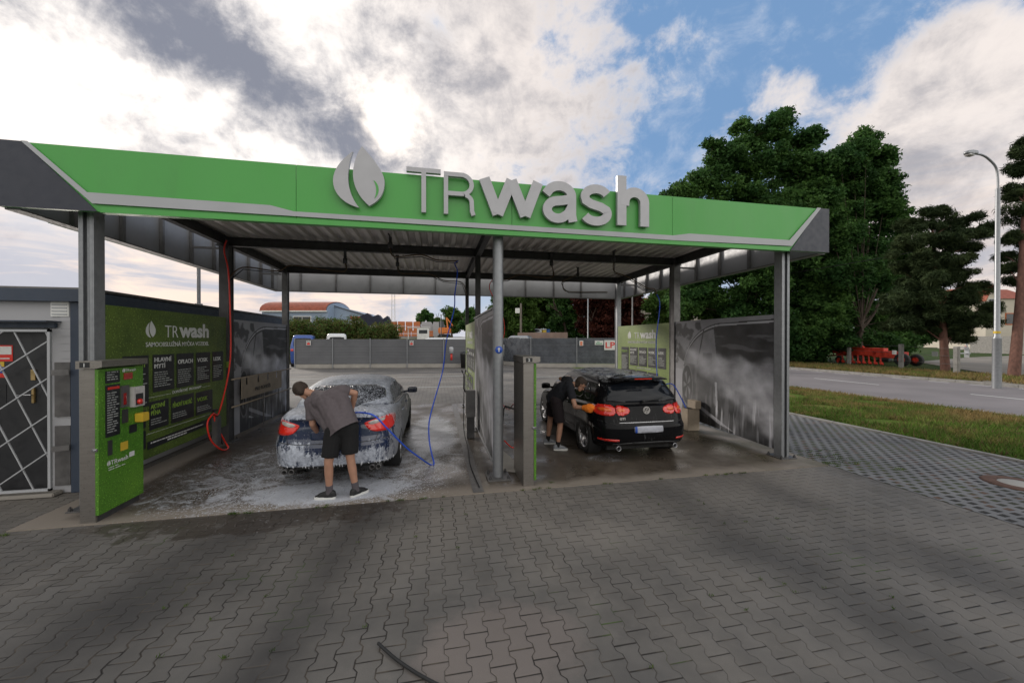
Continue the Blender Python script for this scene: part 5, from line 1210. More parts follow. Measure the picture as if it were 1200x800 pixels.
# ---- first person: back to us, bent over the boot of the foamed car
base = G(401, 586); p1 = thing('person', 'person in grey t-shirt and black shorts bending over the foamed car with a blue brush', 'person', (base.x, base.y, 0))
anL = D(386, 573, 4.86); anR = D(417, 569, 4.95); anL.z = .085; anR.z = .085
knL = D(385, 541, 4.80); knR = D(410.5, 536, 4.90)
hiL = D(393, 503, 4.88); hiR = D(408.5, 500, 4.93); pel = (hiL+hiR)/2+Z*.02
shL = D(364, 471, 5.06); shR = D(401, 457, 5.02); chest = D(385, 470, 5.0); nk = D(371, 462, 5.10); hd = D(353.5, 458, 5.14)
elR = D(416, 460.5, 5.10); wrR = D(411.5, 483, 5.22); elL = D(366.5, 497, 5.03); wrL = D(372, 506.5, 5.17)
sk = []
sk += [(hiL, knL, .088, .055), (knL, knL+(anL-knL)*.35, .053, .054), (knL+(anL-knL)*.35, anL, .054, .034), (anL, anL+Vector((-.03, .0, -.045)), .034, .03), (anL, anL+Vector((-.13, .03, -.055)), .030, .024)]
sk += [(hiR, knR, .088, .055), (knR, knR+(anR-knR)*.35, .053, .054), (knR+(anR-knR)*.35, anR, .054, .034), (anR, anR+Vector((.08, .10, -.05)), .030, .024)]
sk += [(hiL, hiR, .10, .10), (pel, chest, .115, .12), (pel+Vector((.05, 0, 0)), shR+Vector((-.04, 0, -.04)), .09, .07), (pel-Vector((.05, 0, 0)), shL+Vector((.04, 0, -.02)), .09, .07), (shL, shR, .06, .06), (chest, nk, .10, .055), (nk, hd, .052, .05)]
sk += [(shR, elR, .054, .040), (elR, elR+(wrR-elR)*.3, .040, .041), (elR+(wrR-elR)*.3, wrR, .041, .027), (shL, elL, .054, .041), (elL, elL+(wrL-elL)*.35, .041, .041), (elL+(wrL-elL)*.35, wrL, .041, .028)]
fw = (Vector((.35, .75, -.75))); f, u, s_ = head(sk, hd, fw, Vector((-.45, .5, .62)))
hand(sk, wrR, Vector((.0, .25, -.9)), Vector((-.2, -.6, -.2)), 1, .17, .35)
hand(sk, wrL, limb_dir(elL, wrL), Vector((-.6, .1, -.6)), -1, .17, .85)
bd = organic('body', 'skin', sk, p1, .0065, 3); face_bits(hd, f, u, s_, bd)
hr = [(hd+u*.045-f*.032, hd+u*.046+f*.018, .0885, .080), (hd-f*.038+u*.01, hd-f*.032-u*.035, .078, .058), (hd+s_*.012-f*.02+u*.030, hd-s_*.012-f*.02+u*.030, .086, .086)]
organic('hair', 'hair', hr, p1, .006, 2, .0035, 55)
sleeveR = shR+(elR-shR)*.55; sleeveL = shL+(elL-shL)*.80
hemd = limb_dir(chest, pel)
hem_c = pel+hemd*.06
ts = [(pel+hemd*.14, chest, .172, .150), (pel+hemd*.14+Vector((.04, 0, .0)), shR+Vector((-.03, 0, -.03)), .15, .085), (pel+hemd*.14-Vector((.04, 0, .0)), shL+Vector((.03, 0, -.03)), .15, .085), (shL, shR, .078, .078), (chest, nk+(hd-nk)*.1, .125, .065, False), (chest+(shR-chest)*.4, chest+(shL-chest)*.4, .13, .12),
      (shR, sleeveR, .077, .066, False), (shL, sleeveL, .077, .072, False)]
organic('t_shirt', 'tee grey', ts, p1, .010, 5, .006, 11, cut=[(hem_c, hemd)])
hemL = hiL+(knL-hiL)*.86; hemR = hiR+(knR-hiR)*.86
organic('shorts', 'cloth black', [(pel+Z*.02, pel-Z*.02, .125, .130), (hiL+Vector((-.01, 0, .0)), hemL, .118, .098, False), (hiR+Vector((.01, 0, .0)), hemR, .118, .100, False), (hiL, hiR, .12, .12)], p1, .010, 4, .005, 10)
organic('sock', 'sock grey', [(anL+(knL-anL)*.25, anL, .047, .043, False), (anL, anL+Vector((-.04, .01, -.04)), .043, .036)], p1, .007, 3); organic('sock', 'sock grey', [(anR+(knR-anR)*.25, anR, .047, .043, False), (anR, anR+Vector((.03, .03, -.04)), .043, .036)], p1, .007, 3)
shoe(p1, anL, (-.9, .12), 'shoe black'); shoe(p1, anR, (.62, .62), 'shoe black')
t = thing('wash_brush', 'blue handled wash brush held against the foamed boot', 'brush', tuple(wrL)); hp = D(373.5, 509, 5.20)
q0 = hp+(hp-D(358, 517, 5.28))*.35; q1 = D(360, 516, 5.28)
b = MB(); b.tube([q0, q1], [.011, .012], 10); b.build('handle', 'blue plastic', t)
b = MB(); dd = limb_dir(q0, q1); cone(b, q1, q1+dd*.10, .028, .034, True, 14); b.build('brush_head', 'blue plastic', t)
# ---- second person: leaning right over the flank of the black hatchback, orange mitt
base = (G(642, 518)+G(657, 527))/2; p2 = thing('person', 'person in dark t-shirt and shorts leaning against the black car with an orange wash mitt', 'person', (base.x, base.y, 0))
anN = D(653.5, 520, 7.0); anF = D(642, 510, 7.42); anN.z = .085; anF.z = .085
knN = D(656.5, 497, 7.02); knF = D(645, 489, 7.38); hiN = D(651.5, 469, 7.02); hiF = D(648.5, 467, 7.22); pel = (hiN+hiF)/2+Z*.02
shN = D(667, 453, 6.85); shF = D(666, 446, 7.18); chest = D(660, 456, 7.0); nk = D(671, 450.5, 6.97); hd = D(680, 450, 6.93)
elN = D(674, 476.5, 6.76); wrN = D(684, 477.5, 6.66); elF = D(657, 443.5, 7.42); wrF = D(669, 449, 7.45)
sk = [(hiN, knN, .088, .056), (knN, knN+(anN-knN)*.35, .054, .055), (knN+(anN-knN)*.35, anN, .055, .034), (anN, anN+Vector((.10, -.02, -.05)), .032, .024),
      (hiF, knF, .088, .056), (knF, knF+(anF-knF)*.35, .054, .055), (knF+(anF-knF)*.35, anF, .055, .034), (anF, anF+Vector((.10, -.02, -.05)), .032, .024),
      (hiN, hiF, .10, .10), (pel, chest, .12, .125), (pel, shN, .10, .075), (pel, shF, .10, .075), (shN, shF, .07, .07), (chest, nk, .105, .058), (nk, hd, .054, .05),
      (shN, elN, .056, .042), (elN, elN+(wrN-elN)*.3, .042, .042), (elN+(wrN-elN)*.3, wrN, .042, .029), (shF, elF, .056, .042), (elF, wrF, .042, .029)]
f, u, s_ = head(sk, hd, Vector((.75, -.15, -.75)), Vector((.6, 0, .7)))
hand(sk, wrN, limb_dir(elN, wrN), Vector((.3, .8, -.2)), 1, .17, .4); hand(sk, wrF, limb_dir(elF, wrF), Vector((0, 0, -1)), 1, .17, .2)
bd = organic('body', 'skin', sk, p2, .0065, 3); face_bits(hd, f, u, s_, bd)
organic('hair', 'hair', [(hd+u*.045-f*.032, hd+u*.046+f*.018, .0885, .080), (hd-f*.038+u*.01, hd-f*.032-u*.035, .078, .058), (hd+s_*.012-f*.02+u*.030, hd-s_*.012-f*.02+u*.030, .086, .086)], p2, .006, 2, .0035, 55)
hemd = limb_dir(chest, pel)
organic('t_shirt', 'tee navy', [(pel+hemd*.14, chest, .17, .15), (pel+hemd*.14, shN+(chest-shN)*.2, .14, .09), (pel+hemd*.14, shF+(chest-shF)*.2, .14, .09), (shN, shF, .085, .085), (chest, nk+(hd-nk)*.1, .13, .068, False), (shN, shN+(elN-shN)*.62, .080, .070, False), (shF, shF+(elF-shF)*.62, .080, .068, False)], p2, .010, 5, .006, 11, cut=[(pel+hemd*.06, hemd)])
organic('shorts', 'cloth maroon black', [(pel+Z*.02, pel-Z*.02, .125, .13), (hiN+Z*.0, hiN+(knN-hiN)*.9, .12, .10, False), (hiF+Z*.0, hiF+(knF-hiF)*.82, .12, .10, False), (hiN, hiF, .125, .125)], p2, .010, 4, .005, 10)
for an, kn in ((anN, knN), (anF, knF)): organic('sock', 'cloth black', [(an+(kn-an)*.2, an, .045, .042, False), (an, an+Vector((.04, -.01, -.04)), .043, .036)], p2, .008, 3)
shoe(p2, anN, (.95, -.15), 'shoe grey'); shoe(p2, anF, (.95, -.15), 'shoe grey')
dm = limb_dir(elN, wrN); t = organic('wash_mitt', 'orange mitt', [(wrN+dm*.01, wrN+dm*.10, .048, .070), (wrN+dm*.10+Z*.02, wrN+dm*.15+Z*.02, .062, .058), (wrN+dm*.07-Z*.02, wrN+dm*.13-Z*.03, .055, .05)], p2, .009, 3, .004, 40)
t.data.transform(Matrix.Translation(Vector(ORG[p2.name]))); t.parent = None; tag(t, 'orange wash mitt pressed against the tail light of the black car', 'mitt')
# ================================================================ yard fence and what stands behind it
def yard_fence(label, a, b_, n, h=2.1, mesh='fence mesh', zb=0., tilt=0):
    a = Vector((*a, 0)); b_ = Vector((*b_, 0)); d = (b_-a); L = d.length; d.normalize(); nn = Vector((-d.y, d.x, 0)); t = thing('yard_fence', label, 'fence', tuple(a))
    M = Matrix((d, nn, Z)).transposed()
    m = MB(); m.obox((a+b_)/2+Z*.14, (L, .05, .28), M); m.build('base_board', 'concrete pale', t)
    m = MB(); m.obox((a+b_)/2+Z*((h+.3)/2), (L, .012, h-.3), M); m.build('shade_screen', mesh, t)
    m = MB()
    for zz in (.32, .75, 1.2, 1.65, h-.03): m.bar(a+Z*zz-nn*.02, b_+Z*zz-nn*.02, .012)
    m.build('wire', 'galvanised steel', t)
    for k in range(n+1):
        p = a+d*(L*k/n); m = MB(); m.bar(p-nn*.05, p-nn*.05+Z*(h+.06), .06, .06, up=d); m.build('post', 'galvanised steel', t)
    return t
def fence_mat():
    m, t, b = newmat('fence mesh'); P = obj_pos(t); x, y, z = t.xyz(P)
    st = t.m('ABSOLUTE', t.m('SUBTRACT', t.m('FLOORED_MODULO', z, .19), .095))
    c = t.mix(t.mr(t.noise(P, .7, 4), .35, .65), (.10, .103, .112), (.135, .138, .148)); c = t.mix(t.mr(st, .085, .094), c, (.06, .06, .065))
    t.put(b.inputs['Base Color'], c); b.inputs['Roughness'].default_value = .5
fence_mat(); pm('fence mesh dark', (.075, .082, .095), .28, .2, .35, .8)
fa = yard_fence('long grey screened fence behind the first bay', (-10.9, 24.3), (2.3, 22.6), 5)
yard_fence('grey screened fence with the red LP sign behind the second bay', (6.1, 22.0), (19, 17.6), 4, 2.18, 'fence mesh dark')
yard_fence('short return of grey screened fence running back beside the gap', (6.05, 22.1), (4.3, 26.2), 2, 2.18, 'fence mesh dark')
yard_fence('far piece of grey fence seen through the gap', (6.6, 26.0), (-1.5, 27.4), 3, 2.1)
def fsign(name, label, px0, px1, py0, py1, a, b_, mat):
    """sign on the fence a-b covering these columns"""
    a = Vector((*a, 0)); b_ = Vector((*b_, 0)); d = (b_-a).normalized(); nn = Vector((-d.y, d.x, 0))
    def on(px, py):
        r = Vector(ray(px, py)); o = Vector(CAM)-(a-nn*.12); k = -(o.dot(nn))/r.dot(nn); return Vector(CAM)+r*k
    p0 = on(px0, py1); p1 = on(px1, py0); w = (p1-p0).dot(d); h = p1.z-p0.z
    t = thing(name, label, 'sign', tuple(p0)); m = MB(); m.prism([(0, 0), (w, 0), (w, h), (0, h)], p0, d, Z, nn, .015); m.build('plate', mat, t); return t, p0-nn*.004, d, w, h
A1, A2 = (-10.9, 24.3), (2.3, 22.6); B1, B2 = (6.1, 22.0), (19, 17.6)
for (px0, px1, lab) in ((359, 364, 'small white and red notice on the left half of the long fence'), (480, 484.5, 'small white and red notice on the right half of the long fence')):
    t, o, d, w, h = fsign('fence_notice', lab, px0, px1, 399, 404.5, A1, A2, 'white matt'); m = MB(); m.prism([(w*.15, h*.1), (w*.85, h*.1), (w*.85, h*.45), (w*.5, h*.6), (w*.15, h*.45)], o, d, Z, d.cross(Z)*-1, -.004); m.build('red_mark', 'sign red', t)
    m = MB(); m.bar(o+d*w*.15+Z*h*.95, o+d*w*.85+Z*h*.6, .02); m.bar(o+d*w*.85+Z*h*.95, o+d*w*.15+Z*h*.6, .02); m.build('cross_mark', 'dark print', t)
t, o, d, w, h = fsign('fuel_sign', 'white sign with red letters LPG beside the right-hand rear post', 708, 733, 398.5, 410, B1, B2, 'white matt')
m = MB(); m.text('LPG', h*.85, o+d*.06+Z*h*.22, d, Z, .004, .012, stretch=1.15); m.build('lettering', 'sign red', t)
t, o, d, w, h = fsign('fence_notice', 'white notice with a green bar left of the LP sign', 697, 707, 399, 404, B1, B2, 'white matt')
m = MB(); m.prism([(w*.12, h*.2), (w*.88, h*.2), (w*.88, h*.42), (w*.12, h*.42)], o, d, Z, d.cross(Z)*-1, -.004); m.prism([(w*.25, h*.62), (w*.6, h*.62), (w*.6, h*.75), (w*.25, h*.75)], o, d, Z, d.cross(Z)*-1, -.004); m.build('green_bar', 'sign green', t)
t, o, d, w, h = fsign('fence_notice', 'narrow white notice with two orange squares on the right fence', 679, 683.5, 399, 405, B1, B2, 'white matt')
m = MB()
for k in (.1, .5): m.prism([(w*.2, h*k), (w*.8, h*k), (w*.8, h*(k+.3)), (w*.2, h*(k+.3))], o, d, Z, d.cross(Z)*-1, -.004)
m.build('orange_square', 'lens orange', t)
t = thing('extinguisher_stand', 'grey and red extinguisher hanging on the long fence behind the blue hose', 'fire extinguisher', tuple(D(529, 426, 27)))
p = D(529, 412, 27); m = MB(); m.lathe([(0, .35), (.12, .33), (.15, .2), (.15, -.1), (0, -.12)], p, n=14); m.build('cover', 'fascia grey', t); m = MB(); m.lathe([(0, -.14), (.07, -.14), (.08, -.6), (0, -.62)], p, n=12); m.build('cylinder', 'red paint', t)
p = G(543.5, 431); t = thing('waste_bin', 'small black bin standing in front of the long fence', 'bin', tuple(p)); m = MB(); m.lathe([(.0, .0), (.2, 0), (.25, .95), (.27, .98), (.27, 1.0), (.0, 1.0)], p, n=16); m.build('bin', 'rubber', t); m = MB(); m.lathe([(.26, 1.01), (.24, 1.1), (.0, 1.22)], p, n=16); m.build('lid', 'black trim', t)
def gz(x, y): 
    h = min(1, max(0, (y-(29 if x < 3 else 30))/13)); h = h*h*(3-2*h)*2.35; return h*min(1, max(0, (24-x)/6))-.03
# vehicles whose roofs show above the fence
def simple_vehicle(name, label, cat, c, rz, L, W, H, mat, van=False):
    t = thing(name, label, cat, tuple(c), rz); ORG[t.name] = (0, 0, 0)
    def fn(u, v, w):
        k = (w+1)/2; z = .25+(H-.25)*k
        yr = itp(k, [(0, -L/2), (.5, -L/2), (1, -L/2+(.1 if van else .55))]); yf = itp(k, [(0, L/2), (.45, L/2-.05), (.56, L/2-(.5 if van else 1.1)), (1, L/2-(1.2 if van else 2.0))])
        hw = W/2*itp(k, [(0, .95), (.4, 1), (.6, .98), (1, .82 if not van else .9)]); return (u*hw, yr+(yf-yr)*(v+1)/2, z)
    m = MB(); vs, fs = boxbody(8, 20, 12, fn, .18); m.add(vs, fs, True); b_ = m.build('body', mat, t, world=False); c_ = Car(t, b_)
    z0 = .25+(H-.25)*.58; z1 = .25+(H-.25)*.9
    for vw in ('left', 'right'): c_.patch('side_window', 'glass dark', chaikin([(-L*.36, z0), (L*.25, z0), (L*.10, z1), (-L*.28, z1)], 1), vw, .01)
    c_.patch('rear_window', 'glass dark', rounded(-W*.36, W*.36, z0, z1-.02, 1), 'rear', .01); c_.patch('windscreen', 'glass dark', rounded(-W*.38, W*.38, z0, z1, 1), 'front', .01)
    for sx in (-1, 1):
        for y in (-L*.3, L*.3): wheel(t, sx*(W/2-.1), y, sx, .32, .2, 'silver alloy', 5)
        c_.patch('tail_light', 'lens red', rounded(*sorted((sx*W*.34, sx*W*.46)), z0-.3, z0-.12, 1), 'rear', .012)
    return t
def vz(px, py, dep): return D(px, py, dep).z
c = D(367, 398, 30); simple_vehicle('parked_car', 'dark blue car just showing above the long fence', 'car', (c.x-.7, c.y+.5, gz(c.x, c.y+.5)), rad(10), 4.0, 1.65, 2.42-gz(c.x, c.y+.5), 'vehicle blue')
c = D(394, 398, 30); simple_vehicle('parked_van', 'white van cab looking over the long fence', 'van', (c.x, c.y, gz(c.x, c.y)), rad(15), 4.2, 1.45, 2.52-gz(c.x, c.y), 'vehicle white', True)
c = D(522, 397, 31); simple_vehicle('box_trailer', 'long white vehicle roof behind the right end of the long fence', 'trailer', (c.x, c.y, gz(c.x, c.y)), rad(95), 5.6, 2.0, 2.25, 'vehicle white', True)
c = D(601, 396, 32); simple_vehicle('parked_car', 'silver car glimpsed over the fence beside the round centre post', 'car', (c.x, c.y, .35), rad(60), 4.1, 1.7, 2.05, 'vehicle silver')
for px, mt_, lab in ((623, 'vehicle silver', 'silver car parked under the trees left of the white one'), (630, 'vehicle white', 'white car parked under the trees beside the yellow bin')):
    c = D(px, 390, 55); simple_vehicle('parked_car', lab, 'car', (c.x, c.y, 2.25), rad(70), 3.8, 1.6, 1.4, mt_)
for px, mt_, lab in ((637.5, 'bin yellow', 'yellow waste container under the far trees'), (641.5, 'bin blue', 'blue waste container under the far trees')):
    c = D(px, 391, 50); c.z = 2.2; t = thing('waste_container', lab, 'container', tuple(c)); m = MB(); m.box(c.x-.22, c.x+.22, c.y-.4, c.y+.4, 2.2, 3.35, .04); m.build('bin', mt_, t); m = MB(); m.box(c.x-.24, c.x+.24, c.y-.42, c.y+.42, 3.36, 3.44, .03); m.build('lid', 'fascia grey' if 'yellow' in mt_ else mt_, t)
# brown concrete block wall
a = D(607, 398, 34); b_ = D(665, 398, 33); m = MB(); m.bar(Vector((a.x, a.y, 1.35)), Vector((b_.x, b_.y, 1.35)), .3, 2.7); tag(m.build('block_wall', 'concrete wall brown'), 'low brown concrete wall behind the right-hand fence', 'wall')
def far_pole(name, label, cat, px, dep, ztop, r, mat, extra=None):
    p = D(px, 398, dep); t = thing(name, label, cat, (p.x, p.y, 0)); m = MB(); m.lathe([(r, gz(p.x, p.y)), (r*.75, ztop), (0, ztop)], (p.x, p.y, 0), n=10); m.build('pole', mat, t)
    if extra: extra(t, p)
def ex1(t, p): q = D(607.5, 364, 45); m = MB(); m.box(q.x-.35, q.x+.15, q.y-.12, q.y+.1, q.z-.3, q.z+.3, .02); m.build('white_box', 'white paint', t)
far_pole('timber_pole', 'timber pole carrying a white box before the green trees', 'pole', 610.5, 45, 6.4, .14, 'wood grey', ex1)
far_pole('lamp_pole', 'slim grey pole in front of the maroon tree', 'pole', 689, 40, 7.5, .07, 'galvanised steel')
far_pole('lamp_pole', 'slim pole beside the rear right column, left of the pale house', 'pole', 741, 30, 6.5, .06, 'weathered steel')
far_pole('lamp_pole', 'thin dark pole with a small head behind the long fence', 'pole', 517, 40, 4.6, .06, 'dark steel', lambda t, p: MB().box(p.x-.1, p.x+.1, p.y-.06, p.y+.06, 4.6, 4.75).build('head', 'fascia grey', t))
far_pole('lamp_pole', 'thin pole in the bushes right of the dark netting', 'pole', 456.5, 40, 3.9, .04, 'dark steel')
# gate frame and white kiosk
t = thing('kiosk', 'small white kiosk between the brick stacks and the fence', 'kiosk', tuple(D(495, 392, 42))); m = MB(); p = D(496, 390, 42); g_ = gz(p.x, p.y); m.box(p.x-.65, p.x+.65, p.y-.4, p.y+.4, g_, 3.35); b_ = m.build('wall', 'white paint', t); m = MB(); m.box(p.x-.45, p.x+.45, p.y-.42, p.y-.401, 2.75, 3.15); m.build('window', 'window dark', b_); m = MB(); m.box(p.x-1.7, p.x+.75, p.y-.45, p.y+.45, 3.38, 3.46); m.build('roof', 'white paint', t); m = MB(); m.bar((p.x-1.62, p.y, g_), (p.x-1.62, p.y, 3.37), .08); m.build('leg', 'white paint', t)
# blue hall with the red barrel roof
dep = 80; a = D(307, 398, dep); b_ = D(384, 398, dep); t = thing('barrel_roof_hall', 'blue clad hall with a red barrel roof beyond the bushes', 'building', (a.x, a.y, 0)); d = (b_-a); d.z = 0; L = d.length; d.normalize(); n_ = Vector((-d.y, d.x, 0)); o = Vector((a.x, a.y, 0))
Wd = 12; arcp = [(Wd/2-Wd/2*cos(PI*k/12), 8.2+2.2*sin(PI*k/12)) for k in range(13)]
m = MB(); m.prism([(0, 0), (Wd, 0)]+arcp[::-1], o, n_, Z, d, L); w_ = m.build('wall', 'blue cladding', t)
m = MB(); P1 = [(Wd/2-(Wd/2+.35)*cos(PI*k/12), 8.15+2.35*sin(PI*k/12)) for k in range(13)]; P0 = [(p[0], p[1]+.12) for p in P1]
m.prism(P1+P0[::-1], o-d*.3, n_, Z, d, L+.1); m.build('roof', 'roof tile', t)
m = MB(); m.bar(o-d*.3-n_*.4+Z*8.1, o+d*L-n_*.4+Z*8.1, .2, .25); m.build('gutter', 'white paint', t)
for k in (.17, .55, .68): 
    m = MB(); m.obox(o+d*L*k-n_*.03+Z*6.3, (2.0, .06, 1.6), Matrix((d, n_, Z)).transposed()); f_ = m.build('window', 'white paint', w_); m = MB(); m.obox(o+d*L*k-n_*.07+Z*6.3, (1.7, .04, 1.3), Matrix((d, n_, Z)).transposed()); m.build('pane', 'window dark', f_)
# gable end wing turned towards the right
m = MB(); e0 = o+d*(L+.02)+n_*.2; m.prism([(0, 0), (9.5, 0), (9.5, 6.4), (5.4, 8.2), (0, 9.4), (-.0, 7)], e0+n_*3, d, Z, n_, 8); m.build('wing', 'blue cladding', t)
m = MB(); m.bar(e0+n_*2.9+d*-.1+Z*9.55, e0+n_*2.9+d*10.0+Z*6.5, .3, .15); m.build('verge_trim', 'dark steel', t)
t = thing('tank', 'pale red and white silo cabin beside the blue hall', 'silo', tuple(D(426, 398, 78))); p = D(425, 398, 78); m = MB(); m.box(p.x-2.0, p.x+1.6, p.y-1.5, p.y+1.5, 0, 6.2); m.build('wall', 'vehicle white', t); m = MB(); m.box(p.x-2.1, p.x+1.7, p.y-1.6, p.y+1.6, 6.21, 6.8); m.build('roof', 'roof tile', t)
# dark netting heap with a small white hatch, brick stacks, digger, mast
p = D(440, 398, 60); t = thing('netted_store', 'dark blue-black netted store between the hall and the brick stacks', 'store', (p.x, p.y, 0)); m = MB()
prof = [(-2.4, 0), (2.2, 0), (2.4, 4.6), (1.8, 5.9), (1.0, 5.3), (.4, 6.1), (-.5, 5.7), (-1.2, 6.3), (-2.3, 5.8)]; m.prism(prof, (p.x, p.y, 0), X, Z, Y, 3); m.build('netting', 'net blue black', t); m = MB(); m.box(p.x-.8, p.x+.1, p.y-.06, p.y-.01, 3.4, 4.3); m.build('hatch', 'fascia grey', t)
def stack(px0, px1, z0, z1, dep, lab):
    a = D(px0, 398, dep); b_ = D(px1, 398, dep); t = thing('brick_stack', lab, 'brick stack', (a.x, a.y, 0), group='brick stacks in the builders yard'); n = max(2, int((b_-a).length/1.1)); d = (b_-a)/n
    for k in range(n):
        m = MB(); c_ = a+d*(k+.5); m.box(c_.x-.52, c_.x+.52, c_.y-.5, c_.y+.5, z0, (z0+z1)/2-.03); m.box(c_.x-.52, c_.x+.52, c_.y-.5, c_.y+.5, (z0+z1)/2+.03, z1+random.uniform(-.05, .05)); m.build('pallet_load', 'brick load', t)
    m = MB(); m.bar(Vector((a.x, a.y, z0-.1)), Vector((b_.x, b_.y, z0-.1)), 1.0, .16); m.build('pallet', 'wood grey', t)
stack(448, 493, 3.6, 5.0, 62, 'long upper row of orange brick pallets'); stack(447, 508, 2.6, 3.5, 60, 'long lower row of orange brick pallets')
p = D(500, 398, 66); t = thing('site_sheds', 'two pale metal sheds behind the brick stacks', 'shed', (p.x, p.y, 0))
for k in (500.5, 514): q = D(k, 398, 66); m = MB(); m.prism([(-1.0, 0), (1.0, 0), (1.0, 4.7), (.7, 5.2), (-.9, 5.2), (-1.0, 4.7)], (q.x, q.y, 0), X, Z, Y, 2); m.build('wall', 'fascia grey', t)
p = D(521, 392, 60); t = thing('excavator', 'small orange digger beside the brick stacks', 'digger', (p.x, p.y, 2.3)); m = MB(); m.box(p.x-1., p.x+1., p.y-.6, p.y+.6, 3.0, 4.0, .15); m.build('body', 'orange lamp', t); m = MB(); m.box(p.x-.9, p.x-.1, p.y-.5, p.y+.3, 4.0, 5.0, .08); m.build('cab', 'window dark', t)
m = MB(); m.bar((p.x+.5, p.y, 3.8), (p.x+.3, p.y, 5.6), .22); m.bar((p.x+.3, p.y, 5.6), (p.x+1.3, p.y, 4.3), .18); m.build('arm', 'orange lamp', t); m = MB(); m.box(p.x-1.1, p.x+1.1, p.y-.7, p.y+.7, 2.3, 2.95, .2); m.build('tracks', 'rubber', t)
p = D(461, 398, 150); m = MB(); 
for sx, sy in ((-1, -1), (1, -1), (1, 1), (-1, 1)): m.bar((p.x+sx*.7, p.y+sy*.7, 0), (p.x+sx*.35, p.y+sy*.35, 45), .08)
for k in range(30):
    z0 = k*1.5; s0 = .7-.35*z0/45; s1 = .7-.35*(z0+1.5)/45
    m.bar((p.x-s0, p.y-s0, z0), (p.x+s1, p.y-s1, z0+1.5), .05); m.bar((p.x+s0, p.y-s0, z0), (p.x-s1, p.y-s1, z0+1.5), .05)
tag(m.build('lattice_mast', 'white matt'), 'slender lattice radio mast on the horizon', 'mast')
# pale house right of the maroon tree, seen between the rear posts
p = D(757, 398, 52); t = thing('house', 'pale house with an orange roof edge between the right rear posts', 'house', (p.x, p.y, 0)); m = MB(); m.box(p.x-1.6, p.x+9, p.y, p.y+8, 0, 7.2); m.build('wall', 'plaster', t); m = MB(); m.box(p.x-.6, p.x+9.4, p.y-.5, p.y+8.4, 7.21, 7.75); m.build('roof', 'roof tile orange', t)
# ================================================================ foliage
def leaves(centres, n, size, flat=.5, jitter=1.0):
    """n leaf faces scattered through the clumps (x, y, z, radius, weight)"""
    C_ = np.array(centres, float); w = C_[:, 3]**2*C_[:, 4]; w /= w.sum(); k = rng.choice(len(C_), n, p=w); c = C_[k, :3]; r = C_[k, 3]
    d = rng.normal(size=(n, 3)); d /= np.linalg.norm(d, axis=1)[:, None]; rr = r*(.35+.65*rng.random(n)**.5)*(1+.18*rng.normal(size=n)*jitter)
    p = c+d*rr[:, None]*np.array([1, 1, .72])
    nn = d*.6+rng.normal(size=(n, 3))*.6+np.array([0, 0, .45]); nn /= np.linalg.norm(nn, axis=1)[:, None]
    a = np.cross(nn, rng.normal(size=(n, 3))); a /= np.linalg.norm(a, axis=1)[:, None]; b_ = np.cross(nn, a)
    s = size*(.55+.9*rng.random(n))[:, None]; f = flat
    V = np.stack([p-a*s, p+b_*s*f+nn*s*.12, p+a*s, p-b_*s*f+nn*s*.1], 1); return V
def leaf_mesh(name, V, mat, parent):
    n = len(V); V = V.reshape(-1, 3)-np.array(ORG.get(parent.name, (0, 0, 0)))
    me = bpy.data.meshes.new(name); me.vertices.add(n*4); me.vertices.foreach_set('co', V.ravel().astype(np.float32)); me.loops.add(n*4); me.loops.foreach_set('vertex_index', np.arange(n*4, dtype=np.int32)); me.polygons.add(n); me.polygons.foreach_set('loop_start', np.arange(0, n*4, 4, dtype=np.int32)); me.polygons.foreach_set('loop_total', np.full(n, 4, dtype=np.int32))
    me.update(calc_edges=True); me.materials.append(MATS[mat]); ob = bpy.data.objects.new(name, me); COL.objects.link(ob); ob.parent = parent; return ob
def branchy(b, p, d, L, r, depth, ends, spread=.6):
    pts = [Vector(p)]; dd = Vector(d).normalized()
    for k in range(4): dd = (dd+Vector((random.gauss(0, .1), random.gauss(0, .1), random.gauss(.03, .06)))).normalized(); pts.append(pts[-1]+dd*L/4)
    b.tube(pts, [r*(1-.11*k) for k in range(5)], 7 if depth > 1 else 5, cap=False)
    if depth == 0: ends.append(pts[-1]); return
    for k in range(random.choice((2, 3, 3))):
        a = random.random()*2*PI; o = dd.orthogonal().normalized(); o = (o*cos(a)+dd.cross(o)*sin(a))
        branchy(b, pts[random.choice((2, 3, 4))], dd*(1-spread*.3)+o*spread+Z*.1, L*random.uniform(.6, .82), r*.55, depth-1, ends, spread)
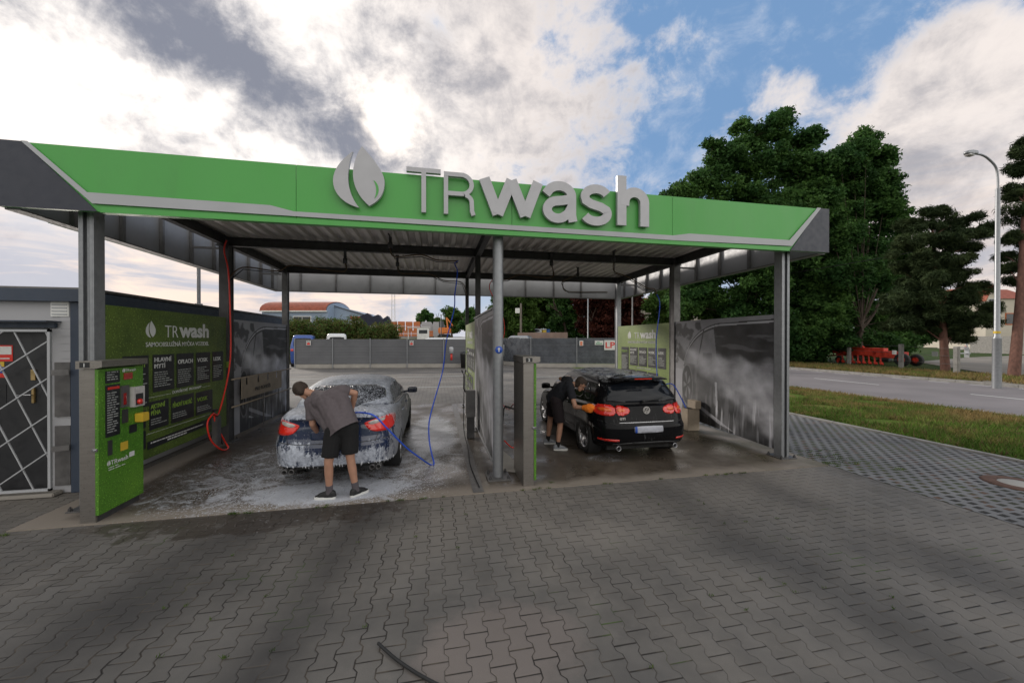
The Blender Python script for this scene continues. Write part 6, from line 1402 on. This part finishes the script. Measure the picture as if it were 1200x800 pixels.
def broad_tree(name, label, cat, base, lobes, n, size, mat, trunk_h, r=.3, depth=3, bark='bark', group=None, seed=1):
    """lobes: (dx, dy, z, radius) giving the outline; each broken into leaf clumps"""
    random.seed(seed); t = thing(name, label, cat, tuple(base), group=group); b = MB(); ends = []; B = Vector(base)
    zt = max(l[2] for l in lobes)
    if depth: branchy(b, B, Vector((0, 0, 1)), trunk_h, r, depth, ends, .55)
    for l in lobes:
        q = B+Vector((l[0], l[1], l[2]-base[2])); s_ = B+Z*trunk_h*random.uniform(.7, 1.0); mid = (s_+q)/2+Vector((0, 0, -.4)); b.tube(spline([s_, mid, q], 4), [r*.16-(r*.12)*k/8 for k in range(9)], 6, cap=False)
        for k in range(5): e = q+Vector((random.gauss(0, 1), random.gauss(0, 1), random.gauss(0, .8))).normalized()*l[3]*.85; b.tube([q, (q+e)/2+Z*.15, e], [r*.1, r*.07, r*.02], 5, cap=False)
    b.build('trunk', bark, t); cl = []
    for l in lobes:
        m_ = int(18+l[3]*11)
        for k in range(m_):
            d = Vector((random.gauss(0, 1), random.gauss(0, 1), random.gauss(0, .85))).normalized(); rr = l[3]*random.random()**.45; s_ = random.uniform(.34, .62)*l[3]**.55
            cl.append((B.x+l[0]+d.x*rr, B.y+l[1]+d.y*rr, l[2]+d.z*rr*.85, s_, random.uniform(.5, 1.3)))
    leaf_mesh('crown', leaves(cl, n, size), mat, t); return t
def LB(px, py, dep, B): p = D(px, py, dep); return (p.x-B[0], p.y-B[1], p.z)
def img_lobes(B, dep, spec, sd=1.5):
    out = []
    for (px, py, rp) in spec:
        q = dep+random.uniform(-sd, sd); l = LB(px, py, q, B); out.append((*l, rp/FOC*q))
    return out
random.seed(11)
# great maple by the road: the dome over the canopy's right end
B1_ = G(900, 423); B1_ = Vector((B1_.x-1, B1_.y+1, 0)); dep = 35
sp = [(905, 152, 20), (880, 165, 20), (935, 170, 20), (850, 190, 22), (890, 195, 26), (930, 205, 26), (960, 195, 20), (825, 215, 20), (860, 225, 26), (900, 240, 30), (945, 240, 26), (800, 228, 16), (870, 270, 30), (920, 290, 32), (850, 310, 26), (890, 330, 30), (935, 345, 30), (820, 335, 24), (860, 360, 26), (905, 375, 26), (945, 385, 24), (918, 255, 34), (960, 320, 34), (880, 300, 34), (925, 400, 26), (890, 405, 22), (870, 395, 22), (960, 250, 28), (955, 405, 22), (800, 355, 20), (785, 232, 10), (950, 160, 12), (917, 136, 10), (868, 148, 10), (836, 172, 10)]
broad_tree('maple_tree', 'tall dark green maple with the highest dome behind the right end of the canopy', 'tree', tuple(B1_), img_lobes(B1_, dep, sp), 200000, .145, 'leaf dark', 6, .45, 3, seed=3)
B2_ = Vector((*G(1010, 426)[:2], 0)); sp = [(1010, 165, 16), (1000, 185, 20), (1025, 190, 18), (985, 215, 24), (1020, 222, 24), (1040, 215, 14), (1035, 245, 16), (1000, 255, 28), (975, 280, 28), (1015, 290, 26), (990, 320, 30), (1025, 330, 22), (975, 355, 28), (1010, 365, 26), (1035, 375, 20), (985, 395, 22), (1015, 175, 10), (1000, 320, 36), (1045, 320, 26), (1060, 360, 26), (1050, 395, 22), (1010, 405, 20), (1075, 390, 18), (965, 370, 26), (960, 225, 20), (1048, 262, 18), (1062, 292, 20), (1040, 240, 16), (1075, 320, 20), (985, 190, 16)]
broad_tree('maple_tree', 'dark green maple on the right flank of the highest one', 'tree', tuple(B2_), img_lobes(B2_, 35, sp), 170000, .145, 'leaf dark', 4, .22, 1, seed=4)
B3_ = Vector((*D(805, 400, 42)[:2], 0)); sp = [(795, 335, 18), (815, 345, 20), (780, 350, 16), (770, 360, 14), (830, 365, 20), (795, 372, 18), (770, 380, 14)]
broad_tree('young_tree', 'lighter green low tree behind the right rear posts', 'tree', tuple(B3_), img_lobes(B3_, 42, sp+[(850, 385, 16), (830, 392, 16), (810, 392, 14), (785, 300, 14), (810, 310, 18), (835, 320, 18)]), 45000, .19, 'leaf mid', 3, .18, 2, seed=5)
def pine(name, label, base, top, crown, n, lean=(0, 0), seed=1, lobes=None, r=.24):
    random.seed(seed); B = Vector(base); T = Vector(top); t = thing(name, label, 'tree', tuple(base)); b = MB(); P_ = spline([B, B+(T-B)*.35+Vector((.12, 0, 0)), B+(T-B)*.7, T], 5); b.tube(P_, [r*(1-.8*k/(len(P_)-1)) for k in range(len(P_))], 10, cap=False)
    cl = []
    for l in lobes:
        q = Vector((B.x+l[0], B.y+l[1], l[2])); k = min(len(P_)-1, max(1, int((q.z-.6-B.z)/(T.z-B.z)*(len(P_)-1)))); s_ = P_[k]; b.tube(spline([s_, (s_+q)/2+Z*random.uniform(-.2, .3), q], 3), [r*.22-r*.17*i/6 for i in range(7)], 5, cap=False)
        for j in range(int(6+l[3]*5)):
            a = random.random()*2*PI; rr = l[3]*random.random()**.6; cl.append((q.x+cos(a)*rr, q.y+sin(a)*rr, q.z+random.gauss(0, .45)*l[3]*.6, random.uniform(.25, .5), 1))
    b.build('trunk', 'pine bark', t)
    V = leaves(cl, n, .15, .13); leaf_mesh('crown', V, 'needle', t); return t
b0 = G(1108, 436); sp = [(1095, 250, 10), (1120, 262, 16), (1075, 262, 14), (1140, 274, 14), (1100, 280, 20), (1060, 285, 16), (1150, 272, 8), (1085, 300, 20), (1125, 305, 16), (1060, 320, 18), (1110, 325, 20), (1145, 335, 14), (1080, 345, 20), (1130, 350, 18), (1060, 355, 18), (1155, 362, 10), (1105, 365, 20), (1140, 375, 16), (1075, 375, 20), (1120, 385, 18), (1060, 378, 15), (1118, 392, 12), (1070, 268, 10), (1135, 290, 12), (1090, 330, 26), (1070, 370, 26), (1110, 350, 26), (1095, 300, 22), (1050, 345, 20), (1100, 385, 16)]
pine('pine_tree', 'spreading dark pine with a reddish trunk beyond the red farm machine', tuple(b0), tuple(D(1092, 262, 25)), None, 120000, seed=6, lobes=img_lobes(b0, 24.5, sp, 1.2))
b0 = G(1188, 442); sp = [(1197, 180, 10), (1190, 200, 12), (1210, 190, 16), (1188, 225, 12), (1215, 225, 20), (1195, 250, 14), (1220, 260, 20), (1188, 275, 10), (1182, 315, 6), (1205, 285, 14), (1230, 300, 20), (1190, 330, 10), (1175, 300, 5), (1205, 165, 8), (1240, 230, 22)]
pine('pine_tree', 'tall leaning pine at the right edge of the picture', tuple(b0), tuple(D(1206, 165, 24)), None, 32000, seed=7, lobes=img_lobes(b0, 23.5, sp, .8), r=.24)
# hedge-like undergrowth behind the post fence
for i, (px, py, rp, dep, lab) in enumerate(((945, 400, 14, 36, 'dark round bush left of the red farm machine'), (1045, 392, 16, 34, 'dark bush behind the red farm machine'))):
    B = Vector((*D(px, 400, dep)[:2], 0)); broad_tree('bush', lab, 'bush', tuple(B), img_lobes(B, dep, [(px, py, rp), (px-14, py+6, rp*.8), (px+14, py+6, rp*.8), (px, py+14, rp)], .6), 9000, .15, 'leaf dark', 1.2, .1, 0, seed=20+i)
# trees beyond the yard on the right
def back_tree(name, label, px, dep, spec, n, mat, seed, size=.2): 
    B = Vector((*D(px, 400, dep)[:2], 0)); B.z = gz(B.x, B.y); random.seed(seed); broad_tree(name, label, 'tree', tuple(B), img_lobes(B, dep, spec, 1.5), n, size, mat, 3.2, .25, 2, seed=seed)
back_tree('garden_tree', 'pale green tree just right of the round centre post', 603, 52, [(600, 345, 14), (612, 335, 16), (598, 365, 14), (615, 360, 14), (606, 380, 10), (590, 352, 12), (582, 368, 12), (594, 383, 12), (612, 383, 12), (600, 325, 14), (622, 345, 12)], 40000, 'leaf mid', 31)
back_tree('garden_tree', 'mid green tree above the parked white car', 630, 62, [(632, 338, 16), (645, 345, 16), (625, 355, 14), (640, 362, 14), (652, 330, 14), (655, 355, 12), (632, 375, 11), (648, 375, 12), (620, 372, 11), (662, 365, 12), (635, 325, 14)], 40000, 'leaf mid', 32)
back_tree('garden_tree', 'darker green tree left of the maroon one', 664, 56, [(662, 335, 16), (672, 345, 16), (655, 358, 12), (668, 365, 14), (680, 330, 14), (664, 380, 10), (652, 376, 10), (676, 376, 11), (645, 340, 12), (660, 320, 14)], 40000, 'leaf dark', 33)
back_tree('copper_beech', 'maroon leaved tree behind the slim grey pole', 703, 48, [(700, 345, 20), (718, 350, 20), (688, 360, 16), (705, 372, 20), (724, 375, 18), (695, 330, 18), (720, 330, 20), (740, 355, 14), (742, 375, 14), (684, 345, 12), (735, 335, 14), (700, 388, 12), (720, 390, 12), (735, 390, 12), (688, 382, 11), (710, 355, 20)], 70000, 'leaf maroon', 34)
back_tree('garden_tree', 'small round dark tree alone above the brick stacks', 498, 95, [(495, 372, 6), (502, 371, 6), (498, 367, 5), (505, 376, 5), (492, 377, 4)], 9000, 'leaf dark', 35, .22)
back_tree('garden_tree', 'taller green tree left of the rear centre posts', 530, 80, [(527, 366, 8), (533, 372, 9), (525, 378, 8), (538, 380, 8), (540, 371, 6), (530, 386, 7)], 14000, 'leaf mid', 36)
back_tree('garden_tree', 'green tree seen between the two rear centre posts', 552, 70, [(552, 368, 9), (556, 378, 9), (545, 380, 8), (560, 385, 9), (568, 374, 10), (575, 384, 9)], 14000, 'leaf dark', 37)
back_tree('garden_tree', 'small pale tree behind the site sheds', 512, 98, [(512, 377, 5), (516, 380, 4), (508, 381, 4)], 5000, 'leaf mid', 38, .2)
cl = []
for i in range(120):
    px = 578+i*1.45; q = 68+random.uniform(-2, 2); p = D(px, 380+random.uniform(-6, 4), q); z = 1.2
    while z < p.z: cl.append((p.x, p.y, z+.4, random.uniform(.7, 1.2), 1)); z += .9
root = thing('hedge', 'dark hedge closing the view under the trees behind the right-hand fence', 'hedge', (0, 0, 0)); leaf_mesh('foliage', leaves(cl, 26000, .24, .5), 'leaf dark', root)
# overgrown bank of reeds and bushes behind the long fence
random.seed(12); cl = []
for i in range(64):
    px = 336+i*2.0+random.uniform(-1, 1); q = 36+random.uniform(-2, 3); top = 383 if px < 425 else 390; top += random.uniform(-5, 7); p = D(px, top, q)
    z = gz(p.x, p.y)
    while z < p.z: cl.append((p.x, p.y, z+.3, random.uniform(.5, .9), 1)); z += .55
root = thing('thicket', 'green and straw coloured thicket along the bank behind the long fence', 'thicket', (0, 0, 0)); leaf_mesh('green_growth', leaves(cl, 17000, .15, .3), 'leaf mid', root); V = leaves(cl, 24000, .24, .12); leaf_mesh('straw_growth', V, 'reed', root)
for o_ in (root,): o_['kind'] = 'stuff'
cl = []
for i in range(50):
    px = 340+i*4.4; p = D(px, 398, 33+random.uniform(-1, 3)); cl.append((p.x, p.y, gz(p.x, p.y)+.35, .5, 1))
root = thing('thicket', 'low dry weeds between the fence and the bank', 'thicket', (0, 0, 0)); leaf_mesh('straw_growth', leaves(cl, 9000, .16, .15), 'reed', root); root['kind'] = 'stuff'
# ================================================================ roadside on the right
t = thing('street_lamp', 'tall grey street lamp with a curved arm beside the road', 'street lamp', (22.3, 6.02, 0)); Lx, Ly = 24.2, 6.0
Lp = G(1168, 455); Lx, Ly = Lp.x, Lp.y; t.location = (Lx, Ly, 0); ORG[t.name] = (Lx, Ly, 0)
q = D(1135, 181, 17.2); dpl = (Vector((Lx, Ly, 0))-Vector(CAM)); zz = Lx*0
dep = (Lx-CAM[0])*sin(YAW)+(Ly-CAM[1])*cos(YAW); tip = D(1140, 180, dep-.4); hi = D(1170, 210, dep); 
m = MB(); m.lathe([(.14, 0), (.13, 2.1), (.135, 2.12), (.09, 2.2), (.07, hi.z-.4)], (Lx, Ly, 0), n=16); m.build('pole', 'galvanised steel', t)
m = MB(); m.tube(spline([(Lx, Ly, hi.z-.45), (Lx, Ly, hi.z), D(1167, 196, dep), D(1158, 186, dep-.1), D(1150, 181.5, dep-.2), tip], 5), .04, 10); m.build('arm', 'galvanised steel', t)
m = MB(); ax_ = (tip-D(1150, 181.5, dep-.2)).normalized(); vs, fs = boxbody(6, 12, 6, lambda u, v, w: tuple(tip+ax_*(v*.33+.2)+Vector((0, .13*u*(1-.3*v), .10*w*(1-.35*abs(v))))), .5); m.add(vs, fs, True); hd_ = m.build('lamp_head', 'galvanised steel', t)
m = MB(); vs, fs = boxbody(6, 8, 4, lambda u, v, w: tuple(tip+ax_*(v*.22+.22)+Vector((0, .10*u, -.085+.04*w))), .5); m.add(vs, fs, True); m.build('lamp_cover', 'lens clear', hd_)
m = MB(); m.lathe([(.104, 2.32), (.104, 2.42)], (Lx, Ly, 0), n=16); m.build('yellow_band', 'yellow plastic', t)
# post and wire fence
pts = [G(x, y) for x, y in ((905, 419), (948, 422.5), (995, 426), (1056, 432), (1121, 438))]; pts = [Vector((34.6+(p.x-34.6)*.0+0, p.y, 0)) if False else p for p in pts]; tops = (402, 399, 401, 403, 406)
t = thing('post_fence', 'grey concrete posts with thin wires on the far side of the road', 'fence', tuple(pts[0]))
hs = []
for p, ty in zip(pts, tops): 
    dep = (p.x-CAM[0])*sin(YAW)+(p.y-CAM[1])*cos(YAW); h = 2.05-(ty-398.1)*dep/FOC; hs.append(h); m = MB(); m.box(p.x-.11, p.x+.11, p.y-.11, p.y+.11, -.02, h, .02); m.build('post', 'kerb stone', t)
m = MB()
for k in (.35, .65, .92):
    for (a, ha), (b_, hb_) in zip(list(zip(pts, hs)), list(zip(pts, hs))[1:]): m.tube([a+Z*ha*k, (a+b_)/2+Z*((ha+hb_)/2*k-.04), b_+Z*hb_*k], .012, 4)
m.build('wire', 'weathered steel', t)
# red farm machine under its dark hood
def dp(p): return (p.x-CAM[0])*sin(YAW)+(p.y-CAM[1])*cos(YAW)
ca = D(978, 426, 34.8); cb = D(1066, 431, 29.2); ca.z = 0; cb.z = 0; t = thing('farm_machine', 'bright red folded farm machine parked behind the post fence', 'farm machine', tuple(ca)); d = (cb-ca).normalized(); Lm = (cb-ca).length; n_ = Vector((-d.y, d.x, 0)); Mx = Matrix((d, n_, Z)).transposed()
def at_(f, o_, z): return ca+d*Lm*f+n_*o_+Z*z
m = MB(); m.obox(at_(.40, 0, .78), (Lm*.72, .25, .22), Mx); m.obox(at_(.45, .9, .75), (Lm*.7, .2, .2), Mx); m.build('frame', 'machine red', t)
for f, z, w, h in ((.05, 1.35, .55, .75), (.22, 1.15, 1.25, .42), (.48, 1.1, 1.7, .42), (.66, 1.15, .75, .75), (.83, 1.0, 1.5, .55)):
    m = MB(); m.obox(at_(f, -.1, z-.15), (w*1.1, .5, h), Mx@Matrix.Rotation(random.uniform(-.06, .06), 3, 'Y')); m.build('hopper', 'machine red', t, bevel=.04)
for f in (.14, .22, .30, .42, .50, .58):
    m = MB(); m.prism([(-.35, 0), (.35, 0), (.2, .22), (-.45, .22)], at_(f, -.3, 1.22-.1*f), d, Z, n_, .5); m.build('cover_plate', 'machine red', t)
for f in np.linspace(.08, .68, 9):
    m = MB(); m.bar(at_(f, -.25, .75), at_(f+.02, -.35, .12), .1); m.bar(at_(f+.02, -.35, .2), at_(f+.05, -.45, .05), .22, .08); m.build('tine', 'machine red', t)
m = MB(); m.bar(at_(.33, 0, .9), at_(.32, 0, 1.75), .28, .22); m.bar(at_(.33, 0, 1.9), at_(.48, 0, 1.1), .14); m.build('mast', 'machine red', t)
m = MB(); m.bar(at_(-.12, 0, .55), at_(.12, 0, .7), .12); m.build('drawbar', 'machine red', t)
for f, r in ((.95, .50), (.97, .46), (.12, .3)):
    m = MB(); c_ = at_(f, -.3 if f != .97 else .9, r); Mw = Matrix((d, Z, -n_)).transposed(); m.lathe([(r*.55, -.14), (r*.95, -.14), (r, -.08), (r, .08), (r*.95, .14), (r*.55, .14)], c_, Mw, 24); w_ = m.build('tyre', 'tyre', t); m = MB(); m.lathe([(0, .1), (r*.3, .12), (r*.55, .08), (r*.55, -.08)], c_, Mw, 20); m.build('rim', 'machine red', w_)
p = D(1030, 405, 37); t = thing('covered_vehicle', 'dark vehicle under a grey cover behind the red farm machine', 'vehicle', (p.x, p.y, 0)); t.rotation_euler.z = rad(-60); ORG[t.name] = (0, 0, 0)
m = MB(); vs, fs = boxbody(14, 24, 12, lambda u, v, w: (u*(.95-.18*max(0, w)), v*(2.6-.6*max(0, w)), .5+(w+1)/2*(1.75+.25*cos(v*2.2))+.04*noise.noise(Vector((u*3, v*5, w*3)))), .3); m.add(vs, fs, True); m.build('cover', 'tarpaulin', t, world=False)
m = MB(); m.box(-.8, .8, -2.0, 2.0, .02, .3); m.build('chassis', 'rubber', t, world=False)
for (px, py0, py1, w, lab) in ((1045.5, 410.5, 415, 5, 'small white notice on the wires beside the red machine'), (1092, 412, 417, 7, 'small white notice on the wires left of the near pine trunk')):
    a = D(px, py1, 26.5); b_ = D(px+w, py0, 26.0); m = MB(); m.bar(Vector((a.x, a.y, (a.z+b_.z)/2)), Vector((b_.x, b_.y, (a.z+b_.z)/2)), .02, b_.z-a.z); tag(m.build('fence_notice', 'white matt'), lab, 'sign')
# low grey stone wall, white bench-like rail and post by the drive
a = D(1138, 398, 60); b_ = D(1215, 398, 52); m = MB(); m.bar(Vector((a.x, a.y, 1.3)), Vector((b_.x, b_.y, 1.3)), .3, 2.6); tag(m.build('boundary_wall', 'kerb stone'), 'long grey boundary wall beyond the drive at the far right', 'wall')
p = G(1133, 412.5); t = thing('marker_post', 'short white post on the lawn behind the pines', 'post', tuple(p)); dd = dp(p); m = MB(); hh = 12/FOC*dd; m.box(p.x-.12, p.x+.12, p.y-.08, p.y+.08, 0, hh, .02); m.build('post', 'fascia grey', t); m = MB(); m.box(p.x-.5, p.x-.2, p.y-.1, p.y+.1, 0.1, hh*.6, .05); m.build('meter_box', 'machine red', t)
p = D(1125, 398, 44); t = thing('garden_bench', 'white slatted bench on the lawn behind the pines', 'bench', (p.x, p.y, 0)); m = MB()
for z_ in (.45, .9, 1.05, 1.2): m.box(p.x-.9, p.x+.9, p.y-.03+(0 if z_ > .5 else -.4), p.y+.03, z_, z_+.08)
m.build('slats', 'fascia grey', t)
for sx in (-1, 1): m = MB(); m.box(p.x+sx*.8-.05, p.x+sx*.8+.05, p.y-.35, p.y+.05, 0, 1.2); m.build('leg', 'fascia grey', t)
# houses beyond
def house(label, px0, px1, pyt, pye, dep, gable, roof_m, wins, wall='plaster', ridge_off=0.):
    a = D(px0, 398, dep); b_ = D(px1, 398, dep); a.z = b_.z = 0; d = (b_-a).normalized(); n_ = Vector((-d.y, d.x, 0)); L = (b_-a).length; zt = D(px0, pyt, dep).z; ze = D(px0, pye, dep).z; t = thing('house', label, 'house', tuple(a)); W = 9
    m = MB()
    if gable: m.prism([(0, 0), (L, 0), (L, ze), (L/2, zt), (0, ze)], a, d, Z, n_, W)
    else: m.prism([(0, 0), (L, 0), (L, ze), (0, ze)], a, d, Z, n_, W)
    w_ = m.build('wall', wall, t); m = MB()
    if gable:
        for s0, s1 in (((-.3, ze-.2), (L/2, zt)), ((L+.3, ze-.2), (L/2, zt))):
            q0 = a+d*s0[0]+Z*(s0[1]+.03); q1 = a+d*s1[0]+Z*(s1[1]+.03); m.add([q0-n_*.3, q1-n_*.3, q1+n_*(W+.3), q0+n_*(W+.3), q0-n_*.3+Z*.25, q1-n_*.3+Z*.25, q1+n_*(W+.3)+Z*.25, q0+n_*(W+.3)+Z*.25], [(0, 1, 2, 3), (7, 6, 5, 4), (0, 4, 5, 1), (1, 5, 6, 2), (2, 6, 7, 3), (3, 7, 4, 0)])
    else: m.prism([(-.4, ze), (W+.4, ze), (W/2, zt)], a-d*.3, n_, Z, d, L+.6)
    m.build('roof', roof_m, t)
    for (f, zc, ww, hh, mt_) in wins:
        c_ = a+d*L*f-n_*.03+Z*zc; m = MB(); m.obox(c_, (ww, .08, hh), Mx2(d, n_)); f_ = m.build('window', mt_, w_); m = MB(); m.obox(c_-n_*.05, (ww*.8, .04, hh*.85), Mx2(d, n_)); m.build('pane', 'window dark', f_)
    return t
def Mx2(d, n_): return Matrix((d, n_, Z)).transposed()
house('white house with a red tiled roof and an orange framed window at the far right', 1165, 1210, 336, 350, 82, False, 'roof tile', [(.40, 6.6, 2.0, 2.6, 'roof tile orange'), (.75, 6.6, 1.2, 1.6, 'white paint')])
house('cream house gable with small windows left of the street lamp', 1155, 1169, 335, 352, 80, True, 'roof tile', [(.35, 10.2, .7, 1.2, 'white paint'), (.6, 10.2, .7, 1.2, 'white paint'), (.5, 6, .8, 1.2, 'white paint')])
house('lower house with a bright orange-red roof behind the dark pine', 1128, 1158, 341, 352, 95, False, 'roof tile orange', [(.7, 6, 1, 1.2, 'white paint')])
# overhead cable across the road
m = MB(); m.tube(spline([D(860, 330, 40), D(940, 318, 34), D(1040, 301, 28), D(1120, 286, 24.5), D(1168, 277, dp(Vector((Lx, Ly, 0))))], 6), .028, 5); tag(m.build('overhead_cable', 'rubber'), 'thin overhead cable from the trees to the street lamp', 'cable')
# ================================================================ daylight
w = bpy.data.worlds.new('World'); SC.world = w; w.use_nodes = True; t = NT(w.node_tree); bg = t.n['Background']
SUN_DIR = Vector(ray(110, 175)).normalized(); el = math.asin(SUN_DIR.z); az = math.atan2(SUN_DIR.x, SUN_DIR.y)
sky = t.node('ShaderNodeTexSky', sky_type='NISHITA'); sky.sun_disc = False; sky.sun_elevation = el; sky.sun_rotation = az; sky.air_density = 1.0; sky.dust_density = .6; sky.ozone_density = 2.0
dirv = t.vm('NORMALIZE', t.node('ShaderNodeTexCoord').outputs['Generated']); x, y, z = t.xyz(dirv)
zz = t.m('ADD', t.m('MAXIMUM', z, 0.), .10); pl = t.comb(t.m('DIVIDE', x, zz), t.m('DIVIDE', y, zz), 0.)
def blob(px, py, r0, r1, amp=1., stretch=None):
    c = Vector(ray(px, py)).normalized(); return t.m('MULTIPLY', t.mr(t.vm('DISTANCE', dirv, tuple(c)), r0, r1, 1, 0, True), amp)
def addall(L_): 
    o = L_[0]
    for q in L_[1:]: o = t.m('ADD', o, q)
    return o
n1 = t.noise(t.mapv(pl, (1, 1, 1), (3.1, 1.7, 0)), 1.15, 9, .60, .35); n2 = t.noise(t.mapv(dirv, (1, 1, 2.2), (4, 2, 1)), 3.2, 9, .62, .5); n3 = t.noise(t.mapv(dirv, (1, 1, 1.6), (1, 8, 3)), 7.5, 8, .65, .3)
# where the cloud deck is: thick to the left, a clear wedge to the right, cumulus lower right
nA = t.noise(t.mapv(dirv, (1, 1, 1.5), (2, 5, 3)), 5.0, 10, .62, .25); streak = t.noise(t.mapv(dirv, (1, 1, 1), (7, 2, 3), (.3, .55, .2)), 9.0, 9, .66, .4); fineN = t.noise(t.mapv(dirv, (1, 1, 1.4), (5, 1, 9)), 22, 8, .6, .3)
def cen(n, k): return t.m('MULTIPLY', t.m('SUBTRACT', n, .5), k)
cover = addall([t.m('ADD', .42, 0.), cen(nA, 1.5), cen(streak, 1.25), cen(fineN, .45), blob(60, 120, .2, .75, .60), blob(330, 60, .1, .6, .40), blob(540, 150, .1, .45, .40), blob(650, 100, .05, .30, .30), blob(790, 40, .0, .10, .12), blob(300, 350, .1, .6, .35), blob(505, 45, .0, .10, -.45), blob(500, 90, 0, .06, -.2), blob(640, 30, 0, .08, -.12),
    blob(900, 60, .05, .42, -.22), blob(1000, 10, .0, .40, -.12), blob(770, 190, .0, .16, -.25), blob(1000, 125, .0, .13, .42), blob(930, 112, .0, .09, .42), blob(905, 130, .0, .10, .30), blob(1195, 125, .02, .20, .50), blob(1120, 50, .02, .12, .40), blob(1160, 230, .05, .35, .55), blob(1080, 190, .0, .16, .30), blob(855, 150, .0, .08, .40), blob(905, 92, 0, .04, .25)])
cl = t.mr(cover, .30, .92, 0, 1, True)
sunb = t.vm('DOT_PRODUCT', dirv, tuple(SUN_DIR)); glow = t.mr(sunb, .66, .99, 0, 1, True); glow2 = blob(452, 148, .0, .13, 1.)
band = addall([blob(110, -50, .0, .17, .44), blob(190, 0, .0, .16, .40), blob(245, 45, .0, .15, .40), blob(300, 85, .0, .14, .42), blob(350, 120, .0, .13, .42), blob(395, 150, .0, .12, .42), blob(430, 175, .0, .11, .40), blob(520, 110, .0, .15, .34), blob(475, 190, .0, .12, .40), blob(640, 150, .0, .26, .36), blob(560, 40, 0, .2, .10), blob(1180, 200, .0, .3, .26), blob(1190, 330, .0, .3, .25), blob(430, 40, .0, .14, .22), blob(452, 150, .0, .075, -.6)])
dark = t.mr(addall([band, cen(nA, 2.0), cen(streak, 1.9), cen(fineN, .8)]), -.22, 1.0, 0, 1, True)
white = t.mix(glow, (.78, .715, .68), (1.10, 1.03, .97)); white = t.mix(glow2, white, (1.45, 1.3, 1.15)); grey = t.mix(glow, (.35, .345, .375), (.22, .235, .29))
edge = t.mr(cl, .95, .2, 0, 1, True); cc = t.mix(t.m('MULTIPLY', dark, t.m('SUBTRACT', 1, t.m('MULTIPLY', edge, .6))), white, grey)
lowc = t.mr(z, .10, .40, 1, 0, True); cc = t.mix(t.m('MULTIPLY', lowc, t.mr(sunb, .2, .9, .45, .9)), cc, t.mix(t.mr(t.noise(t.mapv(dirv, (1, 1, 5)), 4.5, 8, .6, .6), .40, .60), (.92, .74, .62), (.46, .47, .54)))
SKYSTR = .085
skyc = t.vm('MULTIPLY', sky.outputs[0], (SKYSTR*.9,)*3); skyc = t.mix(.78, skyc, (.185, .33, .57)); skyc = t.mix(t.mr(addall([streak, cen(nA, .6)]), .44, .72, 0, .38, True), skyc, (.62, .66, .74)); skyc = t.mix(t.mr(z, .05, .35, .55, 0), skyc, (.62, .62, .66))
behind = t.mr(t.vm('DOT_PRODUCT', dirv, (-sin(YAW), -cos(YAW), 0)), -.25, .25, 0, 1)
warm = t.mix(t.mr(n2, .35, .65), (1.16, 1.12, 1.05), (.72, .70, .67)); warm = t.vm('MULTIPLY', warm, t.comb(*[t.mr(t.vm('DOT_PRODUCT', dirv, (cos(YAW), -sin(YAW), 0)), -.7, .9, .78, 1.5)]*3)); fin = t.mix(cl, skyc, cc); fin = t.mix(t.m('MULTIPLY', behind, .92), fin, warm); fin = t.mix(t.mr(z, -.02, -.06), fin, (.10, .10, .10))
fin = t.vm('MULTIPLY', fin, (10., 10., 10.)); t.put(bg.inputs[0], fin); bg.inputs[1].default_value = .10
sun = bpy.data.lights.new('sun', 'SUN'); sun.energy = 2.2; sun.angle = rad(10); sun.color = (1, .93, .84); so = bpy.data.objects.new('sun', sun); COL.objects.link(so); so.rotation_euler = SUN_DIR.to_track_quat('Z', 'Y').to_euler()
cam = bpy.data.cameras.new('camera'); cam.sensor_width = 36; cam.lens = FOC/1200*36; cam.clip_start = .05; cam.clip_end = 3000
co = bpy.data.objects.new('camera', cam); COL.objects.link(co); co.location = CAM; co.rotation_euler = (PI/2+PIT, 0, -YAW); SC.camera = co
SC.view_settings.view_transform = 'Standard'; SC.view_settings.look = 'None'; SC.view_settings.exposure = .25; SC.view_settings.gamma = 1
try: SC.cycles.use_denoising = True; SC.cycles.max_bounces = 6; SC.cycles.transparent_max_bounces = 4
except Exception: pass
